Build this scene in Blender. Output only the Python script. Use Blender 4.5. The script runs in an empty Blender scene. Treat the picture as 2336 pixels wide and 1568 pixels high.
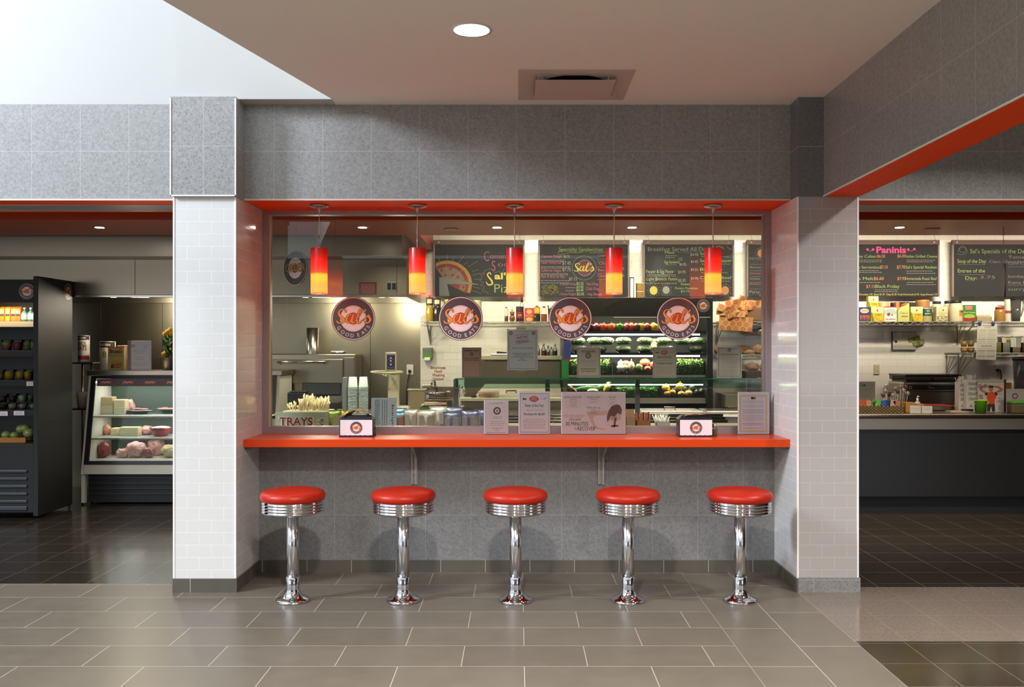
import bpy, bmesh, math, random
from mathutils import Vector, Matrix, noise
random.seed(7)
S = bpy.context.scene
COL = S.collection
PI = math.pi
# ---------------------------------------------------------------- camera
F, VX, VY, CZ = 2070.0, 1182.0, 800.0, 1.51
cd = bpy.data.cameras.new('camera'); cam = bpy.data.objects.new('camera', cd); COL.objects.link(cam)
cam.location = (0, 0, CZ); cam.rotation_euler = (PI/2, 0, 0)
cd.sensor_width = 36; cd.lens = F/2336*36
cd.shift_x = -(VX-1168)/2336; cd.shift_y = (VY-784)/2336
cd.clip_start = .05; cd.clip_end = 200
S.camera = cam
# ---------------------------------------------------------------- world, exposure
w = bpy.data.worlds.new('world'); S.world = w; w.use_nodes = True
bg = w.node_tree.nodes['Background']; bg.inputs[0].default_value = (.86, .93, 1, 1); bg.inputs[1].default_value = .50
S.view_settings.view_transform = 'Standard'; S.view_settings.look = 'None'
S.view_settings.gamma = 1; S.view_settings.use_curve_mapping = False
S.view_settings.exposure = 1.04
cy = S.cycles
cy.use_denoising = True; cy.max_bounces = 10; cy.transparent_max_bounces = 24; cy.glossy_bounces = 5; cy.diffuse_bounces = 5
cy.sample_clamp_indirect = 6; cy.caustics_reflective = False; cy.caustics_refractive = False; cy.blur_glossy = .5

def area(name, loc, size, power, color, rot=(0, 0, 0)):
    l = bpy.data.lights.new(name, 'AREA'); l.shape = 'RECTANGLE'; l.size, l.size_y = size; l.energy = power; l.color = color
    o = bpy.data.objects.new(name, l); COL.objects.link(o); o.location = loc; o.rotation_euler = rot; return o
def point(name, loc, power, color, r=.03, spot=None):
    l = bpy.data.lights.new(name, 'SPOT' if spot else 'POINT'); l.energy = power; l.color = color; l.shadow_soft_size = r
    if spot: l.spot_size = spot; l.spot_blend = .7
    o = bpy.data.objects.new(name, l); COL.objects.link(o); o.location = loc; return o
WARM = (1, .9, .70)
# daylight through the skylight well on the left
area('skylight_daylight', (-5.2, .2, 6.6), (3.2, 4.5), 34, (.95, .97, 1)).rotation_euler = (Vector((-3, 5.8, 1.3))-Vector((-5.2, .2, 6.6))).to_track_quat('-Z', 'Y').to_euler()
area('clerestory_daylight', (-7.2, 2.4, 5.3), (1.3, 1.6), 330, (.78, .87, 1)).rotation_euler = (Vector((1.7, 6, 1.6))-Vector((-7.2, 2.4, 5.3))).to_track_quat('-Z', 'Y').to_euler()
for x, p in ((-9.6, 36), (8.2, 12)):                              # added unseen fill panels at the hall end, lifting ceiling and fascia
    area('hall_end_fill', (x, -7.85, 1.75), (5.6, 2.2), p, (.97, .97, 1), (PI/2, 0, 0))
# warm fluorescent strips hidden above the drop soffit, washing the back wall
area('cove_tube_light', (2.7, 8.35, 2.85), (7.0, .12), 24, WARM, (math.radians(66), 0, 0)).data.spread = 1.1
area('kitchen_ceiling_light', (1.6, 9.0, 2.93), (6, .5), 12, WARM)
area('queue_fill_light', (1.1, 6.55, 2.93), (8, .3), 42, WARM, (math.radians(22), 0, 0)).data.spread = 1.1  # added fill without a visible fitting, brightens the signs behind the window

for dx, dy in ((-.23, 1.9), (2.9, 4.4), (1.0, .2), (3.4, .6)):      # added out-of-view ceiling lamps that brighten floor, pillars and counter
    l = area('hall_ceiling_fill', (dx, dy, 3.08), (.18, .18), 26 if dx == 2.9 else 80, (1, .95, .9)); l.data.spread = 2.6

# ---------------------------------------------------------------- helpers
def P(px, py, Y): return ((px-VX)*Y/F, Y, CZ-(py-VY)*Y/F)
def lin(c):
    if isinstance(c, str): c = tuple(int(c[i:i+2], 16) for i in (0, 2, 4))
    return tuple((x/255/12.92 if x/255 <= .04045 else ((x/255+.055)/1.055)**2.4) for x in c) + (1,)
_M = {}
def M(col, rough=.5, metal=0, name=None, emit=0, coat=0, alpha=1, trans=0, spec=.5, noise=0, nscale=20, bump=0, bscale=200, aniso=None):
    key = (str(col), rough, metal, emit, coat, alpha, trans, spec, noise, nscale, bump, bscale, str(aniso), name)
    if key in _M: return _M[key]
    m = bpy.data.materials.new(name or 'mat_%s' % (col if isinstance(col, str) else 'c')); m.use_nodes = True
    nt = m.node_tree; b = nt.nodes['Principled BSDF']; c = lin(col)
    b.inputs['Base Color'].default_value = c; b.inputs['Roughness'].default_value = rough; b.inputs['Metallic'].default_value = metal
    b.inputs['Specular IOR Level'].default_value = spec
    b.inputs['Coat Weight'].default_value = coat; b.inputs['Coat Roughness'].default_value = .06
    b.inputs['Transmission Weight'].default_value = trans; b.inputs['Alpha'].default_value = alpha
    if emit: b.inputs['Emission Color'].default_value = c; b.inputs['Emission Strength'].default_value = emit
    if noise or bump:
        g = nt.nodes.new('ShaderNodeNewGeometry')
        vec = g.outputs['Position']
        if aniso:
            mp = nt.nodes.new('ShaderNodeMapping'); mp.inputs['Scale'].default_value = aniso; nt.links.new(vec, mp.inputs[0]); vec = mp.outputs[0]
        n = nt.nodes.new('ShaderNodeTexNoise'); n.inputs['Scale'].default_value = nscale; n.inputs['Detail'].default_value = 5; nt.links.new(vec, n.inputs[0])
        if noise:
            r = nt.nodes.new('ShaderNodeMapRange'); r.inputs[3].default_value = 1-noise; r.inputs[4].default_value = 1+noise; nt.links.new(n.outputs[0], r.inputs[0])
            v = nt.nodes.new('ShaderNodeVectorMath'); v.operation = 'SCALE'; v.inputs[0].default_value = c[:3]; nt.links.new(r.outputs[0], v.inputs['Scale']); nt.links.new(v.outputs[0], b.inputs['Base Color'])
        if bump:
            n2 = nt.nodes.new('ShaderNodeTexNoise'); n2.inputs['Scale'].default_value = bscale; nt.links.new(vec, n2.inputs[0])
            bm_ = nt.nodes.new('ShaderNodeBump'); bm_.inputs['Strength'].default_value = bump; bm_.inputs['Distance'].default_value = .002; nt.links.new(n2.outputs[0], bm_.inputs['Height']); nt.links.new(bm_.outputs[0], b.inputs['Normal'])
    _M[key] = m; return m

_uid = [0]
class MB:
    def __init__(s): s.v = []; s.f = []; s.mi = []; s.sm = []; s.mats = []
    def m(s, mat):
        if mat not in s.mats: s.mats.append(mat)
        return s.mats.index(mat)
    def add(s, vs, fs, mat, smooth=False):
        b = len(s.v); s.v += [tuple(v) for v in vs]; i = s.m(mat)
        for f in fs: s.f.append(tuple(b+k for k in f)); s.mi.append(i); s.sm.append(smooth)
        return s
    def box(s, x0, x1, y0, y1, z0, z1, mat, bev=0, R=None, piv=None):
        if x0 > x1: x0, x1 = x1, x0
        if y0 > y1: y0, y1 = y1, y0
        if z0 > z1: z0, z1 = z1, z0
        if not bev:
            vs = [(x0,y0,z0),(x1,y0,z0),(x1,y1,z0),(x0,y1,z0),(x0,y0,z1),(x1,y0,z1),(x1,y1,z1),(x0,y1,z1)]
            fs = [(0,3,2,1),(4,5,6,7),(0,1,5,4),(1,2,6,5),(2,3,7,6),(3,0,4,7)]; sm = False
        else:
            bm = bmesh.new(); bmesh.ops.create_cube(bm, size=1)
            for v in bm.verts: v.co = Vector(((x0+x1)/2+v.co.x*(x1-x0), (y0+y1)/2+v.co.y*(y1-y0), (z0+z1)/2+v.co.z*(z1-z0)))
            bmesh.ops.bevel(bm, geom=list(bm.edges), offset=min(bev, .45*min(x1-x0, y1-y0, z1-z0)), segments=2, affect='EDGES', profile=.5)
            vs = [tuple(v.co) for v in bm.verts]; fs = [tuple(v.index for v in f.verts) for f in bm.faces]; bm.free(); sm = False
        if R is not None:
            pv = Vector(piv or ((x0+x1)/2, (y0+y1)/2, z0)); vs = [tuple(R @ (Vector(v)-pv) + pv) for v in vs]
        return s.add(vs, fs, mat, sm)
    def lathe(s, prof, c, mat, n=24, smooth=True, R=None, cap=True, sx=1, sy=1, lobes=0, la=0):
        vs = []; fs = []; k = len(prof)
        for r, z in prof:
            for i in range(n):
                a = 2*PI*i/n; q = r*(1+la*math.cos(lobes*a)) if lobes else r
                vs.append((q*math.cos(a)*sx, q*math.sin(a)*sy, z))
        for j in range(k-1):
            for i in range(n): fs.append((j*n+i, j*n+(i+1) % n, (j+1)*n+(i+1) % n, (j+1)*n+i))
        nc = 0
        if cap:
            fs.append(tuple(reversed(range(n)))); fs.append(tuple((k-1)*n+i for i in range(n))); nc = 2
        c = Vector(c)
        vs = [tuple((R @ Vector(v) if R is not None else Vector(v)) + c) for v in vs]
        s.add(vs, fs, mat, smooth)
        for q in range(nc): s.sm[-1-q] = False
        return s
    def cyl(s, c, r, h, mat, n=24, r2=None, R=None, smooth=True):
        r2 = r if r2 is None else r2
        s.lathe([(r, 0), (r2, h)], c, mat, n, smooth, R, cap=False)
        b = len(s.v)-2*n; i = s.m(mat)
        for f in (tuple(reversed([b+k for k in range(n)])), tuple(b+n+k for k in range(n))): s.f.append(f); s.mi.append(i); s.sm.append(False)
        return s
    def tube(s, pts, r, mat, n=8, closed=False):
        pts = [Vector(p) for p in pts]; k = len(pts); vs = []; fs = []; up = Vector((0, 0, 1))
        for j, p in enumerate(pts):
            a = pts[(j-1) % k] if (j > 0 or closed) else p; b = pts[(j+1) % k] if (j < k-1 or closed) else p
            t = (b-a).normalized(); u = t.cross(up)
            if u.length < .05: u = t.cross(Vector((1, 0, 0)))
            u.normalize(); q = t.cross(u); rr = r[j] if isinstance(r, (list, tuple)) else r
            for i in range(n): an = 2*PI*i/n; vs.append(tuple(p+u*rr*math.cos(an)+q*rr*math.sin(an)))
        for j in range(k if closed else k-1):
            jj = (j+1) % k
            for i in range(n): fs.append((j*n+i, j*n+(i+1) % n, jj*n+(i+1) % n, jj*n+i))
        if not closed: fs.append(tuple(reversed(range(n)))); fs.append(tuple((k-1)*n+i for i in range(n)))
        s.add(vs, fs, mat, True)
        if not closed: s.sm[-1] = s.sm[-2] = False
        return s
    def ball(s, c, r, mat, sub=2, sc=(1, 1, 1), jit=0, R=None, seed=None, warp=0):
        bm = bmesh.new(); bmesh.ops.create_icosphere(bm, subdivisions=sub, radius=1); rg = random.Random(seed if seed is not None else len(s.v)); vs = []
        for v in bm.verts:
            p = v.co*(1+jit*(rg.random()*2-1)+(warp*noise.noise(v.co*1.9+Vector((c[0]*7, c[1]*5, c[2]*3)))+warp*.5*noise.noise(v.co*5+Vector(c)*9) if warp else 0)); p = Vector((p.x*sc[0], p.y*sc[1], p.z*sc[2]))*r
            if R is not None: p = R @ p
            vs.append(tuple(p+Vector(c)))
        fs = [tuple(v.index for v in f.verts) for f in bm.faces]; bm.free()
        return s.add(vs, fs, mat, jit == 0 or sub > 2)
    def leaves(s, x0, x1, y0, y1, z0, z1, n, size, mats, seed=1):
        rg = random.Random(seed)
        for i in range(n):
            c = Vector((rg.uniform(x0, x1), rg.uniform(y0, y1), rg.uniform(z0, z1))); a = Vector((rg.gauss(0,1), rg.gauss(0,1), rg.gauss(0,1))).normalized()*size*rg.uniform(.5, 1)
            b = a.cross(Vector((rg.gauss(0,1), rg.gauss(0,1), rg.gauss(0,1)))).normalized()*size*rg.uniform(.3, .6); d = a.cross(b).normalized()*size*.25
            s.add([c-a, c-b*.8+d, c+b*.2-d, c+b+d, c+a], [(0,1,2),(0,2,3),(1,4,2),(2,4,3)], rg.choice(mats))
        return s
    # flat drawing: m(a, b, layer) maps drawing coordinates (a right, b down) to the world
    def poly(s, m, pts, mat, L=0): return s.add([m(a, b, L) for a, b in pts], [tuple(reversed(range(len(pts))))], mat)
    def rect(s, m, a0, b0, a1, b1, mat, L=0, n=1):
        vs = []; fs = []
        for i in range(n+1): a = a0+(a1-a0)*i/n; vs += [m(a, b0, L), m(a, b1, L)]
        for i in range(n): fs.append((2*i+1, 2*i+3, 2*i+2, 2*i))
        return s.add(vs, fs, mat)
    def disc(s, m, a, b, r, mat, L=0, n=32, ry=None):
        ry = r if ry is None else ry
        return s.add([m(a, b, L)]+[m(a+r*math.cos(2*PI*i/n), b-ry*math.sin(2*PI*i/n), L) for i in range(n)], [(0, i+1, (i+1) % n+1) for i in range(n)], mat)
    def ring(s, m, a, b, r0, r1, mat, L=0, n=32):
        vs = []
        for i in range(n): t = 2*PI*i/n; vs += [m(a+r0*math.cos(t), b-r0*math.sin(t), L), m(a+r1*math.cos(t), b-r1*math.sin(t), L)]
        return s.add(vs, [(2*i, 2*i+1, (2*i+3) % (2*n), (2*i+2) % (2*n)) for i in range(n)], mat)
    def frame(s, m, a0, b0, a1, b1, t, mat, L=0):
        s.rect(m, a0, b0, a1, b0+t, mat, L); s.rect(m, a0, b1-t, a1, b1, mat, L); s.rect(m, a0, b0+t, a0+t, b1-t, mat, L); return s.rect(m, a1-t, b0+t, a1, b1-t, mat, L)
    def stroke(s, m, pts, w, mat, L=0, sub=6, ext=0):
        k = len(pts); ws = w if isinstance(w, (list, tuple)) else [w]*k
        P4 = lambda i: pts[max(0, min(k-1, i))]; out = []
        for i in range(k-1):
            for j in range(sub + (1 if i == k-2 else 0)):
                t = j/sub; p0, p1, p2, p3 = P4(i-1), P4(i), P4(i+1), P4(i+2)
                q = [.5*((2*p1[c])+(-p0[c]+p2[c])*t+(2*p0[c]-5*p1[c]+4*p2[c]-p3[c])*t*t+(-p0[c]+3*p1[c]-3*p2[c]+p3[c])*t**3) for c in (0, 1)]
                out.append((q[0], q[1], ws[i]*(1-t)+ws[i+1]*t+ext))
        vs = []; n = len(out)
        for i, (a, b, ww) in enumerate(out):
            pa = out[max(0, i-1)]; pb = out[min(n-1, i+1)]; dx, dy = pb[0]-pa[0], pb[1]-pa[1]; l = math.hypot(dx, dy) or 1
            ex = ext/2*(-1 if i == 0 else 1 if i == n-1 else 0); a += dx/l*ex; b += dy/l*ex
            vs += [m(a-dy/l*ww/2, b+dx/l*ww/2, L), m(a+dy/l*ww/2, b-dx/l*ww/2, L)]
        return s.add(vs, [(2*i, 2*i+2, 2*i+3, 2*i+1) for i in range(n-1)], mat)
    def text(s, m, t, a, b, size, mat, L=0, al='c', sx=1.0, bold=0, rot=0, arc=None, skew=0, fit=None):
        vs, fs, x0, x1 = glyphs(t, bold)
        if fit: sx = fit/max(1e-6, (x1-x0)*size)
        off = {'c': -(x0+x1)/2, 'l': -x0, 'r': -x1}[al]; c, q = math.cos(rot), math.sin(rot); out = []
        for x, y in vs:
            X = (x+off)*size*sx+skew*y*size; Y = -y*size; out.append(m(a+X*c-Y*q, b+X*q+Y*c, L))
        return s.add(out, fs, mat)
    def words(s, m, a0, a1, b, h, mat, L=0, seed=0, al='c'):
        rg = random.Random(seed*131+int(b*7)); x = a0; segs = []
        while x < a1:
            l = h*rg.uniform(1.4, 4.2)
            if x+l > a1: break
            segs.append((x, x+l)); x += l+h*.8
        sh = (a1-(segs[-1][1] if segs else a1))/2 if al == 'c' else 0
        for p, q in segs:
            s.rect(m, p+sh, b-h*.5, q+sh, b+h*.1, mat, L)
            k = p
            while k < q-h*.3:
                if rg.random() < .4: s.rect(m, k+sh, b-h*.85, k+h*.22+sh, b-h*.5, mat, L)
                k += h*.6
        return s
    def build(s, name, parent=None, loc=None, **pr):
        me = bpy.data.meshes.new(name)
        if parent is not None: o0 = wloc(parent)
        else:
            if loc is None:
                xs = [v[0] for v in s.v]; ys = [v[1] for v in s.v]; zs = [v[2] for v in s.v]; loc = ((min(xs)+max(xs))/2, (min(ys)+max(ys))/2, min(zs))
            o0 = Vector(loc)
        me.from_pydata([(v[0]-o0[0], v[1]-o0[1], v[2]-o0[2]) for v in s.v], [], s.f)
        for m_ in s.mats: me.materials.append(m_)
        me.polygons.foreach_set('material_index', s.mi); me.polygons.foreach_set('use_smooth', s.sm); me.validate(); me.update()
        o = bpy.data.objects.new(name, me); COL.objects.link(o)
        if parent is not None: o.parent = parent
        else: o.location = o0
        for k, v in pr.items():
            if v: o[k] = v
        return o
def wloc(o):
    v = Vector((0, 0, 0))
    while o is not None: v += Vector(o.location); o = o.parent
    return v
_T = {}
def glyphs(t, bold=0):
    if (t, bold) in _T: return _T[(t, bold)]
    cu = bpy.data.curves.new('t', 'FONT'); cu.body = t; cu.size = 1; cu.resolution_u = 3; cu.offset = bold
    o = bpy.data.objects.new('t', cu); me = bpy.data.meshes.new_from_object(o)
    vs = [(v.co.x, v.co.y) for v in me.vertices]; fs = []
    for p in me.polygons:
        ii = list(p.vertices); a = sum(vs[ii[k-1]][0]*vs[ii[k]][1]-vs[ii[k]][0]*vs[ii[k-1]][1] for k in range(len(ii)))
        fs.append(tuple(ii if a > 0 else reversed(ii)))
    xs = [v[0] for v in vs] or [0]; r = (vs, fs, min(xs), max(xs))
    bpy.data.objects.remove(o); bpy.data.curves.remove(cu); bpy.data.meshes.remove(me); _T[(t, bold)] = r; return r
def pm(Y, d=.0006):                      # drawing plane facing the camera side at depth Y, reference-photo units
    return lambda a, b, L=0: ((a-VX)*Y/F, Y-L*d, CZ-(b-VY)*Y/F)
def fm(O, U, V, d=.0006):                # any plane: O top-left, U right, V down, metres
    O = Vector(O); U = Vector(U).normalized(); V = Vector(V).normalized(); N = V.cross(U)
    return lambda a, b, L=0: tuple(O+U*a+V*b+N*L*d)
def cm(cx, cy, r, ztop, d=.0006, th0=0):         # wrapped on a cylinder, a = arc metres from the front, b down
    return lambda a, b, L=0: (cx+(r+L*d)*math.sin(a/r+th0), cy-(r+L*d)*math.cos(a/r+th0), ztop-b)
def thing(name, label, cat, loc, group=None):
    o = bpy.data.objects.new(name, None); COL.objects.link(o); o.location = loc; o['label'] = label; o['category'] = cat
    o.empty_display_size = .1
    if group: o['group'] = group
    return o
def one(mb, name, label, cat, group=None, kind=None, loc=None): return mb.build(name, None, loc, label=label, category=cat, group=group, kind=kind)
def struct(mb, name, label=None): return mb.build(name, None, None, kind='structure', label=label)
def dup(root, loc, label, group=None, rotz=None):
    def cp(o, par):
        c = o.copy(); COL.objects.link(c)
        if par is not None: c.parent = par
        for ch in [x for x in o.children]: cp(ch, c)
        return c
    r = cp(root, None); r.location = loc; r['label'] = label
    if group: r['group'] = group
    if rotz is not None: r.rotation_euler = (0, 0, rotz)
    return r

# ---------------------------------------------------------------- procedural surface materials
def nodes(name):
    m = bpy.data.materials.new(name); m.use_nodes = True; nt = m.node_tree
    return m, nt, nt.nodes['Principled BSDF'], nt.nodes.new('ShaderNodeNewGeometry')
def mth(nt, op, a, b=None, c=None):
    n = nt.nodes.new('ShaderNodeMath'); n.operation = op
    for i, v in enumerate((a, b, c)):
        if v is None: continue
        if isinstance(v, (int, float)): n.inputs[i].default_value = v
        else: nt.links.new(v, n.inputs[i])
    return n.outputs[0]
def uv(nt, g, au, av, u0, v0):
    sp = nt.nodes.new('ShaderNodeSeparateXYZ'); nt.links.new(g.outputs['Position'], sp.inputs[0])
    cb = nt.nodes.new('ShaderNodeCombineXYZ')
    nt.links.new(mth(nt, 'SUBTRACT', sp.outputs[au], u0), cb.inputs[0]); nt.links.new(mth(nt, 'SUBTRACT', sp.outputs[av], v0), cb.inputs[1]); return cb.outputs[0]
def mix(nt, f, a, b):
    n = nt.nodes.new('ShaderNodeMix'); n.data_type = 'RGBA'
    for s_, v in ((n.inputs[0], f), (n.inputs[6], a), (n.inputs[7], b)):
        if isinstance(v, (int, float)): s_.default_value = v
        elif isinstance(v, tuple): s_.default_value = v
        else: nt.links.new(v, s_)
    return n.outputs[2]
def brick(nt, vec, bw, rh, mortar, off=.5, smooth=.1):
    b = nt.nodes.new('ShaderNodeTexBrick'); nt.links.new(vec, b.inputs[0]); b.inputs['Scale'].default_value = 1
    b.inputs['Brick Width'].default_value = bw; b.inputs['Row Height'].default_value = rh; b.inputs['Mortar Size'].default_value = mortar; b.inputs['Mortar Smooth'].default_value = smooth
    b.offset = off; b.inputs['Color1'].default_value = (1, 1, 1, 1); b.inputs['Color2'].default_value = (0, 0, 0, 1); b.inputs['Bias'].default_value = 0
    return b
def subway(name, au, av, u0, v0, col='dcdbd7', grout='f4f3f0', rough=.08, bw=.154, rh=.0778, bumpd=.0012, wav=.25):
    m, nt, b, g = nodes(name); vec = uv(nt, g, au, av, u0-bw*60, v0-rh*60)
    bk = brick(nt, vec, bw, rh, .0018, .5, .3)
    c = mix(nt, bk.outputs['Fac'], lin(col), lin(grout)); nt.links.new(c, b.inputs['Base Color'])
    nt.links.new(mth(nt, 'MULTIPLY_ADD', bk.outputs['Fac'], .6, rough), b.inputs['Roughness'])
    n = nt.nodes.new('ShaderNodeTexNoise'); n.inputs['Scale'].default_value = 9; nt.links.new(g.outputs['Position'], n.inputs[0])
    sp = nt.nodes.new('ShaderNodeSeparateColor'); nt.links.new(bk.outputs['Color'], sp.inputs[0])
    h = mth(nt, 'ADD', mth(nt, 'MULTIPLY', bk.outputs['Fac'], -1), mth(nt, 'MULTIPLY', n.outputs[0], wav))
    bp = nt.nodes.new('ShaderNodeBump'); bp.inputs['Distance'].default_value = bumpd; bp.inputs['Strength'].default_value = .8; nt.links.new(h, bp.inputs['Height']); nt.links.new(bp.outputs[0], b.inputs['Normal'])
    return m
def speckle(nt, g, base, dark, sc=150, thr=.30, light=None):
    v = nt.nodes.new('ShaderNodeTexVoronoi'); v.inputs['Scale'].default_value = sc; nt.links.new(g.outputs['Position'], v.inputs[0])
    sep = nt.nodes.new('ShaderNodeSeparateColor'); nt.links.new(v.outputs['Color'], sep.inputs[0])
    keep = mth(nt, 'LESS_THAN', sep.outputs[0], .25); rad = mth(nt, 'MULTIPLY_ADD', sep.outputs[1], .26, .14)
    spot = mth(nt, 'MULTIPLY', keep, mth(nt, 'LESS_THAN', v.outputs['Distance'], rad))
    n = nt.nodes.new('ShaderNodeTexNoise'); n.inputs['Scale'].default_value = 55; n.inputs['Detail'].default_value = 6; nt.links.new(g.outputs['Position'], n.inputs[0])
    r = nt.nodes.new('ShaderNodeMapRange'); r.inputs[1].default_value = .3; r.inputs[2].default_value = .7; nt.links.new(n.outputs[0], r.inputs[0])
    b1 = mix(nt, r.outputs[0], tuple(x*.84 for x in base[:3])+(1,), tuple(min(1, x*1.12) for x in base[:3])+(1,))
    c = mix(nt, mth(nt, 'MULTIPLY', spot, .85), b1, dark)
    if light:
        k2 = mth(nt, 'MULTIPLY', mth(nt, 'GREATER_THAN', sep.outputs[0], .93), mth(nt, 'LESS_THAN', v.outputs['Distance'], .25)); c = mix(nt, k2, c, light)
    return c
def quartz(name, au, av, u0, v0, pitch=.3115, base='9b9a98', joint='b9b9b7', rough=.22):
    m, nt, b, g = nodes(name); vec = uv(nt, g, au, av, u0-pitch*60, v0-pitch*60)
    bk = brick(nt, vec, pitch, pitch, .0014, 0, .2)
    c = speckle(nt, g, lin(base), lin('26282c')); c = mix(nt, bk.outputs['Fac'], c, lin(joint)); nt.links.new(c, b.inputs['Base Color'])
    b.inputs['Roughness'].default_value = rough; return m
def floortile(name, au, av, u0, v0, bw, rh, col='6f685e', off=.5):
    m, nt, b, g = nodes(name); vec = uv(nt, g, au, av, u0, v0); bk = brick(nt, vec, bw, rh, .0024, off, .2)
    n = nt.nodes.new('ShaderNodeTexNoise'); n.inputs['Scale'].default_value = 5; n.inputs['Detail'].default_value = 8; n.inputs['Roughness'].default_value = .65; nt.links.new(g.outputs['Position'], n.inputs[0])
    sp = nt.nodes.new('ShaderNodeSeparateColor'); nt.links.new(bk.outputs['Color'], sp.inputs[0])
    t = mth(nt, 'ADD', mth(nt, 'MULTIPLY', n.outputs[0], .9), mth(nt, 'MULTIPLY', sp.outputs[0], .25)); c0 = lin(col)
    c = mix(nt, t, tuple(x*.72 for x in c0[:3])+(1,), tuple(x*1.22 for x in c0[:3])+(1,))
    c = mix(nt, bk.outputs['Fac'], c, lin('a8a297')); nt.links.new(c, b.inputs['Base Color'])
    nt.links.new(mth(nt, 'MULTIPLY_ADD', n.outputs[0], .12, .29), b.inputs['Roughness']); b.inputs['Specular IOR Level'].default_value = .32
    bp = nt.nodes.new('ShaderNodeBump'); bp.inputs['Distance'].default_value = .001; bp.inputs['Strength'].default_value = .5; nt.links.new(mth(nt, 'MULTIPLY', bk.outputs['Fac'], -1), bp.inputs['Height']); nt.links.new(bp.outputs[0], b.inputs['Normal'])
    return m
def terrazzo(name, u0, v0, pitch, base, dark, light, joint, rough=.12, sc=260):
    m, nt, b, g = nodes(name); vec = uv(nt, g, 0, 1, u0-pitch*60, v0-pitch*60); bk = brick(nt, vec, pitch, pitch, .0016, 0, .2)
    c = speckle(nt, g, lin(base), lin(dark), sc, light=lin(light)); c = mix(nt, bk.outputs['Fac'], c, lin(joint)); nt.links.new(c, b.inputs['Base Color'])
    b.inputs['Roughness'].default_value = rough; return m
def glassmat(name, tint='ffffff', ior=1.5, rough=0):
    m = bpy.data.materials.new(name); m.use_nodes = True; nt = m.node_tree; nt.nodes.remove(nt.nodes['Principled BSDF'])
    t = nt.nodes.new('ShaderNodeBsdfTransparent'); t.inputs[0].default_value = lin(tint); gl = nt.nodes.new('ShaderNodeBsdfGlossy'); gl.inputs['Roughness'].default_value = rough
    f = nt.nodes.new('ShaderNodeFresnel'); f.inputs[0].default_value = ior; mx = nt.nodes.new('ShaderNodeMixShader'); out = nt.nodes['Material Output']
    nt.links.new(f.outputs[0], mx.inputs[0]); nt.links.new(t.outputs[0], mx.inputs[1]); nt.links.new(gl.outputs[0], mx.inputs[2]); nt.links.new(mx.outputs[0], out.inputs[0]); return m
def shademat():
    m = bpy.data.materials.new('pendant_glass'); m.use_nodes = True; nt = m.node_tree; nt.nodes.remove(nt.nodes['Principled BSDF']); out = nt.nodes['Material Output']
    tc = nt.nodes.new('ShaderNodeTexCoord'); sp = nt.nodes.new('ShaderNodeSeparateXYZ'); nt.links.new(tc.outputs['Object'], sp.inputs[0])
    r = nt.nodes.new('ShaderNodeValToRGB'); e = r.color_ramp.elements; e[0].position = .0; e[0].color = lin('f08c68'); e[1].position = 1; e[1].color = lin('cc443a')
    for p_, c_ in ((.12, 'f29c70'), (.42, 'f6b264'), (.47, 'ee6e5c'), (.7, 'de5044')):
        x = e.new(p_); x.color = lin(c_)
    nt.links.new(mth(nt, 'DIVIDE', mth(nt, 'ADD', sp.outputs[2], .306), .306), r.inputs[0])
    tr = nt.nodes.new('ShaderNodeBsdfTranslucent'); df = nt.nodes.new('ShaderNodeBsdfDiffuse'); gl = nt.nodes.new('ShaderNodeBsdfGlossy'); gl.inputs['Roughness'].default_value = .3
    a = nt.nodes.new('ShaderNodeMixShader'); a.inputs[0].default_value = .35; nt.links.new(r.outputs[0], tr.inputs[0]); nt.links.new(r.outputs[0], df.inputs[0]); nt.links.new(tr.outputs[0], a.inputs[1]); nt.links.new(df.outputs[0], a.inputs[2])
    b = nt.nodes.new('ShaderNodeMixShader'); b.inputs[0].default_value = .05; nt.links.new(a.outputs[0], b.inputs[1]); nt.links.new(gl.outputs[0], b.inputs[2]); nt.links.new(b.outputs[0], out.inputs[0]); return m

CHROME = M('dcdde0', .07, 1, name='chrome'); CHROMER = M('dcdde0', .17, 1, name='satin_chrome'); STEEL = M('a89d8c', .30, 1, name='brushed_steel', noise=.06, nscale=4, aniso=(1, 1, 12))
STEELD = M('9a917f', .34, 1, name='satin_steel'); STEELL = M('c4c0b8', .24, 1, name='bright_steel'); ALU = M('a59a9a', .38, .7, name='anodised_frame')
BLACK = M('141517', .45, name='black_plastic'); BLK2 = M('1d1f22', .3, name='black_gloss'); WHITE = M('f2f0ee', .5, name='white'); PAPER = M('faf2f6', .6, name='paper')
ORANGE = M('dc430c', .3, name='orange_laminate', coat=.05, spec=.35); SOFF = M('ff4e0c', .6, name='orange_paint', spec=.2); REDV = M('b0240e', .36, name='red_vinyl', spec=.35, bump=.15, bscale=500)
CREAM = M('d9d4c6', .4, name='cream_enamel'); GLASS = glassmat('window_glass', 'f4f7f4', 1.5); CGLASS = glassmat('clear_plastic', 'f2f6f4', 1.4); GGLASS = glassmat('green_edge_glass', 'd5ece2')
GEDGE = M('0e5a44', .1, name='glass_edge', coat=.5); NAVY = M('4a454c', .55, name='charcoal_print'); KRAFT = M('b98d5d', .8, name='kraft_paper', noise=.1); WALLW = M('bcbbb7', .7, name='white_plaster')
LAMP = M('fff2e0', .5, name='lamp_glow', emit=14); TUBE = M('fff6e8', .5, name='tube_glow', emit=5)
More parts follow.
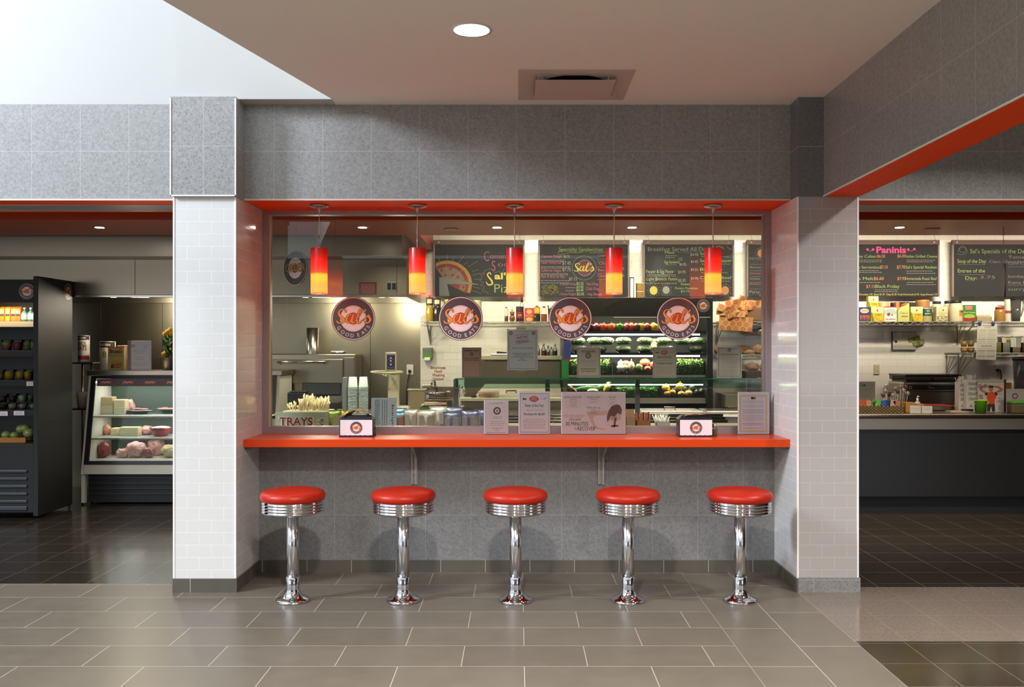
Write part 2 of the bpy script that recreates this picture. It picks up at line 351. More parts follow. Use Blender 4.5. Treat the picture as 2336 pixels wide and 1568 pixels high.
# ================================================================ SETTING
XL, XR, YF, YB = -1.767, 1.748, 5.671, 10.0
PLX0, PRX1 = -2.151, 2.123
q_fas = quartz('quartz_fascia', 0, 2, -1.256, 2.479)
q_cap = quartz('quartz_cap', 0, 2, -1.958, 2.472, pitch=.31); q_capR = quartz('quartz_cap_right_shaded', 0, 2, 1.60, 2.472, pitch=.31, base='77787a')  # right cap: same quartz darkened, its shade put into the colour
q_side = quartz('quartz_side', 1, 2, 5.64, 2.472, pitch=.31)
q_knee = quartz('quartz_knee', 0, 2, (1281-VX)/334., .0778, pitch=.3096, base='868584', joint='a3a3a1')
sw_L = subway('subway_left', 0, 2, -2.148, 2.474-.0778); sw_R = subway('subway_right_shaded', 0, 2, 1.823, 2.474-.0778, col='aea8a5', grout='c6c1be'); sw_S = subway('subway_side', 1, 2, 5.67, 2.474-.0778)  # right pillar front: same white tile, darkened to carry its shade in the colour
sw_B = subway('subway_back', 0, 2, .02, .01, col='efeadf', grout='ddd6c6', wav=.12)
ft_main = floortile('floor_tile', 0, 1, -1.18-.605*20, 6.153-.303*40, .605, .303, col='696155')
ft_col = floortile('floor_tile_border', 1, 0, 4.63-.597*20, 1.108, .597, .32, col='696155')
tz_light = terrazzo('terrazzo_light', 2.02, 5.79, .309, '75695f', '4a4038', 'b0a496', '8a7f73', rough=.14, sc=210)
tz_dark = terrazzo('terrazzo_dark', -.4, 5.875, .3, '2c251f', '15120f', '8a8278', '7a7064', rough=.15)
ceil_m = M('f4f0ea', .85, name='painted_ceiling')
# floors
b = MB(); b.add([(-13,-8,0),(1.108,-8,0),(1.108,6.2,0),(XL,6.2,0),(XL,5.875,0),(-13,5.875,0)], [(0,1,2,3,4,5)], ft_main); struct(b, 'floor')
b = MB(); b.add([(1.108,-8,0),(XR,-8,0),(XR,6.2,0),(1.108,6.2,0)], [(0,1,2,3)], ft_col); struct(b, 'floor')
b = MB(); b.add([(XR,4.71,0),(11,4.71,0),(11,5.79,0),(XR,5.79,0)], [(0,1,2,3)], tz_light)
b.add([(XR,-8,0),(11,-8,0),(11,4.71,0),(XR,4.71,0)], [(0,1,2,3)], tz_dark); struct(b, 'floor')
b = MB(); b.add([(-13,5.875,0),(XL,5.875,0),(XL,6.2,0),(XR,6.2,0),(XR,5.79,0),(11,5.79,0),(11,10,0),(-13,10,0)], [(0,1,2,3,4,5,6,7)], tz_dark); struct(b, 'floor')
# hall ceiling with the open skylight on its left
CE = 3.09
b = MB(); pts = [(-1.17, 5.70), (-3.37, -2.5), (11, -2.5), (11, 5.83), (-1.17, 5.83)]
n = len(pts); vs = [(x, y, CE) for x, y in pts]+[(x, y, CE+.35) for x, y in pts]
b.add(vs, [tuple(reversed(range(n))), tuple(range(n, 2*n))]+[(i, (i+1) % n, n+(i+1) % n, n+i) for i in range(n)], ceil_m); struct(b, 'ceiling')
# skylight well walls above the fascia
b = MB(); b.box(-13, -2.15, 5.83, 6.3, 3.093, 8, WALLW); b.box(-2.15, -1.17, 5.70, 6.3, CE, 8, WALLW); b.box(-1.17, 11, 5.84, 6.3, 3.45, 8, WALLW); struct(b, 'wall_upper')
# unseen hall end wall; its window openings are added for light and reflections
b = MB(); hw = M('8d8a86', .8, name='hall_wall')
b.box(-13, 11, -8.2, -8, 0, .6, hw); b.box(-6.3, 5.6, -8.2, -8, .6, 3.6, hw); b.box(-13, -6.3, -8.2, -8, 2.9, 3.6, hw); b.box(5.6, 11, -8.2, -8, 2.9, 3.6, hw)
for x in (-12, -9.4, -6.5, 5.6, 8.4, 10.8): b.box(x, x+.25, -8.2, -8, .6, 2.9, hw)
struct(b, 'wall_back')
b = MB(); b.box(11, 11.2, -8, 10.2, 0, 3.4, M('6f675f', .8, name='corridor_wall')); struct(b, 'wall_right')
# fascia / lintel, with orange underside
def lintel(x0, x1, nm):
    b = MB(); b.box(x0, x1, 5.83, 6.35, 2.485, 3.093, q_fas); b.box(x0, x1, 5.828, 6.35, 2.479, 2.4849, SOFF); struct(b, nm)
lintel(-13, PLX0, 'wall_front'); lintel(XL, XR, 'wall_front'); lintel(PRX1, 11, 'wall_front')
b = MB()
for x0, x1 in ((-13, PLX0), (XL, XR), (PRX1, 11)): b.box(x0, x1, 5.822, 5.83, 2.474, 2.4835, M('d8cfc8', .4, name='edge_trim'))
struct(b, 'trim_1')
# pillars
def pillar(x0, x1, front, nm):
    b = MB(); b.add([(x0,YF,0),(x1,YF,0),(x1,YF,2.474),(x0,YF,2.474)], [(0,1,2,3)], front)
    b.add([(x1,YF,0),(x1,6.35,0),(x1,6.35,2.474),(x1,YF,2.474)], [(0,1,2,3)], sw_S); b.add([(x0,6.35,0),(x0,YF,0),(x0,YF,2.474),(x0,6.35,2.474)], [(0,1,2,3)], sw_S)
    b.add([(x1,6.35,0),(x0,6.35,0),(x0,6.35,2.474),(x1,6.35,2.474)], [(0,1,2,3)], front)
    b.add([(x0,YF,2.474),(x1,YF,2.474),(x1,6.35,2.474),(x0,6.35,2.474)], [(0,1,2,3)], front); struct(b, nm)
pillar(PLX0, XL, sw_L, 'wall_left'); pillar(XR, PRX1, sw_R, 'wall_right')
ed = M('f4f2ee', .25, name='corner_bead')
b = MB()
for x in (PLX0, XL, XR, PRX1): b.box(x-.006, x+.006, YF-.004, YF+.006, .085, 2.47, ed, .002)
struct(b, 'trim_2')
b = MB(); b.box(-2.162, -1.757, 5.645, 6.36, 2.4745, 3.091, q_cap)
b.v = b.v; struct(b, 'wall_left')
b = MB()
for a in ((-2.164,-1.755,5.640,5.646,2.470,2.478),(-2.166,-2.158,5.640,5.646,2.470,3.08),(-1.762,-1.754,5.640,5.646,2.470,3.08)): b.box(*a, ed)
struct(b, 'trim_3')
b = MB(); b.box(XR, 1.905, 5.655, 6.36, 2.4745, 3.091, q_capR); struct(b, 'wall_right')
b = MB(); b.add([(1.905,-8,2.478),(1.905,5.83,2.478),(1.905,5.83,3.091),(1.905,-8,3.091)], [(3,2,1,0)], q_side)
b.add([(2.13,-8,2.478),(2.13,5.83,2.478),(2.13,5.83,3.091),(2.13,-8,3.091)], [(0,1,2,3)], q_side)
b.box(1.9049, 2.1301, -8, 5.669, 2.472, 2.478, SOFF); b.box(1.899, 1.9048, -8, 5.655, 2.468, 2.477, ed); struct(b, 'wall_right')
# baseboards
bb = floortile('base_tile', 0, 2, -1.18+.046-.3036*30, -.3, .3036, .6, col='5e594f', off=0); bbs = floortile('base_tile_side', 1, 2, 5.65-.303*20, -.3, .303, .6, col='5e594f', off=0)
def base(x0, x1, y0, y1, h, m, nm): b = MB(); b.box(x0, x1, y0, y1, 0, h, m); struct(b, nm)
base(XL, XR, 6.178, 6.19, .08, bb, 'baseboard_back'); base(PLX0-.005, XL+.012, YF-.012, YF, .085, bb, 'baseboard_left'); base(XL, XL+.012, YF, 6.178, .083, bbs, 'baseboard_left')
base(XR-.012, XR, YF-.012, 6.178, .083, bbs, 'baseboard_right'); base(XR, PRX1+.012, YF-.012, YF, .092, q_knee, 'baseboard_right'); base(PRX1, PRX1+.012, YF, 6.35, .09, q_knee, 'baseboard_right')
# knee wall under the window
b = MB(); b.box(XL, XR, 6.19, 6.34, 0, .905, q_knee); struct(b, 'wall_front')
# window: frame and glass
b = MB(); fr = ALU
b.box(XL, XR, 6.262, 6.34, .905, .985, fr, .002); b.box(XL, XR, 6.262, 6.34, 2.448, 2.479, fr, .002)
b.box(XL, XL+.04, 6.262, 6.34, .985, 2.448, fr, .002); b.box(XR-.04, XR, 6.262, 6.34, .985, 2.448, fr, .002)
b.box(XL+.04, XL+.052, 6.28, 6.33, .985, 2.448, M('c9b59b', .4, name='glazing_bead')); b.box(XR-.052, XR-.04, 6.28, 6.33, .985, 2.448, fr)
WF = b.build('window_1', kind='structure')
b = MB(); b.box(XL+.045, XR-.045, 6.30, 6.306, .98, 2.455, GLASS); b.build('glass', parent=WF)
# interior shell
din = M('b53a14', .42, name='orange_ceiling')
b = MB(); b.box(-13, 11, 6.3, 10.2, 3.0, 3.2, din); struct(b, 'ceiling')
b = MB(); b.box(-8, 11, 7.22, 8.18, 2.55, 3.0, din); struct(b, 'ceiling')
b = MB(); b.box(-8, -.937, 8.18, 10, 2.611, 3.0, din); struct(b, 'ceiling')
for x0, x1 in ((-13, PLX0), (PRX1, 11)):
    b = MB(); b.box(x0, x1, 6.03, 6.05, 2.4735, 2.479, ALU); b.box(x0, x1, 6.05, 6.25, 2.4765, 2.479, M('8e8a88', .5, name='shutter_slot')); b.box(x0, x1, 6.25, 6.27, 2.4735, 2.479, ALU); struct(b, 'trim_4')
b = MB(); b.box(-1.077, 11, YB, YB+.2, 0, 3, sw_B); struct(b, 'wall_back')
b = MB(); b.box(-8, -1.077, YB, YB+.2, 0, 3, STEELD)
for px in (228, 370, 845): x = P(px, 0, 9.99)[0]; b.box(x-.002, x+.002, 9.996, 10, .5, 2.1, BLACK)
struct(b, 'wall_back')
b = MB(); b.box(-8.2, -8, 5.9, 10.2, 0, 3, M('5a4a3a', .7, name='side_wall')); struct(b, 'wall_left')

# ================================================================ LOGO
BR, CR, ORL, RDL, GRY = M('5a2c12', .5, name='logo_brown'), M('ecd9d6', .5, name='logo_cream'), M('f0963a', .5, name='logo_orange'), M('d8452e', .5, name='logo_red'), M('54474c', .5, name='logo_charcoal')
SALS = [([(592,632),(585,590),(545,562),(480,560),(425,590),(398,650),(430,730),(500,800),(540,860),(500,915),(430,932),(370,915),(335,860)], [26,36,26,26,34,44,60,74,70,44,24,40,14]),
 ([(755,705),(690,700),(630,760),(606,850),(640,915),(700,895),(745,820),(785,700)], [24,30,46,54,46,26,26,26]),
 ([(805,672),(775,770),(752,870),(775,920),(830,900),(900,800)], [24,50,58,48,20,14]),
 ([(890,830),(960,740),(1020,640),(1042,565),(1010,545),(960,610),(918,740),(892,850),(915,920),(980,922),(1070,840)], [14,18,20,26,30,42,50,54,50,36,14]),
 ([(1128,558),(1115,600),(1092,655)], [50,36,14]),
 ([(1075,860),(1150,780),(1222,700)], [16,24,30]),
 ([(1215,705),(1225,760),(1262,820),(1250,880),(1185,926),(1125,915),(1120,890)], [44,56,56,48,34,40,16])]
def sals(b, m, cx, cy, r, mat, out=None, L=5):
    k = r/602.; f = lambda a, c, l=0: m(cx+(a-797)*k, cy+(c-808)*k, l)
    for i, (p, w_) in enumerate(SALS):
        if out: b.stroke(f, p, w_, out, L, ext=24)
    for i, (p, w_) in enumerate(SALS): b.stroke(f, p, w_, mat, L+1+.1*i)
def logo(b, m, cx, cy, r, n=48, full=True):
    k = r/602.; b.disc(m, cx, cy, r, BR, 0, n); b.disc(m, cx, cy, r*.972, CR, 1, n); b.disc(m, cx, cy, r*.935, GRY, 2, n)
    b.disc(m, cx, cy, r*.594, CR, 3, n); b.ring(m, cx, cy, r*.548, r*.556, RDL, 4, n); b.disc(m, cx, cy+r*.0, r*.28, RDL, 4, n)
    sals(b, m, cx, cy, r, ORL, BR, 5)
    for ch, a in zip('GOODEATS', (213.6, 231.9, 249.4, 266, 287.5, 304.5, 317.3, 331)):
        t = math.radians(a); R = r*.775; x, y = cx+R*math.cos(t), cy-R*math.sin(t); rot = -math.radians(a-270); h = r*.235
        b.text(m, ch, x-.36*h*math.sin(rot), y+.36*h*math.cos(rot), h, CR, 6, rot=rot)
# ================================================================ HALL SIDE OF THE WINDOW
# counter slab, steel supports
b = MB(); b.box(XL+.001, XR-.001, 5.83, 6.262, .888, .938, ORANGE, .002)
one(b, 'bar_counter', 'long orange laminate eating counter under the window', 'counter')
for px, side in ((945, 'left'), (1372, 'right')):
    x = P(px, 0, 6.16)[0]; t = thing('counter_bracket', 'grey steel bracket under the orange counter, %s one of the two' % side, 'bracket', (x, 6.17, .6), 'steel brackets under the counter')
    b = MB(); gm = M('b0ada6', .4, .3, name='bracket_paint')
    b.box(x-.022, x-.012, 6.165, 6.188, .60, .888, gm); b.box(x-.022, x+.022, 6.18, 6.188, .60, .888, gm); b.box(x+.006, x+.018, 6.150, 6.188, .60, .888, gm); b.build('upright', t)
    b = MB(); b.add([(x+.006,5.95,.888),(x+.006,6.165,.888),(x+.006,6.165,.78),(x+.006,5.95,.872),(x+.018,5.95,.888),(x+.018,6.165,.888),(x+.018,6.165,.78),(x+.018,5.95,.872)], [(0,1,2,3),(7,6,5,4),(0,4,5,1),(1,5,6,2),(2,6,7,3),(3,7,4,0)], gm); b.build('arm', t)
    for z in (.66, .80): b = MB(); b.cyl((x-.004, 6.18, z), .005, .004, STEEL, 8, R=Matrix.Rotation(PI/2, 3, 'X')); b.build('bolt', t)
for x0, d, nm in ((XL, 1, 'left'), (XR, -1, 'right')):
    b = MB(); x1 = x0+d*.09; b.add([(x0,5.87,.888),(x1,5.87,.888),(x0+d*.03,5.87,.868),(x0,5.87,.868),(x0,6.15,.888),(x1,6.15,.888),(x0+d*.03,6.15,.868),(x0,6.15,.868)], [(0,1,2,3),(7,6,5,4),(0,4,5,1),(1,5,6,2),(2,6,7,3),(3,7,4,0)], M('6a6a6c', .5, .3, name='wall_cleat'))
    one(b, 'wall_cleat', 'small grey metal cleat under the %s end of the orange counter' % nm, 'bracket')

# bar stools
def stool(loc, label):
    t = thing('bar_stool', label, 'stool', loc, 'fixed diner stools along the counter'); x, y, z = loc
    b = MB(); b.lathe([(.02,.603),(.165,.603),(.186,.612),(.1935,.628),(.1935,.642),(.186,.658),(.165,.668),(.12,.677),(.06,.681),(.001,.682)], (x,y,0), REDV, 64); b.build('seat_cushion', t)
    b = MB(); pr = [(.06,.532),(.160,.532),(.176,.538)]
    for k in range(4):
        z0 = .540+k*.017; pr += [(.178, z0), (.183, z0+.004), (.184, z0+.0075), (.183, z0+.011), (.178, z0+.015)]
    pr += [(.182,.612),(.05,.613)]; b.lathe(pr, (x,y,0), CHROME, 72); b.build('seat_ring', t, label='ribbed chrome ring')
    b = MB(); b.lathe([(.036,.1),(.036,.535)], (x,y,0), CHROMER, 48); b.build('column', t)
    b = MB(); b.lathe([(.030,.0),(.098,.0),(.0995,.004),(.0995,.012),(.094,.018),(.075,.024),(.058,.035),(.047,.052),(.042,.07),(.0405,.085),(.0405,.148),(.038,.152),(.034,.152)], (x,y,0), CHROME, 56); b.build('base_flange', t)
    return t
sp = [(668, 'leftmost'), (920, 'second from left'), (1176, 'middle'), (1432.5, 'fourth from left'), (1688, 'rightmost')]
st0 = None
for px, nm in sp:
    lb = 'red round-topped chrome diner stool bolted to the floor, %s of the five' % nm; loc = ((px-VX)*5.465/F, 5.465, 0)
    if st0 is None: st0 = stool((0, 0, 0), lb); st0.location = loc
    else: dup(st0, loc, lb)

# pendants
SH = shademat(); FIX = M('b9a9a2', .32, .8, name='pendant_metal')
def pendant(label):
    t = thing('pendant_lamp', label, 'lamp', (0, 0, 0), 'red glass pendant lamps over the counter')
    b = MB(); b.lathe([(.001,0),(.055,0),(.062,-.004),(.062,-.010),(.052,-.015),(.025,-.018),(.014,-.026),(.008,-.040),(.004,-.055),(.001,-.056)], (0,0,0), FIX, 32); b.build('canopy', t)
    b = MB(); b.tube([(0,0,-.05),(.0006,0,-.12),(-.0008,0,-.19),(0,0,-.2)], .0028, M('c9c0ba', .4, .3, name='cord')); b.tube([(0,0,-.2),(0,0,-.29)], .0036, FIX); b.build('stem', t)
    b = MB(); b.lathe([(.0075,-.288),(.046,-.289),(.050,-.290)], (0,0,0), FIX, 24, cap=False); b.build('socket_cap', t)
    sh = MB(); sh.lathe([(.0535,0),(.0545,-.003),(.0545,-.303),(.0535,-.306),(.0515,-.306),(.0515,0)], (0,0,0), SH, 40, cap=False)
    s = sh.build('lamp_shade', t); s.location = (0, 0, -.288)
    k = MB(); k.ball((0,0,0), .0035, CHROME, 1); kk = k.build('retaining_screw', s); kk.location = (.01, -.0555, -.032)
    b = MB(); b.lathe([(.001,-.588),(.0505,-.588),(.0505,-.584),(.001,-.584)], (0,0,0), LAMP, 24); b.build('lens', t)
    return t
pp = [(728, 'leftmost'), (952, 'second from left'), (1174, 'middle'), (1401, 'fourth from left'), (1626.5, 'rightmost, its bulb glowing yellow')]
p0 = None
for i, (px, nm) in enumerate(pp):
    loc = ((px-VX)*6.04/F, 6.04, 2.479); lb = 'red and orange glass cylinder pendant lamp, %s of the five' % nm
    if p0 is None: p0 = pendant(lb); p0.location = loc
    else: dup(p0, loc, lb)
    point('pendant_bulb', (loc[0], 6.04, 2.479-.288-.20), (.8, .68, .75, .72, 1.7)[i], (1, .86, .6) if i < 4 else (1, .9, .45), .02)

# ceiling fittings of the hall
x, y, z = -.229, 4.468, CE
t = thing('recessed_downlight', 'round recessed downlight glowing white in the hall ceiling', 'ceiling light', (x, y, z))
b = MB(); b.lathe([(.088,-.004),(.101,-.004),(.101,0),(.088,0)], (x,y,z), WHITE, 48, cap=False); b.build('trim_ring', t)
b = MB(); b.cyl((x,y,z-.003), .088, .002, M('fff6f8', .5, emit=6, name='downlight_glow'), 40); b.build('diffuser', t)
t = thing('air_diffuser', 'square white air supply diffuser with a central plate in the ceiling', 'vent', (.33, 5.4, CE))
vm = M('c9bcb8', .5, name='vent_paint'); b = MB()
X0, X1, Y0, Y1 = .0, .66, 5.095, 5.70
for a in ((X0, X1, Y0, Y0+.055), (X0, X1, Y1-.055, Y1), (X0, X0+.055, Y0+.055, Y1-.055), (X1-.055, X1, Y0+.055, Y1-.055)): b.box(*a, CE-.006, CE-.0005, vm, .001)
b.add([(X0+.05,Y0+.05,CE-.006),(X1-.05,Y0+.05,CE-.006),(X1-.05,Y1-.05,CE-.006),(X0+.05,Y1-.05,CE-.006),(X0+.11,Y0+.11,CE-.0015),(X1-.11,Y0+.11,CE-.0015),(X1-.11,Y1-.11,CE-.0015),(X0+.11,Y1-.11,CE-.0015)], [(0,1,5,4),(1,2,6,5),(2,3,7,6),(3,0,4,7)], vm); b.build('frame', t)
b = MB(); b.cyl(((X0+X1)/2, (Y0+Y1)/2, CE-.0014), .2, .0008, M('2a2422', .8, name='duct_dark'), 32); b.build('duct_collar', t)
b = MB(); b.box(X0+.10, X1-.10, Y0+.10, Y1-.10, CE-.032, CE-.029, vm, .001)
for xx in (X0+.14, X1-.14):
    for yy in (Y0+.13, Y1-.13): b.box(xx-.004, xx+.004, yy-.004, yy+.004, CE-.03, CE-.0015, vm)
b.build('plate', t)

# ---------------------------------------------------------------- window decals
for cx, cy, r, nm in ((806, 727, 50, 'leftmost'), (1051, 727, 50.5, 'second from left'), (1301, 727, 49.5, 'third from left'), (1547, 727, 49, 'rightmost')):
    b = MB(); logo(b, pm(6.2985, .00015), cx, cy, r, 64)
    one(b, 'logo_decal', 'round charcoal and orange restaurant logo decal on the window, %s of four' % nm, 'decal', 'round logo decals on the window glass')

# ---------------------------------------------------------------- papers
TXT, RED, PINKR, GREYT, GOLD = M('33292e', .6, name='ink'), M('b8343a', .6, name='red_ink'), M('c98a92', .6, name='pink_ink'), M('a59a9e', .6, name='grey_ink'), M('6d5a20', .6, name='olive_ink')
ACR = glassmat('acrylic', 'f8f8f8', 1.3)
def sheet(name, label, cat, x0, y0, x1, y1, Y, draw, paper=PAPER, holder=True, z0=None, group=None, th=.003, lean=0):
    w_, h_ = (x1-x0)*Y/F, (y1-y0)*Y/F; a = P(x0, y0, Y); zb = z0 if z0 is not None else a[2]-h_
    t = thing(name, label, cat, (a[0]+w_/2, Y, zb), group)
    b = MB(); off = (zb-(a[2]-h_)); m0 = pm(Y)
    m = lambda p, q, L=0: (m0(p, q, L)[0], m0(p, q, L)[1], m0(p, q, L)[2]+off)
    b.box(a[0], a[0]+w_, Y, Y+.0006, zb, zb+h_, paper); draw(b, m); b.build('paper' if holder else 'sheet', t)
    if holder:
        b = MB(); b.box(a[0]-.002, a[0]+w_+.002, Y-.004, Y-.0025, zb-.0, zb+h_+.002, ACR); b.box(a[0]-.002, a[0]+w_+.002, Y+.001, Y+.0025, zb, zb+h_+.002, ACR); b.box(a[0]-.002, a[0]+w_+.002, Y-.02, Y+.03, zb-.002, zb, ACR); b.build('acrylic_holder', t)
    return t
def dr(b, m):
    b.words(m, 1114, 1150, 919, 1.6, GREYT, 1, 1); b.disc(m, 1134, 936, 8.6, GRY, 1); b.disc(m, 1134, 936, 5.4, CR, 2); b.disc(m, 1134, 936, 2.2, RDL, 3)
    for i, y in enumerate((950, 953.5)): b.words(m, 1124, 1146, y, 1.5, GREYT, 1, i)
    for i, y in enumerate((961, 965, 969)): b.words(m, 1118, 1152, y, 1.2, GREYT, 1, i+4)
    b.words(m, 1122, 1148, 976, 1.8, PINKR, 1, 8); b.words(m, 1126, 1142, 981, 1.6, GREYT, 1, 9); b.words(m, 1110, 1154, 986, 1.8, PINKR, 1, 10)
sheet('table_sign', 'small white sign in a holder on the counter, round logo at its centre', 'sign', 1104, 912, 1160, 989, 6.19, dr, z0=.940)
def shake(b, m, x0, y0, x1, y1, k=1.0, red=M('d42a22', .5, name='burst_red')):
    X = lambda u: x0+(x1-x0)*u; Y_ = lambda v: y0+(y1-y0)*v; W = x1-x0
    for i in range(26):
        u = .045+i*.91/25
        for v in (.045, .955): b.poly(m, [(X(u-.012), Y_(v)), (X(u), Y_(v-.011)), (X(u+.012), Y_(v)), (X(u), Y_(v+.011))], GOLD if i % 2 else TXT, 1)
    for i in range(34):
        v = .055+i*.89/33
        for u in (.045, .955): b.poly(m, [(X(u-.012), Y_(v)), (X(u), Y_(v-.010)), (X(u+.012), Y_(v)), (X(u), Y_(v+.010))], GOLD if i % 2 else TXT, 1)
    pts = []
    for i in range(28): a = 2*PI*i/28; q = 1 if i % 2 else .78; pts.append((X(.49)+W*.165*q*math.cos(a), Y_(.175)+W*.105*q*math.sin(a)))
    b.poly(m, pts, red, 1); b.text(m, "TODAY'S", X(.49), Y_(.165), W*.085, PAPER, 2, fit=W*.21); b.text(m, 'SPECIAL', X(.49), Y_(.215), W*.085, PAPER, 2, fit=W*.21)
    b.disc(m, X(.16), Y_(.175), W*.03, TXT, 1); b.disc(m, X(.22), Y_(.18), W*.03, GOLD, 1); b.rect(m, X(.70), Y_(.175), X(.84), Y_(.182), TXT, 1); b.stroke(m, [(X(.82), Y_(.19)), (X(.86), Y_(.15)), (X(.90), Y_(.15))], W*.014, GOLD, 1)
    b.text(m, 'Shake of the Day!', X(.5), Y_(.36), W*.13, TXT, 1, fit=W*.60, bold=.01); b.text(m, 'Chocolate Thinny Mint', X(.5), Y_(.455), W*.08, GREYT, 1, fit=W*.56)
    b.text(m, 'Purchase for $6.25!', X(.5), Y_(.555), W*.10, TXT, 1, fit=W*.66, bold=.02)
    for i in range(6): b.words(m, X(.14), X(.86), Y_(.66+i*.042), W*.022, PINKR if k else GREYT, 1, i)
sheet('table_sign', 'framed shake of the day sign with a red starburst on the orange counter', 'sign', 1183, 893, 1255, 990, 6.19, lambda b, m: shake(b, m, 1183, 893, 1255, 990), z0=.940)
def recover(b, m):
    for t_, x, y, w_, mt in (('REFUEL & RECOVER', 1307, 906, 39, TXT), ('VEGGIE FUSION', 1354, 906, 31, TXT), ('ADD INS', 1396.5, 906, 16, TXT), ('TRIPLE LOW CAL', 1354, 930, 33, TXT)): b.text(m, t_, x, y, 6, mt, 1, fit=w_)
    sd = 0
    for cx, ys, w_ in ((1308, (909, 914, 919, 924.5), 34), (1355, (909, 915), 32), (1397, (909, 915, 920), 22), (1354, (933, 940), 28)):
        for y in ys: sd += 1; b.words(m, cx-w_*.28, cx+w_*.28, y, 1.3, RED, 1, sd); b.words(m, cx-w_*.5, cx+w_*.5, y+2.4, .8, GREYT, 1, sd+40)
    skin, hair = M('efc8b8', .6, name='print_skin'), M('8b6258', .6, name='print_hair'); hd = M('6a4640', .6, name='print_hair_dark')
    b.poly(m, [(1337, 938), (1352, 935), (1372, 934), (1388, 935), (1392, 942), (1380, 945), (1358, 946), (1353, 951), (1356, 962), (1361, 974), (1356, 976), (1346, 955)], skin, 1)
    b.disc(m, 1404, 948, 13, skin, 1.5, ry=11); b.poly(m, [(1358, 970), (1372, 975), (1384, 978), (1378, 979), (1360, 976)], skin, 1)
    b.poly(m, [(1386, 962), (1384, 950), (1388, 935), (1396, 924), (1406, 920), (1414, 922), (1419, 932), (1417, 944), (1408, 940), (1402, 948), (1393, 946)], hair, 2)
    for i in range(9): b.stroke(m, [(1394+i*2.6, 923+abs(i-4)*.6), (1391+i*2.1, 938), (1386+i*2.2, 958-i*.3)], [.9, .8, .4], hd, 3)
    b.poly(m, [(1402, 950), (1407, 950), (1403, 972), (1399, 972)], hair, 3); b.poly(m, [(1394, 968), (1410, 967), (1411, 971), (1393, 972)], hair, 3)
    for t_, x0_, y, w_, mt, s_ in (('DID YOU KNOW?', 1287, 950, 46, M('e8747c', .6, name='coral_ink'), 9), ('YOU HAVE', 1298, 958, 27, TXT, 9), ('30 MINUTES', 1290, 969, 52, TXT, 12.5), ('TO', 1310, 979, 6.5, TXT, 8), ('RECOVER', 1318, 980, 40, TXT, 12.5)):
        b.text(m, t_, x0_, y, s_, mt, 1, 'l', fit=w_)
sheet('table_sign', 'wide pink sign reading you have 30 minutes to recover, on the counter', 'sign', 1280, 892, 1427, 988, 6.19, recover, z0=.940, paper=M('fbe8ea', .6, name='pink_paper'))
def yel(b, m):
    b.frame(m, 1687, 900, 1750, 984, 3.2, M('f0dc9a', .6, name='yellow_border'), 1); b.disc(m, 1716, 907, 3, TXT, 1); b.rect(m, 1719, 904.5, 1723.5, 909.5, GOLD, 1); sd = 0
    for ys, mt, h in (((914, 917.5), GREYT, 1.2), ((924, 927.5), GREYT, 1.2), ((934, 937.5, 941), TXT, 1.1), ((947, 950.5, 954, 957.5), GREYT, 1.2), ((965, 968.5), RED, 1.2), ((976,), GREYT, 1.4)):
        for y in ys: sd += 1; b.words(m, 1694, 1742, y, h, mt, 1, sd)
sheet('table_sign', 'white sign with a yellow border at the right end of the orange counter', 'sign', 1683, 893, 1755, 989, 6.19, yel, z0=.940, paper=M('f6f1fa', .6, name='lilac_paper'))
def hire(b, m):
    b.frame(m, 1160.5, 755.5, 1223.5, 842, 1.0, M('cf8f96', .6, name='rose_ink'), 1)
    for x in (1165.5, 1217): b.disc(m, x, 760.5, 4, GRY, 1); b.disc(m, x, 760.5, 2.6, CR, 2); b.disc(m, x, 760.5, 1.1, RDL, 3)
    b.text(m, "WE'RE", 1191, 773, 8.6, RED, 1, fit=27, rot=-.13, bold=.01); b.text(m, 'HIRING!', 1191.5, 781.5, 8.6, RED, 1, fit=29, rot=-.13, bold=.01)
    b.stroke(m, [(1175.5, 765.6), (1206, 761.4)], .8, RED, 1); b.stroke(m, [(1177.5, 784.6), (1208, 780.2)], .8, RED, 1)
    for i, (y, a) in enumerate(((795, 27), (807, 26), (811, 20), (815.3, 27), (819, 6), (822.5, 11))): b.words(m, 1191.5-a, 1191.5+a, y, 1.5, TXT, 1, i)
t = sheet('hiring_poster', "white we're hiring poster taped inside the window glass", 'poster', 1157, 752, 1227, 845, 6.312, hire, holder=False, paper=M('f6eff4', .6, name='poster_paper'))
for y0_, y1_ in ((746.5, 752.5), (844.5, 849)):
    b = MB(); a0 = P(1182, y0_, 6.311); a1 = P(1203, y1_, 6.311); b.box(a0[0]-.01, a1[0]-.01, 6.311, 6.3116, a1[2], a0[2], M('c8bc9c', .4, name='tape')); b.build('tape', t)
def brk(b, m):
    d = M('4a2a20', .6, name='brown_ink'); b.frame(m, 1056.5, 794, 1095.5, 860.5, .8, d, 1)
    b.text(m, 'Breakfast Special', 1076, 801.5, 5.6, d, 1, fit=33, bold=.03); b.ring(m, 1075.8, 808, 2.6, 4, d, 1); b.disc(m, 1075.8, 808, 1.1, d, 1)
    b.text(m, 'Choose One of the Below', 1076, 818.5, 4, d, 1, fit=34, bold=.02); b.text(m, 'Breakfast Entree Selections', 1076, 823, 4, d, 1, fit=33, bold=.02)
    for i, (y, a) in enumerate(((827.5, 6), (830.5, 5), (834, 17), (836.8, 9), (841, 3), (845, 4), (848, 5), (851, 5), (856, 4))): b.words(m, 1075-a, 1075+a, y, 1, PINKR, 1, i)
SG = 8.26
sheet('table_sign', 'pinkish breakfast special sign standing on the glass guard shelf', 'sign', 1054, 793, 1098, 862, SG, brk, z0=1.262, paper=M('b99386', .6, name='tan_paper'))
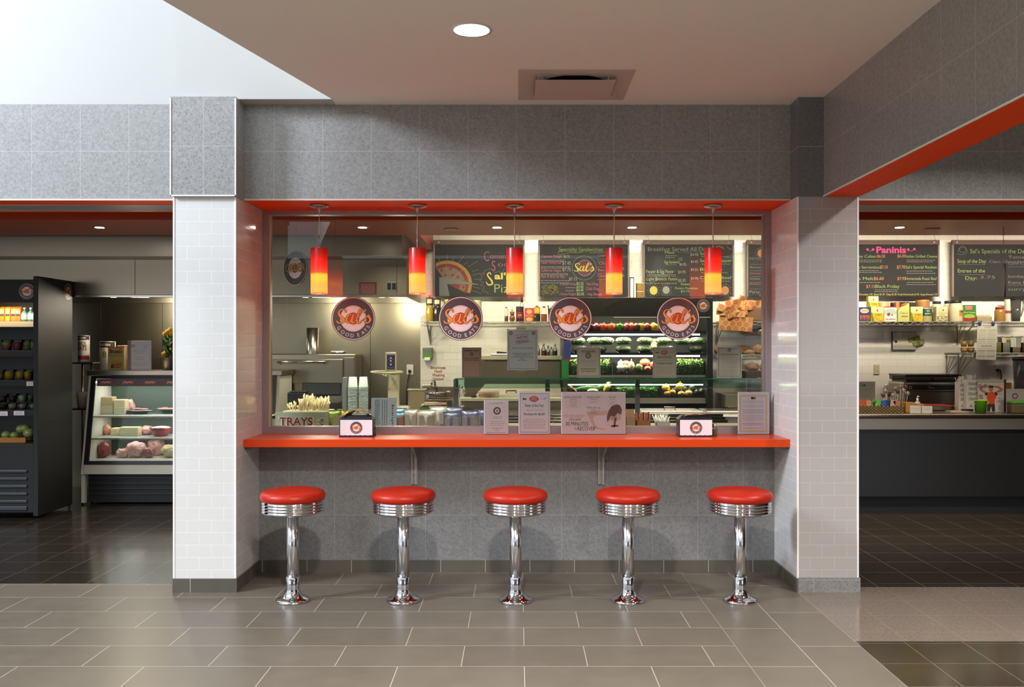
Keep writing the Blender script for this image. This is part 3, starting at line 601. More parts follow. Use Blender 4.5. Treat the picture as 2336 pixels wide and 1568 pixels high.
def com(b, m):
    b.frame(m, 1318, 794.5, 1368, 859.5, .7, TXT, 1); b.text(m, 'Sal Combination Plate', 1342.5, 805, 7, TXT, 1, fit=31, bold=.02); b.ring(m, 1341.8, 812.5, 4, 6.5, GRY, 1); b.disc(m, 1341.8, 812.5, 2, GOLD, 1)
    for i, (y, a, h) in enumerate(((824, 18, 1.5), (828, 18, 1.5), (835, 14, 1.2))): b.words(m, 1342-a, 1342+a, y, h, GREYT, 1, i)
    b.text(m, 'Over Entree Instructions', 1342, 844, 4.4, GOLD, 1, fit=36, bold=.03); b.text(m, 'And Two Sides Options', 1342, 849.5, 4.4, GOLD, 1, fit=31, bold=.03)
GP = M('d8cfc6', .6, name='grey_paper')
sheet('table_sign', 'grey sign with a round seal on the guard shelf beside the salad case', 'sign', 1316, 793, 1370, 863, SG, com, z0=1.262, paper=GP)
sheet('table_sign', 'smaller shake of the day sign on the glass guard shelf', 'sign', 1489, 793, 1543, 863, SG, lambda b, m: shake(b, m, 1489, 793, 1543, 863, 0), z0=1.262, paper=GP)
def bld(b, m):
    b.frame(m, 1639, 794.5, 1689, 859, .7, TXT, 1); b.disc(m, 1664, 798.5, 4, GRY, 1); b.disc(m, 1664, 798.5, 1.8, CR, 2); b.text(m, 'Build Your Own Salad Selections', 1664, 810, 4.6, M('8a5a1c', .6, name='amber_ink'), 1, fit=40, bold=.03)
    for i, y in enumerate((814, 817, 821.5, 825, 828, 831, 837, 840, 845.5, 848.5, 852, 855)): b.words(m, 1646, 1682, y, 1, GREYT, 1, i)
sheet('table_sign', 'grey build your own salad sign on the guard shelf near the bread rack', 'sign', 1636, 792, 1692, 862, SG, bld, z0=1.262, paper=GP)

# ---------------------------------------------------------------- napkin dispensers and shakers
def napkins(px, label, crumple):
    Yf = 6.0; x0 = P(px-41.5, 0, Yf)[0]; x1 = P(px+38, 0, Yf)[0]; z = .938; t = thing('napkin_dispenser', label, 'napkin dispenser', ((x0+x1)/2, Yf+.06, z), 'napkin dispensers on the orange counter')
    h = .117; b = MB(); b.box(x0+.006, x1-.002, Yf, Yf+.11, z+.006, z+h, M('3a3434', .25, .6, name='dispenser_metal'), .004); b.box(x0+.002, x1, Yf-.003, Yf+.115, z, z+.008, BLK2, .002); b.build('body', t)
    b = MB(); b.add([(x0+.004,Yf,z+h),(x1-.002,Yf,z+h),(x1-.002,Yf+.11,z+h),(x0+.004,Yf+.11,z+h),(x0+.03,Yf+.02,z+h+.025),(x1-.03,Yf+.02,z+h+.025),(x1-.03,Yf+.09,z+h+.025),(x0+.03,Yf+.09,z+h+.025)], [(3,2,1,0),(4,5,6,7),(0,1,5,4),(1,2,6,5),(2,3,7,6),(3,0,4,7)], BLK2); b.build('lid', t)
    b = MB(); m = fm((x0+.008, Yf-.001, z+h-.004), (1,0,0), (0,0,-1)); W = x1-x0-.014; b.rect(m, .004, 0, W, h-.014, M('efe8ee', .4, name='card_white'), 1); k = W/2+.002
    logo(b, fm((x0+.008, Yf-.0016, z+h-.004), (1,0,0), (0,0,-1), .00015), k, .052, .042, 40); b.rect(m, .004, h-.016, W, h-.006, BLK2, 2.9)
    for i in range(6): b.rect(m, .012+i*(W-.02)/6, h-.0175, .012+i*(W-.02)/6+.02, h-.0145, WHITE, 3.2)
    b.build('front_panel', t, label='white card with the round logo')
    b = MB(); rg = random.Random(px); nx, ny = 12, 6; vs = []; fs = []
    for j in range(ny+1):
        for i in range(nx+1):
            u, v = i/nx, j/ny; hh = (.028+.042*crumple*math.exp(-((u-.5)/.22)**2)*(1-.3*v)+crumple*.010*math.sin(9*u+3*v))*(1 if .1 < u < .95 else .8)
            vs.append((x0+.012+(x1-x0-.03)*u+.004*rg.random(), Yf+.005+.1*v, z+h+hh-.004-(.03*max(0, .22-u)/.22)+.003*rg.random()))
    for j in range(ny):
        for i in range(nx): fs.append((j*(nx+1)+i, j*(nx+1)+i+1, (j+1)*(nx+1)+i+1, (j+1)*(nx+1)+i))
    b.add(vs, fs, KRAFT, True); b.build('napkin', t, label='brown paper napkin')
napkins(813.5, 'black napkin dispenser with a raised brown napkin, left of the two', 1.0)
napkins(1588.5, 'black napkin dispenser with a flat napkin stack, right of the two', .25)
def shaker(px, label, h=.085):
    x = P(px, 0, 6.07)[0]; t = thing('pepper_shaker', label, 'shaker', (x, 6.07, .938), 'glass shakers beside the napkin dispensers')
    b = MB(); b.lathe([(.018,0),(.021,.004),(.021,h*.55),(.017,h*.68),(.014,h*.72)], (x,6.07,.938), CGLASS, 12, False); b.build('glass_body', t)
    b = MB(); b.lathe([(.017,.003),(.0195,.006),(.0195,h*.5),(.001,h*.5)], (x,6.07,.938), M('8d7a60', .9, name='ground_pepper', noise=.3, nscale=900), 12); b.build('pepper', t)
    b = MB(); b.lathe([(.016,h*.72),(.0175,h*.76),(.0165,h*.9),(.010,h*.99),(.001,h)], (x,6.07,.938), CHROME, 16); b.build('cap', t)
shaker(850, 'pepper shaker with chrome cap right of the left napkin dispenser', .096)
shaker(1629.5, 'pepper shaker with chrome cap right of the right napkin dispenser')
# ================================================================ STORE INTERIOR: BACK WALL
CHK = {k: M(v, .9, name='chalk_'+k) for k, v in dict(pink='a2566c', green='8a9a5c', white='8c8a84', yellow='b9ac50', mag='c44a80', red='8c3a34', orange='a8744a', grey='6c6a68').items()}
BRD = M('1b1a1b', .75, name='chalkboard', noise=.25, nscale=12); WFR = M('5c4238', .55, name='board_frame'); WFL = M('7a6460', .5, name='board_frame_edge')
YC = 9.90
def board(x0, x1, label, draw, y0=548, y1=677, hooks=()):
    a, c = P(x0, y0, YC), P(x1, y1, YC); t = thing('chalkboard', label, 'chalkboard', ((a[0]+c[0])/2, YC+.01, c[2]), 'menu chalkboards on the back wall'); m = pm(YC, .0008)
    b = MB(); b.box(a[0]+.01, c[0]-.01, YC, YC+.02, c[2], a[2]-.03, BRD); draw(b, m); b.build('writing_surface', t)
    b = MB(); b.box(a[0], c[0], YC-.012, YC+.022, P(0, y0+11, YC)[2], a[2], WFR, .004); e = .018
    b.box(a[0], a[0]+e, YC-.008, YC+.022, c[2], P(0, y0+11, YC)[2], WFL); b.box(c[0]-e, c[0], YC-.008, YC+.022, c[2], P(0, y0+11, YC)[2], WFL); b.build('frame', t)
    for hx in hooks:
        b = MB(); h = P(hx, 553, YC-.016); b.tube([h, (h[0]+.006, h[1]-.012, h[2]+.03), (h[0]-.002, h[1]-.01, h[2]+.06), (h[0], h[1]-.01, 2.78), (h[0], h[1], 3.0)], .0025, STEEL, 6); b.ball(h, .010, CREAM, 1); b.build('hanging_hook', t)
    return t
def bx(m, b, rows, x=0, sd=0):
    for k, (t_, xx, yy, w_, h, c, bo) in enumerate(rows): b.text(m, t_, xx, yy, h/.72, CHK[c], 1, 'l', fit=w_, bold=bo)
def rnd(b, m, x0, x1, ys, c, h=1.6, sd=3):
    for i, y in enumerate(ys): b.words(m, x0, x1-((i*37) % 5)*1.5, y, h, CHK[c], 1, sd+i, 'l')
def pizza(b, m):
    cx, cy, rr = 1020, 648, 62; X0, Yb = 994, 676
    def clip(pts): return [(max(X0, x), min(Yb, y)) for x, y in pts]
    def sector(r0, r1, a0, a1, mt, L, sx=.98):
        vs = []; n = 22
        for i in range(n+1):
            t = math.radians(a0+(a1-a0)*i/n)
            for r in (r0, r1): x, y = cx+r*math.cos(t)*sx, cy-r*math.sin(t)*.92; x, y = clip([(x, y)])[0]; vs.append(m(x, y, L))
        b.add(vs, [(2*i, 2*i+1, 2*i+3, 2*i+2) for i in range(n)], mt)
    cr = M('8f6c3c', .9, name='chalk_crust', noise=.3, nscale=90); sc = M('6e2f28', .9, name='chalk_sauce', noise=.3, nscale=120); ch = M('6d6355', .9, name='chalk_cheese', noise=.35, nscale=70)
    sector(50, 58, -24, 125, cr, 1); sector(0, 50, 10, 122, sc, 1.2); sector(4, 42, 12, 120, ch, 1.5); sector(0, 50, -28, 2, sc, 1.2); sector(30, 44, -24, -4, ch, 1.5)
    for a, r in ((35, 30), (60, 25), (78, 38), (98, 22), (110, 36), (-12, 38)): t = math.radians(a); b.disc(m, max(X0+4, cx+r*math.cos(t)), cy-r*math.sin(t)*.92, 3.4, M('84302c', .9, name='chalk_pepperoni'), 2, 14)
    for a in (10, 45, 92, 122): t = math.radians(a); b.stroke(m, [(cx, cy), clip([(cx+50*math.cos(t), cy-46*math.sin(t))])[0]], .7, CHK['orange'], 2.5)
    b.poly(m, clip([(cx, cy), (cx+76, cy+2), (cx+50, cy-4), (cx-18, cy-16), (cx-18, cy+28), (cx+6, cy+28)]), CHK['grey'], 2.8)
    for a, r0, r1 in ((122, 66, 84), (103, 62, 68), (84, 64, 76), (70, 64, 71), (55, 68, 88), (42, 74, 80), (33, 80, 100), (20, 84, 92), (12, 80, 104), (2, 84, 94), (-14, 84, 94), (-22, 82, 100)):
        t = math.radians(a); q0, q1 = (cx-6+r0*math.cos(t)*.8, cy-8-r0*math.sin(t)*.72), (cx-6+r1*math.cos(t)*.9, cy-8-r1*math.sin(t)*.8)
        if q0[0] > X0 and q1[0] > X0: b.stroke(m, [q0, q1], .8, CHK['grey'], 1)
    z = [(1115, 672), (1109, 666), (1100, 665), (1104, 655), (1096, 650), (1103, 645), (1094, 640), (1100, 634), (1096, 628), (1104, 627), (1105, 618), (1112, 616), (1120, 612), (1130, 623), (1137, 619), (1144, 624), (1152, 612)]
    for p, q in zip(z, z[1:]): b.stroke(m, [p, q], .7, CHK['grey'], 1)
    b.text(m, 'C', 1104, 596, 33, CHK['pink'], 1, 'l', bold=-.012, sx=.62); b.text(m, 'oming', 1118, 590, 16, CHK['pink'], 1, 'l', fit=44, bold=-.01)
    b.text(m, 'S', 1126, 618, 34, CHK['pink'], 1, 'c', sx=.7, bold=-.012); b.text(m, 'oon', 1136, 608, 15, CHK['pink'], 1, 'l', fit=36, bold=-.01)
    f = lambda a, c, L=0: m(a, c, L)
    b.stroke(f, [(1120, 627), (1117, 622), (1112, 628), (1121, 640), (1123, 648), (1114, 650), (1109, 643)], [2, 2.5, 2.6, 4, 3.5, 3, 1.5], CHK['yellow'], 2)
    b.text(m, "al's", 1128, 637, 20, CHK['yellow'], 2, 'l', fit=38, bold=.03); b.text(m, 'Pizza', 1128, 668, 29, CHK['green'], 2, 'l', fit=58, bold=-.01)
board(988.5, 1197, 'chalkboard with a chalk pizza drawing at its left, leftmost board', pizza, hooks=(1001, 1185))
def spec(b, m):
    b.text(m, 'Specialty Sandwiches', 1325, 574, 14, CHK['green'], 1, fit=100, bold=-.004)
    b.stroke(m, [(1284, 570), (1276, 572), (1274, 580), (1288, 580), (1300, 577), (1330, 576)], .7, CHK['green'], 1); b.stroke(m, [(1345, 577), (1380, 576.5)], .7, CHK['green'], 1)
    bx(m, b, [('Caprese Delight', 1235, 588, 48, 6.5, 'pink', 0), ('$6.75', 1286, 588, 13, 6, 'green', 0), ("Classic Turkey Club", 1234, 602, 46, 6.5, 'pink', 0), ('$7.45', 1283, 604, 19, 8, 'white', 0), ('California Veggie', 1234, 620, 46, 6.5, 'pink', 0), ('$7.75', 1283, 619, 19, 8, 'white', 0), ('Ham & Brie on Rye', 1234, 634, 54, 6, 'pink', 0), ('$7.15', 1298, 640, 18, 7, 'white', 0),
        ('French Fries', 1278, 651, 36, 6, 'pink', 0), ('$3.25', 1315, 650, 16, 6.5, 'green', .01), ('$3.95', 1315, 658, 16, 6, 'green', .01), ('$4.45', 1315, 665, 16, 6, 'green', .01), ('Chicken Fingers', 1276, 674, 38, 6.5, 'pink', 0), ('$3.50', 1316, 674, 16, 6.5, 'green', .01), ('Hot Dog', 1338, 651, 26, 6.5, 'pink', 0), ('Chili Dog', 1337, 662, 30, 6.5, 'pink', 0), ('Veg. Burger', 1340, 674, 34, 6, 'pink', 0),
        ('Char Burger', 1365, 586, 40, 6.5, 'pink', 0), ('$6.05', 1408, 616, 16, 6, 'white', 0), ('Cheese', 1366, 604, 30, 6.5, 'pink', 0), ('Bacon', 1364, 619, 30, 6, 'pink', 0), ('Chicken', 1363, 632, 34, 6, 'pink', 0), ('$6.45', 1408, 632, 16, 6, 'white', 0)])
    rnd(b, m, 1233, 1290, (594, 597), 'white'); rnd(b, m, 1234, 1306, (609, 612), 'white'); rnd(b, m, 1234, 1300, (625, 628), 'white'); rnd(b, m, 1234, 1302, (641, 646), 'white'); rnd(b, m, 1290, 1314, (657, 664), 'white')
    rnd(b, m, 1362, 1420, (592, 597, 610, 624, 638), 'grey'); b.ring(m, 1332.5, 611.5, 27, 28, CHK['grey'], 1, 40); b.disc(m, 1334, 611.5, 18, M('4c3a36', .9, name='chalk_brown'), 1); b.ring(m, 1334, 611.5, 17, 18.4, CHK['pink'], 1.5); b.disc(m, 1334, 613, 7, CHK['red'], 1.6); sals(b, m, 1332, 613, 29, CHK['yellow'], None, 2)
    rg = random.Random(5)
    for i in range(34): x, y, a = rg.uniform(1240, 1270), rg.uniform(652, 670), rg.uniform(-1, 1); b.stroke(m, [(x-6*math.cos(a), y-6*math.sin(a)), (x+6*math.cos(a), y+6*math.sin(a))], 1.2, M('6f6430', .9, name='chalk_fries'), 1)
board(1228, 1436, 'specialty sandwiches chalkboard with a round emblem drawn at its middle', spec, hooks=(1239.5, 1424))
def sun(b, m, x, y, r, c):
    b.disc(m, x, y, r, CHK[c], 1, 20, ry=r*1.1)
    for i in range(14):
        a = 2*PI*i/14; q = 1.75 if i % 2 else 1.5; b.stroke(m, [(x+r*1.2*math.cos(a), y-r*1.3*math.sin(a)), (x+r*q*math.cos(a), y-r*q*1.1*math.sin(a))], .7, CHK['white'], 1)
def brkf(b, m):
    b.text(m, 'Breakfast Served All Day!', 1548, 573, 13, CHK['white'], 1, fit=140, bold=-.012); b.stroke(m, [(1542, 574), (1552, 576), (1560, 574), (1570, 577), (1582, 574), (1596, 576)], .6, CHK['grey'], 1)
    b.stroke(m, [(1633, 564), (1640, 562), (1646, 564), (1652, 568)], .9, CHK['white'], 1); b.stroke(m, [(1658, 562), (1664, 568), (1670, 569)], .9, CHK['white'], 1)
    bx(m, b, [('Meat', 1517, 579, 22, 6, 'green', 0), ('Egg Sandwich', 1516, 601, 34, 6.5, 'green', 0), ('$6.05', 1550, 606, 15, 6, 'white', 0), ('Pepper & Egg Panini', 1474, 623, 62, 7.5, 'green', 0), ('$4.95', 1547, 624, 17, 7, 'white', 0), ('Light Brunch Panini', 1475, 640, 70, 7.5, 'green', 0), ('$5.50', 1547, 643, 17, 7, 'white', 0), ('low fat cheese cucumber', 1473, 648, 58, 3.5, 'white', 0), ('turkey club', 1531, 648, 13, 4, 'white', 0), ('Sweet', 1553, 651, 20, 6, 'green', 0), ('Potato Pancakes', 1540, 660, 52, 5, 'green', 0), ('$4.75', 1553, 667, 20, 4.5, 'white', 0),
        ('$4.95', 1575, 584, 18, 6, 'white', 0), ('$4.45', 1576, 600, 16, 6, 'white', 0), ('$4.25', 1576, 618, 16, 6, 'white', 0), ('$4.90', 1576, 638, 17, 6, 'white', 0), ('Steak', 1597, 582, 34, 6, 'green', 0), ('Sausage & Pepper', 1597, 598, 72, 7, 'green', 0), ('Burrito', 1597, 618, 50, 7, 'green', 0), ('Corned Beef', 1597, 637, 72, 7, 'green', 0)])
    rnd(b, m, 1476, 1545, (627, 630.5), 'white', 1.4); rnd(b, m, 1518, 1546, (584, 588), 'white', 1.4); rnd(b, m, 1518, 1545, (605,), 'grey'); rnd(b, m, 1600, 1668, (586, 603, 623, 642), 'white', 1.4); rnd(b, m, 1548, 1560, (590, 594), 'white')
    sun(b, m, 1491, 663, 9, 'yellow'); sun(b, m, 1519.5, 662, 8, 'white'); sun(b, m, 1654, 663, 9, 'orange')
board(1467, 1675, 'breakfast chalkboard with chalk suns along its lower edge', brkf, hooks=(1478, 1662))
def ref(b, m):
    sun(b, m, 1736, 578, 8, 'orange'); b.text(m, 'REFUELERS', 1710, 593, 8, CHK['grey'], 1, 'l', fit=48)
    for i, y in enumerate((612, 626, 638, 650)): b.text(m, ('Smoothies', 'Combine Two', 'Create Your Own', 'Protein Boost')[i], 1711, y, 5.5, CHK['white' if i % 2 == 0 else 'pink'], 1, 'l', fit=60)
    bx(m, b, [('Party of Two', 1710, 669, 60, 6, 'white', 0), ('Daily Deal', 1733, 676, 36, 5, 'white', 0)]); rnd(b, m, 1712, 1780, (604, 618, 632, 645, 660), 'grey'); rnd(b, m, 1790, 1900, (580, 596, 612, 628, 644, 660), 'grey', 2)
board(1703, 1907, 'narrow visible edge of a chalkboard beside the window frame', ref, hooks=(1714, 1896))
def pan(b, m):
    b.text(m, 'Paninis', 2033, 577, 20, CHK['mag'], 1, fit=68, bold=.035)
    for x in (1979, 1991.5, 2072, 2086): b.disc(m, x, 569.5-(x > 2080)*1, 3, CHK['mag'], 1, 12)
    b.stroke(m, [(1979, 571), (1986, 573), (1991, 570)], .9, CHK['mag'], 1); b.stroke(m, [(2072, 571), (2079, 573), (2086, 569)], .9, CHK['mag'], 1)
    bx(m, b, [('Turkey Cuban', 1938, 588, 61, 6.5, 'green', 0), ('$6.50', 2001, 588, 18, 7, 'orange', .01), ('Chicken Sorrentino', 1932, 613, 74, 6.5, 'green', 0), ('$7.15', 2007, 613, 18, 7, 'orange', .01), ('Tuna Melt', 1936, 639, 56, 7, 'green', 0), ('$6.60', 1993, 639, 23, 7.5, 'orange', .01),
        ('$6.05', 2047, 587.5, 19, 7, 'orange', .01), ('Italian Grilled Cheese', 2067, 588, 71, 6.5, 'green', 0), ('$7.70', 2046, 613, 19, 7.5, 'orange', .01), ("Sal's Special Reuben", 2066, 613, 71, 7, 'green', 0), ('$7.95', 2047, 639, 19, 7, 'orange', .01), ('Homemade Roast Beef', 2066, 639, 71, 7, 'green', 0), ('$7.15', 1976, 657, 20, 7, 'orange', 0), ('Black Friday', 1997, 657, 55, 7.5, 'green', 0), ('Chocolate 1.95  Baked $1.95  Chips $1.50  Fresh Homemade $1.95  Soups Entrees 2.50', 1960, 674, 178, 4.5, 'yellow', 0)])
    rnd(b, m, 1960, 2016, (594, 598, 618, 622, 645), 'white', 1.5); rnd(b, m, 2068, 2136, (594, 598, 619, 624, 645, 650), 'white', 1.5); rnd(b, m, 1995, 2052, (662, 666), 'white', 1.5)
board(1935, 2143, 'paninis menu chalkboard with a pink title, above the tinned food', pan, hooks=(1947, 2131))
def dayb(b, m):
    b.stroke(m, [(2184, 578), (2190, 581), (2200, 580), (2206, 576), (2204, 568), (2196, 565), (2187, 568), (2186, 576)], .8, CHK['grey'], 1); b.ring(m, 2196, 569, 7, 8, CHK['grey'], 1, 20)
    bx(m, b, [("Sal's Specials of the Day", 2213, 578, 130, 10, 'green', -.008), ('Soup of the Day:', 2184, 600, 66, 8.5, 'green', 0), ('Entree of the', 2185, 622, 62, 8.5, 'green', 0), ('Day:', 2202, 638, 27, 8, 'green', 0), ('3.75', 2236, 636, 34, 7, 'grey', 0), ('Clam Chowder', 2256, 600, 80, 6, 'grey', 0), ('Tomato', 2300, 590, 50, 7, 'grey', 0), ('Corn Chowder', 2300, 604, 70, 6, 'grey', 0), ('bombay', 2300, 634, 40, 7, 'grey', 0), ('Kens Beef', 2300, 648, 60, 7, 'grey', 0), ('curry', 2300, 663, 40, 7, 'grey', 0)])
    for x0, x1, y in ((2186, 2248, 604), (2186, 2248, 627), (2204, 2222, 641), (2300, 2360, 609), (2300, 2360, 651)): b.stroke(m, [(x0, y), (x1, y-.5)], .6, CHK['grey'], 1)
board(2171.5, 2378, 'specials of the day chalkboard behind the hanging oval sign, rightmost board', dayb, hooks=(2183, 2366))

# ceiling fittings of the store
for i, (px, lb) in enumerate(((227, 'lit recessed spotlight above the deli case'), (827, 'lit recessed spotlight left of the second pendant lamp'), (1134, 'lit recessed spotlight beside the middle pendant lamp'), (1442, 'lit recessed spotlight right of the fourth pendant lamp'), (2052, 'lit recessed spotlight over the service counter'))):
    x, y, z = P(px, 519, 7.66); z = 2.55; t = thing('recessed_spotlight', lb+', in the orange soffit', 'ceiling light', (x, y, z), 'recessed spotlights in the orange soffit')
    b = MB(); b.lathe([(.036,-.001),(.058,-.004),(.06,0)], (x,y,z), STEELD, 24, cap=False); b.build('trim_ring', t); b = MB(); b.cyl((x,y,z-.0035), .036, .002, M('ffffff', .5, emit=22, name='spot_glow'), 20); b.build('lamp_face', t)
    point('soffit_spot', (x, y-.02, z-.03), 17 if 0 < i < 4 else 10, WARM, .04, spot=2.3).rotation_euler = (math.radians(14 if 0 < i < 4 else -6), 0, 0)
for px, y_, lb in ((1028, 521, 'small flat ceiling speaker left of the middle spotlight'), (2127, 523, 'small flat ceiling disc right of the spotlight over the service counter')):
    x, y, z = P(px, y_, 7.75); b = MB(); b.cyl((x, y, 2.542), .062, .0075, M('b58a72', .5, name='ceiling_disc'), 28); one(b, 'ceiling_disc', lb, 'ceiling disc')
def disc_sign(px, py, rad, rot, Y, label, word):
    c = P(px, py, Y); r = rad*Y/F; t = thing('hanging_sign', label, 'sign', c); R = Matrix.Rotation(rot, 4, 'Z')
    b = MB(); b.cyl((c[0], c[1]-0, c[2]), r, .012, GRY, 48, R=Matrix.Rotation(PI/2, 3, 'X'))
    U = Vector((1, 0, 0)); O = Vector((c[0], c[1]-.0125, c[2])); m = lambda a, q, L=0: (c[0]+a, c[1]-.0125-L*.0004, c[2]-q)
    b.ring(m, 0, 0, r*.965, r*.99, CR, 1, 48); b.disc(m, 0, 0, r*.60, CR, 1, 40); b.disc(m, 0, r*.02, r*.26, RDL, 2)
    if word: b.text(m, word, 0, r*.19, r*.62, BR, 3, fit=r*1.72, bold=.045); b.text(m, word, 0, r*.18, r*.6, M('c9b04a', .5, name='gold_letter'), 4, fit=r*1.66, bold=.0)
    else: sals(b, m, 0, 0, r, ORL, BR, 3)
    o = b.build('disc', t); o.matrix_basis = Matrix.Translation(o.location) @ R
    b = MB(); b.tube([(c[0], c[1], c[2]+r-.005), (c[0], c[1], (2.55 if Y > 7.2 else 3.0))], .002, STEEL, 6); b.build('hanging_cable', t)
disc_sign(676, 612, 40, math.radians(-36), 7.6, 'round hanging sign reading order, in front of the cooking hood', 'ORDER')
disc_sign(2289, 640, 39.5, math.radians(66), 7.6, 'hanging round sign turned almost edge-on in front of the specials board', None)

# cooking hood, steel splashback, spot lamps
XH = -1.077
t = thing('cooking_hood', 'large stainless steel cooking hood with lights along its lower lip', 'cooking hood', (-4, 9.4, 2.03))
b = MB(); b.box(-7.99, XH, 8.42, 9.99, 2.385, 2.61, STEELD); b.build('upper_panel', t)
b = MB(); b.box(-7.99, XH, 8.75, 8.78, 2.03, 2.3849, STEELD); b.box(XH-.02, XH, 8.78, 9.99, 2.03, 2.3849, STEEL); b.box(-7.99, XH-.02, 9.9, 9.99, 2.03, 2.3849, STEELD); b.box(-7.99, XH, 8.735, 8.75, 2.022, 2.045, STEELL, .004)
for px in (307, 905): x = P(px, 0, 8.74)[0]; b.box(x-.0015, x+.0015, 8.747, 8.75, 2.05, 2.38, BLACK)
b.build('canopy', t)
b = MB(); b.add([(-7.99,8.78,2.04),(XH-.02,8.78,2.04),(XH-.02,9.9,2.10),(-7.99,9.9,2.10)], [(3,2,1,0)], STEELD); b.build('filter_bank', t)
for px in (255, 330, 695, 745, 870):
    x = P(px, 0, 8.95)[0]; b = MB(); b.lathe([(.055,0),(.05,-.012),(.001,-.014)], (x, 8.95, 2.048), M('ffe3a8', .4, emit=9, name='hood_lamp_glow'), 20); b.build('hood_lamp', t)
for px in (300, 720, 900): point('hood_light', (P(px, 0, 9.0)[0], 9.2, 1.98), 10, WARM, .08)
b = MB(); a = P(819, 644, 8.748); c = P(859, 671, 8.748); b.box(a[0], c[0], 8.744, 8.748, c[2], a[2], M('9c3434', .5, name='red_placard'))
m = pm(8.743)
for i in range(9): b.words(m, 822, 856, 649+i*2.5, 1, CR, 1, i)
one(b, 'safety_placard', 'small red instruction placard with white text on the hood front', 'placard')
t = thing('wall_switch', 'square steel double switch plate on the hood front, right of the red placard', 'switch', P(893, 665, 8.744))
b = MB(); a = P(882, 642, 8.747); c = P(904, 665, 8.747); b.box(a[0], c[0], 8.742, 8.7485, c[2], a[2], STEELL, .002); b.build('plate', t)
for px in (887.5, 898.5): b = MB(); a = P(px-4, 646, 8.74); c = P(px+4, 661, 8.74); b.box(a[0], c[0], 8.735, 8.742, c[2], a[2], BLACK, .002); b.build('rocker', t)

# pizza oven
YO = 9.56; t = thing('oven', 'wide stainless steel deck oven below the cooking hood', 'oven', P(700, 1000, YO))
x0, x1, zt = P(560, 0, YO)[0], P(811, 0, YO)[0], 1.473
b = MB(); b.box(x0, x1, YO, 9.97, .12, zt, STEEL, .008); b.build('body', t)
b = MB(); a = P(600, 820, YO); c = P(783, 875, YO); b.box(a[0], c[0], YO-.03, YO-.001, c[2], a[2], STEELD, .004); d_ = b.build('oven_door', t)
b = MB(); h0, h1 = P(632, 826, YO-.09), P(742, 826, YO-.09); b.tube([h0, h1], .013, STEELL, 12); b.tube([(h0[0]+.02, YO-.09, h0[2]), (h0[0]+.02, YO-.03, h0[2]-.02)], .008, STEELL); b.tube([(h1[0]-.02, YO-.09, h1[2]), (h1[0]-.02, YO-.03, h1[2]-.02)], .008, STEELL); b.build('handle', d_)
b = MB(); a = P(786, 816, YO); c = P(808, 930, YO); b.box(a[0], c[0], YO-.012, YO-.001, c[2], a[2], STEELD, .003); b.build('control_panel', t)
for i in range(4): b = MB(); zz = .55; b.cyl((x0+.05+(x1-x0-.1)*(i % 2), 9.62+.3*(i//2), 0), .025, .12, BLACK, 12); b.build('foot', t)
x = P(713, 0, 9.75)[0]; b = MB(); b.lathe([(.064,0),(.064,.28),(.0635,.28),(.060,.28),(.060,.01),(.001,.01)], (x,9.75,zt), STEELL, 28, cap=False); b.lathe([(.001,0),(.064,.0)], (x,9.75,zt), STEELL, 28, cap=False); one(b, 'steel_tube', 'tall open stainless steel cylinder standing on the oven', 'container')
x = P(772, 0, 9.72)[0]; b = MB(); b.lathe([(.001,0),(.07,0),(.09,.012),(.093,.022),(.089,.022),(.066,.006),(.001,.006)], (x,9.72,zt), STEELL, 32); b.box(x-.07, x+.07, 9.66, 9.78, zt+.022, zt+.030, STEEL, .003); one(b, 'metal_pan', 'shallow round metal pan on top of the oven', 'pan')

# deli case
DX0, DX1, DY0, DY1, DZ = -4.27, -2.37, 8.86, 9.5, 1.312
t = thing('deli_case', 'white framed glass deli case filled with cheeses and wrapped meats', 'display case', ((DX0+DX1)/2, 9.25, 0)); EN = CREAM
b = MB(); b.box(DX0-.02, DX1+.02, 9.02, DY1, DZ-.05, DZ, STEEL, .004); b.build('top_panel', t)
def zpx(py, Y): return CZ-(py-VY)*Y/F
zb, zg0, zg1 = zpx(1075, 8.88), zpx(1060, 8.88), zpx(857, 9.05)
for xx in (DX0, DX1-.03):
    b = MB(); b.add([(xx,DY0,zb-.03),(xx,DY1,zb-.03),(xx,DY1,DZ-.05),(xx,9.03,DZ-.05),(xx+.03,DY0,zb-.03),(xx+.03,DY1,zb-.03),(xx+.03,DY1,DZ-.05),(xx+.03,9.03,DZ-.05)], [(3,2,1,0),(4,5,6,7),(0,1,5,4),(1,2,6,5),(2,3,7,6),(3,0,4,7)], EN); b.build('end_panel', t)
b = MB(); b.box(DX0, DX0+.035, DY0+.01, DY0+.05, .02, zb-.03, EN); b.build('leg', t)
b = MB(); b.box(DX0+.03, DX1-.03, DY0-.003, DY0+.06, zb-.03, zg0-.005, EN, .004); b.build('sill', t)
b = MB(); b.box(DX0+.05, DX1, DY0+.05, DY1, .02, zb-.031, M('111214', .5, name='vent_black'))
for i in range(6): zz = .10+i*.052; b.box(DX0+.06, DX1-.02, DY0+.034, DY0+.05, zz, zz+.012, M('2a2b2c', .4, name='louvre'))
b.build('base_grille', t)
def slant(px_b, py): pass
def gl(z): k = (z-zg0)/(zg1-zg0); return DY0+.005+k*(9.02-DY0)
b = MB(); fx0, fx1 = DX0+.03, DX1-.03
def strip(za, zc, xa, xb, mt, d=.012):
    ya, yc = gl(za), gl(zc); b.add([(xa,ya-d,za),(xb,ya-d,za),(xb,yc-d,zc),(xa,yc-d,zc),(xa,ya+.006,za),(xb,ya+.006,za),(xb,yc+.006,zc),(xa,yc+.006,zc)], [(0,1,2,3),(7,6,5,4),(0,4,5,1),(1,5,6,2),(2,6,7,3),(3,7,4,0)], mt)
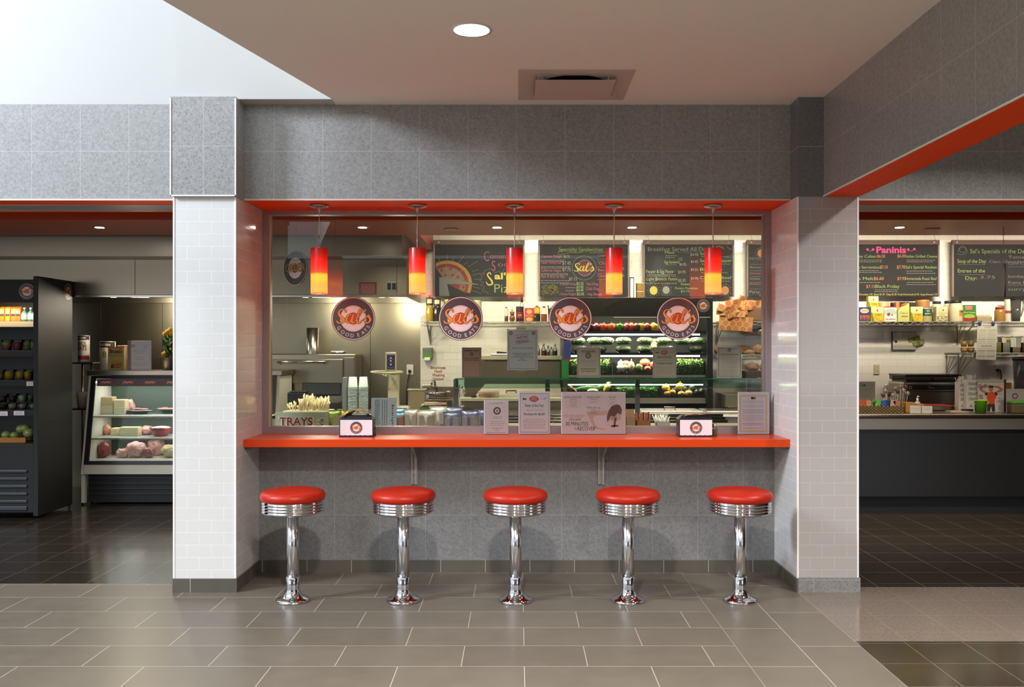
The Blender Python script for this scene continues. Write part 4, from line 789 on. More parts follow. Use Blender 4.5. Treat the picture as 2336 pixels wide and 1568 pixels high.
strip(zg0, zg0+.035, fx0, fx1, BLK2); strip(zg1-.03, zg1, fx0, fx1, BLK2); strip(zg0+.035, zg1-.03, fx0, fx0+.045, BLK2); strip(zg0+.035, zg1-.03, fx1-.045, fx1, BLK2); b.build('window_frame', t)
b = MB(); strip(zg0+.035, zg1-.03, fx0+.045, fx1-.045, glassmat('deli_glass', 'e4efe9', 1.35), 0.0); b.build('front_glass', t)
b = MB(); b.box(fx0, fx1, DY1-.04, DY1, zb, DZ-.05, M('4f5c52', .5, name='case_back')); b.box(fx0, fx1, DY0+.06, DY1-.04, zb-.02, zg0+.03, EN); b.build('liner', t)
b = MB(); m = fm((fx0+.06, gl(zg1-.05)-.004, zg1-.035), (1,0,0), (0,-.15,-1))
b.rect(m, 0, 0, fx1-fx0-.12, .07, M('6f5e60', .5, name='case_band'), 0)
for i in range(8):
    a = .03+i*.218; b.poly(m, [(a, .02), (a+.11, .016), (a+.118, .028), (a+.11, .046), (a, .05), (a+.01, .035)], M('c06a64', .5, name='script_red'), 1); b.stroke(m, [(a+.012, .04), (a+.03, .026), (a+.05, .038), (a+.07, .028), (a+.10, .036)], .006, CR, 2)
b.build('header_band', t)
szs = []
for py in (948, 997):
    z = zpx(py, 9.1); szs.append(z); b = MB(); y0 = gl(z)+.05; b.box(fx0+.03, fx1-.03, y0, DY1-.05, z-.012, z, M('c9cfc9', .3, name='shelf_white')); b.tube([(fx0+.03, y0-.01, z-.006), (fx1-.03, y0-.01, z-.006)], .008, STEELL); b.build('shelf', t)
b = MB(); b.box(fx0+.03, fx1-.03, gl(zg1)+.02, gl(zg1)+.05, zg1-.075, zg1-.06, M('ffeef4', .5, emit=4, name='case_tube_glow')); b.build('lamp_tube', t)
area('deli_case_light', ((DX0+DX1)/2, 9.25, zg1-.08), (1.7, .25), 5, (1, .86, .88)); area('deli_case_light_low', ((DX0+DX1)/2, 9.2, szs[0]-.03), (1.7, .2), 2.5, (1, .86, .88)); area('deli_case_light_low', ((DX0+DX1)/2, 9.15, szs[1]-.03), (1.7, .2), 1.6, (1, .86, .88))
CH1, CH2, WRAP, MEAT = M('b9a57c', .5, name='cheese', noise=.2, nscale=60), M('dccaa0', .5, name='pale_cheese', noise=.1, nscale=60), M('c9968c', .2, name='wrapped_meat', noise=.5, nscale=45, coat=.5), M('8a3c38', .25, name='red_meat', noise=.4, nscale=50, coat=.5)
s1, s2, s3 = szs[0], szs[1], zg0+.03
def block(px0, px1, pyt, z, Y, mt, label, name='cheese_block', cat='cheese', g='blocks of cheese in the deli case', wedge=0, dp=.10):
    a = P(px0, pyt, Y); c = P(px1, 0, Y); b = MB(); top = zpx(pyt, Y)
    b.box(a[0], c[0], Y, Y+dp, z, top, mt, .008); w_ = c[0]-a[0]
    b.box(a[0]-.002, c[0]+.002, Y-.002, Y+dp+.002, z, z+(top-z)*.5, M('e8dfc4', .2, name='film', alpha=.5), .008); return one(b, name, label, cat, g)
block(229, 257, 906, s1, 9.22, CH1, 'tall block of aged cheese at the left of the upper deli shelf'); block(259, 285, 912, s1, 9.2, CH2, 'pale cheese block second from left on the upper deli shelf')
block(252, 270, 977, s2, 9.2, CH2, 'small pale cheese at the left of the lower deli shelf'); block(272, 315, 975, s2, 9.16, CH2, 'large wide pale cheese block in the middle of the lower deli shelf'); block(209, 227, 974, s2, 9.2, CH1, 'brown rind cheese at the left end of the lower deli shelf')
def blob(px, py, rx, rz, Y, z, mt, label, name, cat, g, sy=.8):
    x = P(px, 0, Y)[0]; kx = Y/F; b = MB(); b.ball((x, Y+rx*kx*sy, z+rz*kx), 1, mt, 4, (rx*kx, rx*kx*sy, rz*kx), .006, warp=.2); return one(b, name, label, cat, g)
blob(292, 905, 12, 16, 9.3, s1, WRAP, 'plastic wrapped joint behind the tall cheese blocks', 'wrapped_meat', 'meat', 'wrapped meats in the deli case')
blob(330, 985, 16, 11, 9.25, s2, WRAP, 'pink wrapped meat right of the large cheese block', 'wrapped_meat', 'meat', 'wrapped meats in the deli case'); blob(241, 985, 9, 12, 9.25, s2, M('d99a80', .3, name='ham'), 'orange ham piece beside the brown rind cheese', 'wrapped_meat', 'meat', 'wrapped meats in the deli case')
for px, rx, rz, mt, lb in ((303, 24, 19, WRAP, 'large wrapped roast at the bottom left of the deli case'), (350, 20, 21, WRAP, 'pale wrapped poultry behind the roasts at the bottom of the case'), (336, 13, 13, MEAT, 'small dark red joint between the wrapped roasts'), (385, 24, 15, CH1, 'broad tan wrapped loaf at the bottom of the case by the pillar'), (232, 14, 18, MEAT, 'dark red meat in the lower left corner of the deli case'), (275, 15, 11, WRAP, 'small pink packet left of the large wrapped roast')):
    blob(px, 0, rx, rz, 9.12 if px != 350 else 9.3, s3, mt, lb, 'wrapped_meat', 'meat', 'wrapped meats in the deli case')
for px0, px1, z, lb, mt, dy in ((276, 344, s1, 'silver oval platter on the upper deli shelf', M('d08a7a', .3, name='sliced_meat', noise=.2, nscale=60), 0), (340, 398, s1, 'second platter with sliced meat at the right of the upper deli shelf', M('d08a7a', .3, name='sliced_meat', noise=.2, nscale=60), .05)):
    xa, xb = P(px0, 0, 9.2)[0], P(px1, 0, 9.2)[0]; t2 = thing('platter', lb, 'platter', ((xa+xb)/2, 9.3, z), 'platters in the deli case'); b = MB(); b.lathe([(.02,.002),(.06,.002),(.10,.03),(.15,.04),(.148,.043),(.09,.034),(.05,.006),(.001,.006)], ((xa+xb)/2, 9.3+dy, z+dy*.3), STEELL, 32, sx=(xb-xa)/.30, sy=.7); b.build('dish', t2)
    b = MB(); rg = random.Random(px0)
    for i in range(7): b.ball(((xa+xb)/2+rg.uniform(-.07, .07), 9.3+dy+rg.uniform(-.03, .03), z+.045+rg.uniform(0, .01)), .035, mt, 2, (1, .8, .35), .05)
    b.build('sliced_meat', t2)
xa = P(365, 0, 9.18)[0]; t2 = thing('bowl', 'red fluted paper bowl of salad on the lower deli shelf', 'bowl', (xa, 9.2, s2)); b = MB(); b.lathe([(.06,0),(.085,.045),(.11,.085),(.106,.085),(.08,.045),(.055,.005),(.001,.005)], (xa,9.2,s2), M('c23a34', .3, name='red_bowl'), 40, lobes=14, la=.04); b.build('dish', t2); b = MB(); b.ball((xa,9.2,s2+.078), .095, M('eccfd0', .4, name='creamy_salad', noise=.2, nscale=60), 2, (1, 1, .25), .12); b.build('salad', t2)
b = MB(); x = P(301, 0, 9.3)[0]; b.lathe([(.04,0),(.045,.07),(.048,.075),(.001,.075)], (x, 9.3, s2+.09), WHITE, 20); o = one(b, 'tub', 'small white tub with lid behind the large cheese block', 'tub'); o.location.z = s2; 
# ================================================================ LEFT: OPEN BLACK COOLER
FX1, FY0, FY1, FZ = -4.285, 8.1, 8.725, 2.175; FX0 = -5.6
t = thing('open_cooler', 'tall black open-front cooler at the left edge, restaurant logos on its header and side', 'refrigerator', ((FX0+FX1)/2, 8.5, 0)); FB = M('111213', .6, name='cooler_black')
b = MB(); b.box(FX1-.045, FX1, FY0, FY1, .03, FZ, FB, .004); b.build('side_panel', t)
b = MB(); b.box(FX0, FX1-.045, FY0+.012, FY0+.05, zpx(692, 8.2), FZ-.03, FB, .003); logo(b, pm(8.108, .0004), 61.5, 665, 18, 36); b.build('header', t)
o = MB(); mS = lambda a, q, L=0: (FX1+.0015+L*.0003, FY1-.20+a, 1.51+(800-665)*8.6/2070-q); logo(o, mS, .115, 0, .078, 36); o.build('side_decal', t)
b = MB(); b.box(FX0, FX1-.045, FY1-.04, FY1, .03, FZ, BLACK); b.box(FX0, FX0+.04, FY0, FY1-.04, .03, FZ, FB); b.box(FX0+.04, FX1-.045, FY0+.05, FY1-.04, FZ-.06, FZ-.03, BLACK); b.build('cabinet', t)
zl = zpx(1012, 8.2); b = MB(); b.box(FX0+.04, FX1-.045, FY0+.01, FY1-.04, .06, zl, FB, .004)
b.build('base', t); b = MB()
for i in range(6): zz = zpx(1160-i*17, 8.2); b.box(FX0+.06, FX1-.10, FY0-.004, FY0+.012, zz, zz+.034 if i == 0 else zz+.022, M('3a3d42', .35, name='louvre_grey'), .003)
b.build('grille', t)
CS = {}
for k, py in (('juice', 733), ('fruit', 800), ('mango', 867), ('pudding', 934)):
    z = zpx(py, 8.35); CS[k] = z; b = MB(); b.box(FX0+.04, FX1-.047, 8.26, FY1-.045, z-.02, z, BLK2); b.box(FX0+.04, FX1-.047, 8.245, 8.26, z-.055, z-.004, FB if k != 'juice' else M('c9bca0', .4, name='shelf_edge_light')); b.build('shelf', t)
CS['melon'] = zl; area('cooler_light', (FX1-.45, 8.2, zpx(697, 8.2)), (.8, .05), 2.2, (1, .8, .5), (math.radians(25), 0, 0))
def cup(px, z, Y, r0, r1, h, mt, label, g, name='plastic_cup', cat='cup', lid=True, mt2=None):
    x = P(px, 0, Y)[0]; t_ = thing(name, label, cat, (x, Y, z), g)
    b = MB(); b.lathe([(r0*.9,.001),(r0,.002),(r1,h)], (x,Y,z), CGLASS, 14, cap=False); b.build('clear_wall', t_)
    b = MB(); k = .82; b.lathe([(.001,.003),(r0*.94,.003),((r0+(r1-r0)*k)*.95,h*k),(.001,h*k)], (x,Y,z), mt, 14); 
    if mt2: b.lathe([(.001,h*.4),((r0+(r1-r0)*.45)*.96,h*.4),((r0+(r1-r0)*k)*.965,h*k+.001),(.001,h*k+.001)], (x,Y,z), mt2, 14)
    b.build('filling', t_)
    if lid: b = MB(); b.lathe([(r1*1.03,h-.003),(r1*1.03,h+.002),(r1*.6,h+.006),(.001,h+.006)], (x,Y,z), CGLASS, 14); b.build('lid', t_)
FR = {k: M(v, .5, name='food_'+k, noise=.35, nscale=80) for k, v in dict(melon='8d8a3c', berry='7c2f3a', pinkf='b04a58', mango='c7a416', cream='c9c0a0', dark='3a322c', green='6f8a3a').items()}
for px, m1, m2, lb in ((16, 'pinkf', 'melon', 'fruit cup with melon on pink fruit, leftmost of the fruit cup shelf'), (41, 'berry', None, 'dark red berry cup in the middle of the fruit cup shelf'), (65, 'melon', 'green', 'green and yellow melon cup at the right of the fruit cup shelf'), (79, 'green', None, 'dim green fruit cup against the side of the cooler')): cup(px, CS['fruit'], 8.33, .036, .046, .095, FR[m1], lb, 'fruit cups in the black cooler', mt2=FR[m2] if m2 else None)
for px, lb in ((-2, 'yellow juice cup cut by the left picture edge'), (22, 'yellow juice cup left of the middle of its shelf'), (47, 'yellow juice cup right of the middle of its shelf'), (66, 'shaded yellow juice cup near the cooler side')): cup(px, CS['mango'], 8.33, .036, .046, .092, FR['mango'], lb, 'yellow cups in the black cooler')
for px, dz, Y, m1, lb in ((8, 0, 8.33, 'dark', 'dark pudding cup on the left of the lower cup shelf'), (29, 0, 8.33, 'cream', 'cream pudding cup third from right, bottom layer'), (53, 0, 8.33, 'cream', 'cream pudding cup second from right, bottom layer'), (78, 0, 8.33, 'cream', 'cream pudding cup at the far right, bottom layer'), (7, .062, 8.36, 'dark', 'dark cup stacked at the left of the lower cup shelf'), (29, .062, 8.36, 'dark', 'dark cup stacked beside the tall cream cup'), (52, .062, 8.36, 'cream', 'tall cream cup stacked in the upper layer'), (71, .062, 8.4, 'green', 'dim green cup stacked near the cooler side')): cup(px, CS['pudding']+dz, Y, .030, .042, .058 if not dz else .078, FR[m1], lb, 'pudding cups in the black cooler')
OJ = M('f08a1c', .4, name='orange_carton', noise=.1)
for i, (px, c1, lb) in enumerate(((4, 'e0861c', 'orange juice carton at the left picture edge'), (17, 'f2a03a', 'pale orange juice carton second in the row'), (30, 'f08030', 'orange juice carton with a dark label band'), (41, 'e8762a', 'orange juice carton beside the water bottles'))):
    x = P(px, 0, 8.34)[0]; t_ = thing('juice_carton', lb, 'carton', (x, 8.37, CS['juice']), 'juice cartons in the black cooler'); b = MB(); b.box(x-.022, x+.022, 8.34, 8.39, CS['juice'], CS['juice']+.115, M(c1, .35, name='carton_orange')); m = fm((x-.022, 8.339, CS['juice']+.115), (1,0,0), (0,0,-1)); b.rect(m, .003, .05, .041, .068, M('3a3040', .5, name='carton_band'), 1); b.rect(m, .004, .02, .040, .044, M('fbd9a0', .5, name='carton_pale'), 1); b.build('carton_body', t_)
    b = MB(); z = CS['juice']+.115; b.add([(x-.022,8.34,z),(x+.022,8.34,z),(x+.022,8.39,z),(x-.022,8.39,z),(x-.022,8.365,z+.018),(x+.022,8.365,z+.018)], [(0,1,5,4),(2,3,4,5),(1,2,5),(3,0,4)], M(c1, .35, name='carton_orange')); b.build('gable_top', t_)
def bottle(px, z, Y, r, h, col, label, g, capc='e8e8e8', lab=None, glass=None, neck=.32, name='bottle', lh=(.2, .5), capl=.07):
    x = P(px, 0, Y)[0] if px is not None else 0; t_ = thing(name, label, 'bottle', (x, Y, z), g); body = M(col, .12, name='bottle_'+col, coat=.5) if not glass else glass; b = MB()
    b.lathe([(.001,0),(r*.92,.0),(r,.006),(r,h*.55),(r*.85,h*.64),(r*neck,h*.76),(r*neck,h*(1-capl)),(.001,h*(1-capl))], (x,Y,z), body, 20); b.build('bottle_body', t_)
    b = MB(); b.lathe([(r*neck*1.15,h*(1-capl)),(r*neck*1.15,h),(.001,h)], (x,Y,z), M(capc, .35, name='cap_'+capc), 14); b.build('cap', t_)
    if lab: b = MB(); m = cm(x, Y, r, z+h, .0006); b.rect(m, -r*1.2, h*(1-lh[1]), r*1.2, h*(1-lh[0]), M(lab[0], .5, name='label_'+lab[0]), 1, 12); (b.rect(m, -r*.7, h*(1-lh[1]+.06), r*.7, h*(1-lh[0]-.08), M(lab[1], .5, name='label_'+lab[1]), 2, 8) if len(lab) > 1 else None); b.build('bottle_label', t_)
    return t_
for px, lb in ((56, 'blue-green water bottle left of the pair in the cooler'), (70, 'blue-green water bottle right of the pair in the cooler'), (81, 'dim water bottle half hidden by the cooler side')): bottle(px, CS['juice'], 8.36, .027, .125, '5f8f92', lb, 'water bottles in the black cooler', 'f0f0f0', ('9fc0b8', 'dfeee8'), lh=(.12, .5), capl=.1)
t2 = thing('fruit_tray', 'shallow orange-edged basket of wrapped melons at the bottom of the black cooler', 'basket', (P(38, 0, 8.4)[0], 8.45, zl)); b = MB(); xa, xb = P(-30, 0, 8.3)[0], P(62, 0, 8.3)[0]; b.box(xa, xb, 8.28, 8.6, zl, zl+.02, M('8a5a22', .6, name='basket_brown')); b.box(xa, xb, 8.27, 8.285, zl, zl+.045, M('b0722c', .6, name='basket_edge')); b.build('basket', t2)
for px, dz, r, lb in ((14, .02, .042, 'small green wrapped melon at the left of the tray'), (33, .02, .038, 'pale wrapped melon in the front middle of the tray'), (44, .07, .045, 'green wrapped melon on top of the pile'), (66, .03, .05, 'green wrapped melon at the right of the tray'), (53, .075, .046, 'green wrapped melon on the upper right of the pile')):
    x = P(px, 0, 8.4)[0]; b = MB(); b.ball((x, 8.4+.03*(dz > .05), zl+dz+r*.9), r, M('8a9a52', .25, name='melon_green', noise=.35, nscale=30, coat=.4), 3, (1, 1, .9)); one(b, 'melon', lb, 'melon', 'wrapped melons in the black cooler')
for px, py, r_, lb in ((72, 876, .2, 'white price card tilted on the yellow cup shelf'), (43, 943, .3, 'white price card under the pudding cups'), (5, 944, 0, 'white price card at the left picture edge')):
    a = P(px, py, 8.235); b = MB(); b.box(a[0]-.048, a[0]+.048, 8.238, 8.2395, a[2]-.02, a[2]+.02, PAPER); m = fm((a[0]-.048, 8.2375, a[2]+.02), (1,0,0), (0,0,-1)); b.words(m, .01, .085, .018, .006, GREYT, 1, 2); b.words(m, .01, .085, .03, .006, GREYT, 1, 3); one(b, 'price_card', lb, 'price card', 'price cards on the cooler shelves')

# ---------------------------------------------------------------- on top of the deli case
def tin(px0, px1, pyt, z, Y, body, label, g, bands=(), texts=(), lid='cfcfcf', name='food_can', n=28, pz=None, cat='can'):
    x0_, x1_ = P(px0, 0, Y)[0], P(px1, 0, Y)[0]; r = (x1_-x0_)/2; x = (x0_+x1_)/2; zt_ = zpx(pyt, Y); h = zt_-z
    t_ = thing(name, label, cat, (x, Y+r, z), g); b = MB(); b.lathe([(.001,0),(r*.985,0),(r,.003),(r,h-.003),(r*.985,h)], (x,Y+r,z), M(body, .4, name='can_'+body), n, cap=False); m = cm(x, Y+r, r, z+h)
    for (v0, v1, c) in bands: b.rect(m, -r*1.5, h*v0, r*1.5, h*v1, M(c, .4, name='can_'+c), 1, 16)
    for (tx, v, w_, s_, c) in texts: b.text(m, tx, 0, h*v, h*s_, M(c, .5, name='can_'+c), 2, fit=r*w_, bold=.02)
    b.build('label_wrap', t_); b = MB(); b.lathe([(r*.99,h-.004),(r*1.02,h-.003),(r*1.02,h+.002),(r*.94,h+.003),(r*.93,h-.001),(.001,h-.001)], (x,Y+r,z), M(lid, .3, .5, name='lid_'+lid), n); b.build('lid', t_); return t_
def carton(px0, px1, pyt, z, Y, body, label, g, draw=None, dp=.06, name='food_box', cat='box'):
    a = P(px0, pyt, Y); c = P(px1, pyt, Y); t_ = thing(name, label, cat, ((a[0]+c[0])/2, Y+dp/2, z), g); b = MB(); b.box(a[0], c[0], Y, Y+dp, z, a[2], M(body, .45, name='box_'+body), .002)
    W, H = c[0]-a[0], a[2]-z; m = fm((a[0], Y-.0004, a[2]), (1,0,0), (0,0,-1))
    if draw: draw(b, m, W, H)
    b.build('printed_box', t_); return t_
tin(173, 198, 766, 1.39, 9.3, 'd8cfc0', 'white oat tin with a black lid band, standing behind the cooler side', 'tins above the deli case', ((0, .16, '2a2626'), (.75, .9, '9c4050')), (('QUICK', .36, 1.7, .18, '6a5048'), ('OATS', .56, 1.8, .26, '5a3a34'), ('CREAM', .12, 1.4, .1, 'e8e0d8')))
tin(196, 201, 775, 1.39, 9.42, 'd09a3a', 'orange printed packet half hidden behind the oat tin', 'tins above the deli case', ((.3, .6, 'b0641c'),))
t_ = thing('wire_shelf', 'small steel shelf unit between the cooler and the deli case', 'shelf', (-4.43, 9.45, 0)); b = MB(); b.box(-4.62, -4.35, 9.28, 9.6, 1.372, 1.388, STEEL, .004); b.box(-4.62, -4.38, 9.28, 9.6, .9, .915, STEEL); b.build('shelf_board', t_)
for x in (-4.60, -4.37): b = MB(); b.tube([(x, 9.3, 0), (x, 9.3, 1.372)], .011, STEEL); b.tube([(x, 9.58, 0), (x, 9.58, 1.372)], .011, STEEL); b.build('post', t_)
b = MB(); x = P(183, 0, 9.3)[0]; b.lathe([(.05,0),(.065,.14),(.06,.17),(.001,.17)], (x, 9.36, .915), CREAM, 20); one(b, 'tub', 'cream tub on the lower board of the steel shelf unit', 'tub')
tin(221, 255, 780, DZ, 9.2, 'e0d6c2', 'white tin with a black top band beside the pancake mix box', 'tins above the deli case', ((0, .2, '2a2626'),), (('WESTERN', .15, 1.5, .12, 'e8e0d8'), ('8', .55, .5, .3, '7a8a2c')))
tin(262, 291, 789, DZ, 9.3, '7a3a30', 'red tin behind the pancake mix box', 'tins above the deli case', ((.1, .5, 'a04a3a'),))
def bru(b, m, W, H):
    b.rect(m, 0, 0, W, H*.04, M('c8583a', .5, name='box_rim'), 1); b.text(m, "Bruce's", W*.5, H*.27, H*.25, TXT, 1, fit=W*.78, bold=.03); b.text(m, 'SWEET POTATO', W*.5, H*.42, H*.12, M('6a5a20', .5), 1, fit=W*.9)
    for i in range(4): b.disc(m, W*.55, H*(.82-i*.055), W*.34, M(('8a5426', 'c08a4a')[i % 2], .6, name='pancake_%d' % (i % 2)), 1+i*.3, 24, ry=H*.08)
    b.disc(m, W*.28, H*.84, W*.10, M('4a2a20', .6), 2.5)
carton(246, 283, 792, DZ, 9.12, 'b5a468', 'tan sweet potato pancake mix box on the deli case', 'food packets', bru, .06)
def items(b, m):
    b.frame(m, 293, 771.5, 343, 834, .9, RED, 1); b.disc(m, 304, 781, 4.5, GOLD, 1, ry=3.4); b.disc(m, 303.5, 782, 2, RED, 1.5); b.stroke(m, [(327, 788), (332, 780), (338, 779)], 2.2, GREYT, 1); b.stroke(m, [(330, 787), (336, 784)], 2, GREYT, 1)
    for t_, y, w_ in (('NEW ITEMS', 794, 26), ("AT SAL'S!", 799, 18), ('Trying to Eat', 808, 24), ('Healthier?', 812.5, 19), ('Try the Sweet Potato', 822, 38), ('Pancakes for $3.75!', 826.5, 36)): b.text(m, t_, 318, y, 4.3, RED, 1, fit=w_)
sheet('table_sign', 'white framed sign about new items standing on the deli case', 'sign', 291, 769, 345, 836, 9.08, items, z0=DZ+.003, paper=M('d8c8bc', .6, name='beige_paper'))
x = P(388, 0, 9.2)[0]; t_ = thing('flower_bucket', 'galvanised bucket with yellow flowers at the right end of the deli case', 'flower pot', (x, 9.2, DZ)); b = MB(); b.lathe([(.001,0),(.068,0),(.10,.125),(.105,.13),(.098,.13),(.066,.02),(.001,.02)], (x,9.2,DZ), M('82807c', .38, .8, name='galvanised'), 28); b.build('bucket', t_)
GRN = [M('2f5a2c', .6, name='leaf_dark'), M('4a7a35', .6, name='leaf_mid')]; b = MB(); b.leaves(x-.05, x+.05, 9.16, 9.24, DZ+.12, DZ+.34, 40, .05, GRN, 4); b.tube([(x-.01, 9.2, DZ+.1), (x-.01, 9.19, DZ+.38)], .004, GRN[0]); b.build('foliage', t_)
for dx, dz in ((-.02, .385), (.02, .37), (-.045, .365), (.01, .405), (-.055, .16), (-.03, .175), (.05, .19)):
    b = MB(); 
    for k in range(8): a = 2*PI*k/8; b.ball((x+dx+.016*math.cos(a), 9.18, DZ+dz+.016*math.sin(a)), .012, M('d9b32a', .6, name='petal'), 1)
    b.ball((x+dx, 9.172, DZ+dz), .012, M('c98a1c', .6, name='petal_core'), 1); b.build('flower', t_)

# ================================================================ TRAY AND CRISPS STATION BEHIND THE WINDOW
SY, SZ = 6.75, .925
t_ = thing('tray_station', 'low cream serving station along the inside of the window', 'counter', (-.9, 7.0, 0)); xa, xb = P(628, 0, SY)[0], P(1750, 0, SY)[0]
b = MB(); b.box(xa, xb, 6.70, 7.30, .10, SZ-.02, M('a8a590', .5, name='station_side')); b.box(xa+.03, xb-.03, 6.75, 7.28, 0, .10, BLACK); b.build('cabinet', t_); b = MB(); b.box(xa, xb, 6.69, 7.32, SZ-.02, SZ, M('8b8378', .3, name='station_top'), .003); b.build('worktop', t_)
a, c = P(628, 941, 6.74), P(742, 975, 6.74); t_ = thing('tray_sign', 'grey green sign board reading trays in dark red capitals', 'sign', ((a[0]+c[0])/2, 6.74, SZ))
b = MB(); b.box(a[0], c[0], 6.74, 6.76, SZ, a[2], M('a9ab92', .5, name='sign_green')); m = pm(6.739)
b.text(m, 'TRAYS', 675.5, 970.6, 26, WHITE, 1, fit=81, bold=.055); b.text(m, 'TRAYS', 675.5, 970.3, 25.4, M('8a2a22', .5, name='dark_red_letter'), 2, fit=77, bold=.03)
for y_, s_ in ((960, -1), (966, 1)): b.poly(m, [(721, y_), (739, y_), (739, y_+s_*7)], WHITE, 1); b.poly(m, [(726, y_+s_*.7), (738, y_+s_*.7), (738, y_+s_*5.4)], M('8a2a22', .5, name='dark_red_letter'), 2)
b.build('board', t_)
b = MB(); a, c = P(649, 937, 6.86), P(752, 941, 6.86); b.box(a[0], c[0], 6.80, 7.05, SZ+.0, a[2]-.001, M('b5ac98', .4, name='tray_grey'), .004); one(b, 'utensil_tray', 'shallow grey tray holding the bundles of wooden cutlery', 'tray')
zt = a[2]
def bundle(pxs, n, hmin, hmax, label, sd, c1='d9c79a'):
    rg = random.Random(sd); t_ = thing('cutlery_bundle', label, 'cutlery', (P((pxs[0]+pxs[1])/2, 0, 6.92)[0], 6.92, zt), 'cutlery bundles on the tray'); WD = M(c1, .7, name='pale_wood')
    b = MB(); xs_ = (P(pxs[0], 0, 6.9)[0], P(pxs[1], 0, 6.9)[0])
    for i in range(n):
        x = rg.uniform(*xs_); y = rg.uniform(6.84, 7.0); h = rg.uniform(hmin, hmax); dx = rg.uniform(-.02, .02); b.tube([(x, y, zt), (x+dx*.5, y, zt+h*.6), (x+dx, y-.005, zt+h)], [.003, .0035, .006], WD, 6); b.ball((x+dx, y-.005, zt+h), .0075, WD, 1, (1, .5, 1.4))
    b.build('sticks', t_)
bundle((660, 676), 12, .02, .05, 'low loose cutlery at the left of the tray', 1); bundle((677, 692), 22, .05, .085, 'bundle of wooden forks second from left', 2); bundle((693, 708), 18, .06, .12, 'tallest bundle of wooden cutlery, beside the black printer', 3); bundle((713, 726), 22, .05, .095, 'bundle of spoons right of the tallest bundle', 4); bundle((727, 746), 34, .05, .10, 'wide pale bundle of spoons at the right of the tray', 5, 'e8d8aa')
# cup stacks in their steel holders
for px, lb in ((805, 'left stack of pale blue-white paper cups upside down'), (829, 'right stack of pale blue-white paper cups upside down')):
    x = P(px, 0, 6.95)[0]; b = MB(); pr = []; z0 = SZ; r1 = .0375; n_ = 15; top = zpx(860, 6.95); lo = zpx(884, 6.95)
    k = int((lo-z0)/.0115); CUPM = M('c2cfcb', .5, name='paper_cup')
    for i in range(k): zz = lo-(k-i)*.0115; pr += [(r1*.93, zz), (r1, zz+.002), (r1, zz+.0045), (r1*.93, zz+.006)]
    pr += [(r1, lo), (r1, lo+.003), (r1*.95, lo+.005), (r1*.76, top), (.001, top)]; b.lathe(pr, (x, 6.95, 0), CUPM, 32); b.v = [(v[0], v[1], v[2]) for v in b.v]; one(b, 'cup_stack', lb, 'cups', 'cup stacks beside the price list', loc=(x, 6.95, SZ))
b = MB(); a, c = P(783, 861, 6.97), P(791, 0, 6.97); b.box(a[0], c[0], 6.94, 7.0, SZ, a[2], M('8c9294', .4, .3, name='holder_grey'), .003); one(b, 'cup_holder_post', 'narrow grey upright left of the cup stacks', 'post')
def bev(b, m):
    bl = M('39456a', .6, name='blue_ink')
    for i, y in enumerate(range(873, 934, 2)): b.words(m, 855, 868, y, 1.1, bl, 1, i, 'l')
    for x in (871, 876, 881): [b.rect(m, x, y, x+2.4, y+.8, bl, 1) for y in range(873, 932, 2)]
    for i, ch in enumerate('Beverages'): b.text(m, ch, 894, 886+i*5.6, 7, TXT, 1, bold=.03, rot=PI/2)
sheet('price_list', 'tall pale blue beverage price list standing among the paper cups', 'menu', 847, 868, 905, 937, 6.82, bev, holder=False, z0=SZ+.002, paper=M('b4bccb', .5, name='blue_paper'))
# crisp bags
def chipbag(px, w_, pyt, Y, c1, c2, c3, label, tilt=0, sd=0, g='crisp bags lined up inside the window', h=None, band=None):
    rg = random.Random(sd+3); x = P(px, 0, Y)[0]; W = w_*Y/F; z = SZ+.001; H = zpx(pyt, Y)-z; t_ = thing('crisp_bag', label, 'crisp bag', (x, Y, z), g); b = MB(); nx, ny = 10, 12; ma, mb_, mc = (M(c, .32, name='foil_'+c, coat=.3) for c in (c1, c2, c3))
    for side in (-1, 1):
        vs = []
        for j in range(ny+1):
            v = j/ny
            for i in range(nx+1):
                u = i/nx*2-1; puff = max(0, (1-u**2))**.6*max(0, 1-(2*v-1)**4)**.7*.032*(1+.25*math.sin(7*u+5*v+sd)*(.6)); wv = W/2*(1-.08*math.sin(PI*v)); vs.append((x+u*wv+tilt*H*v, Y+side*puff+.006*math.sin(6*u+sd)*(v > .9), z+H*v+.004*math.sin(5*u+sd)*(j == ny)))
        i0 = len(b.v); b.v += vs
        for j in range(ny):
            for i in range(nx):
                f = (j*(nx+1)+i, j*(nx+1)+i+1, (j+1)*(nx+1)+i+1, (j+1)*(nx+1)+i); mt = ma if j >= ny-3 or i in (0,) else (mc if i in (4, 5) else mb_); b.f.append(tuple(i0+q for q in f)); b.mi.append(b.m(mt)); b.sm.append(True)
    b.build('foil_bag', t_); b = MB()
    b.box(x-W/2+tilt*H, x+W/2+tilt*H, Y-.0015, Y+.0015, z+H-.004, z+H+.008, ma); m = pm(Y-.034); 
    b.build('top_seal', t_)
    b = MB(); m = lambda a_, q_, L=0: (x+a_, Y-.040+abs(a_)*.22-L*.0005, z+H*(1-q_))
    for k in (-1, 1):
        xa_, xb_ = (W*.08, W*.36) if k > 0 else (-W*.36, -W*.08); b.rect(m, xa_, .34, xb_, .86, mb_, 0)
        for q in range(7): b.words(m, xa_+.003, xb_-.001, .40+q*.07, .012, GREYT, 1, q+sd, 'l')
    b.build('printed_panel', t_)
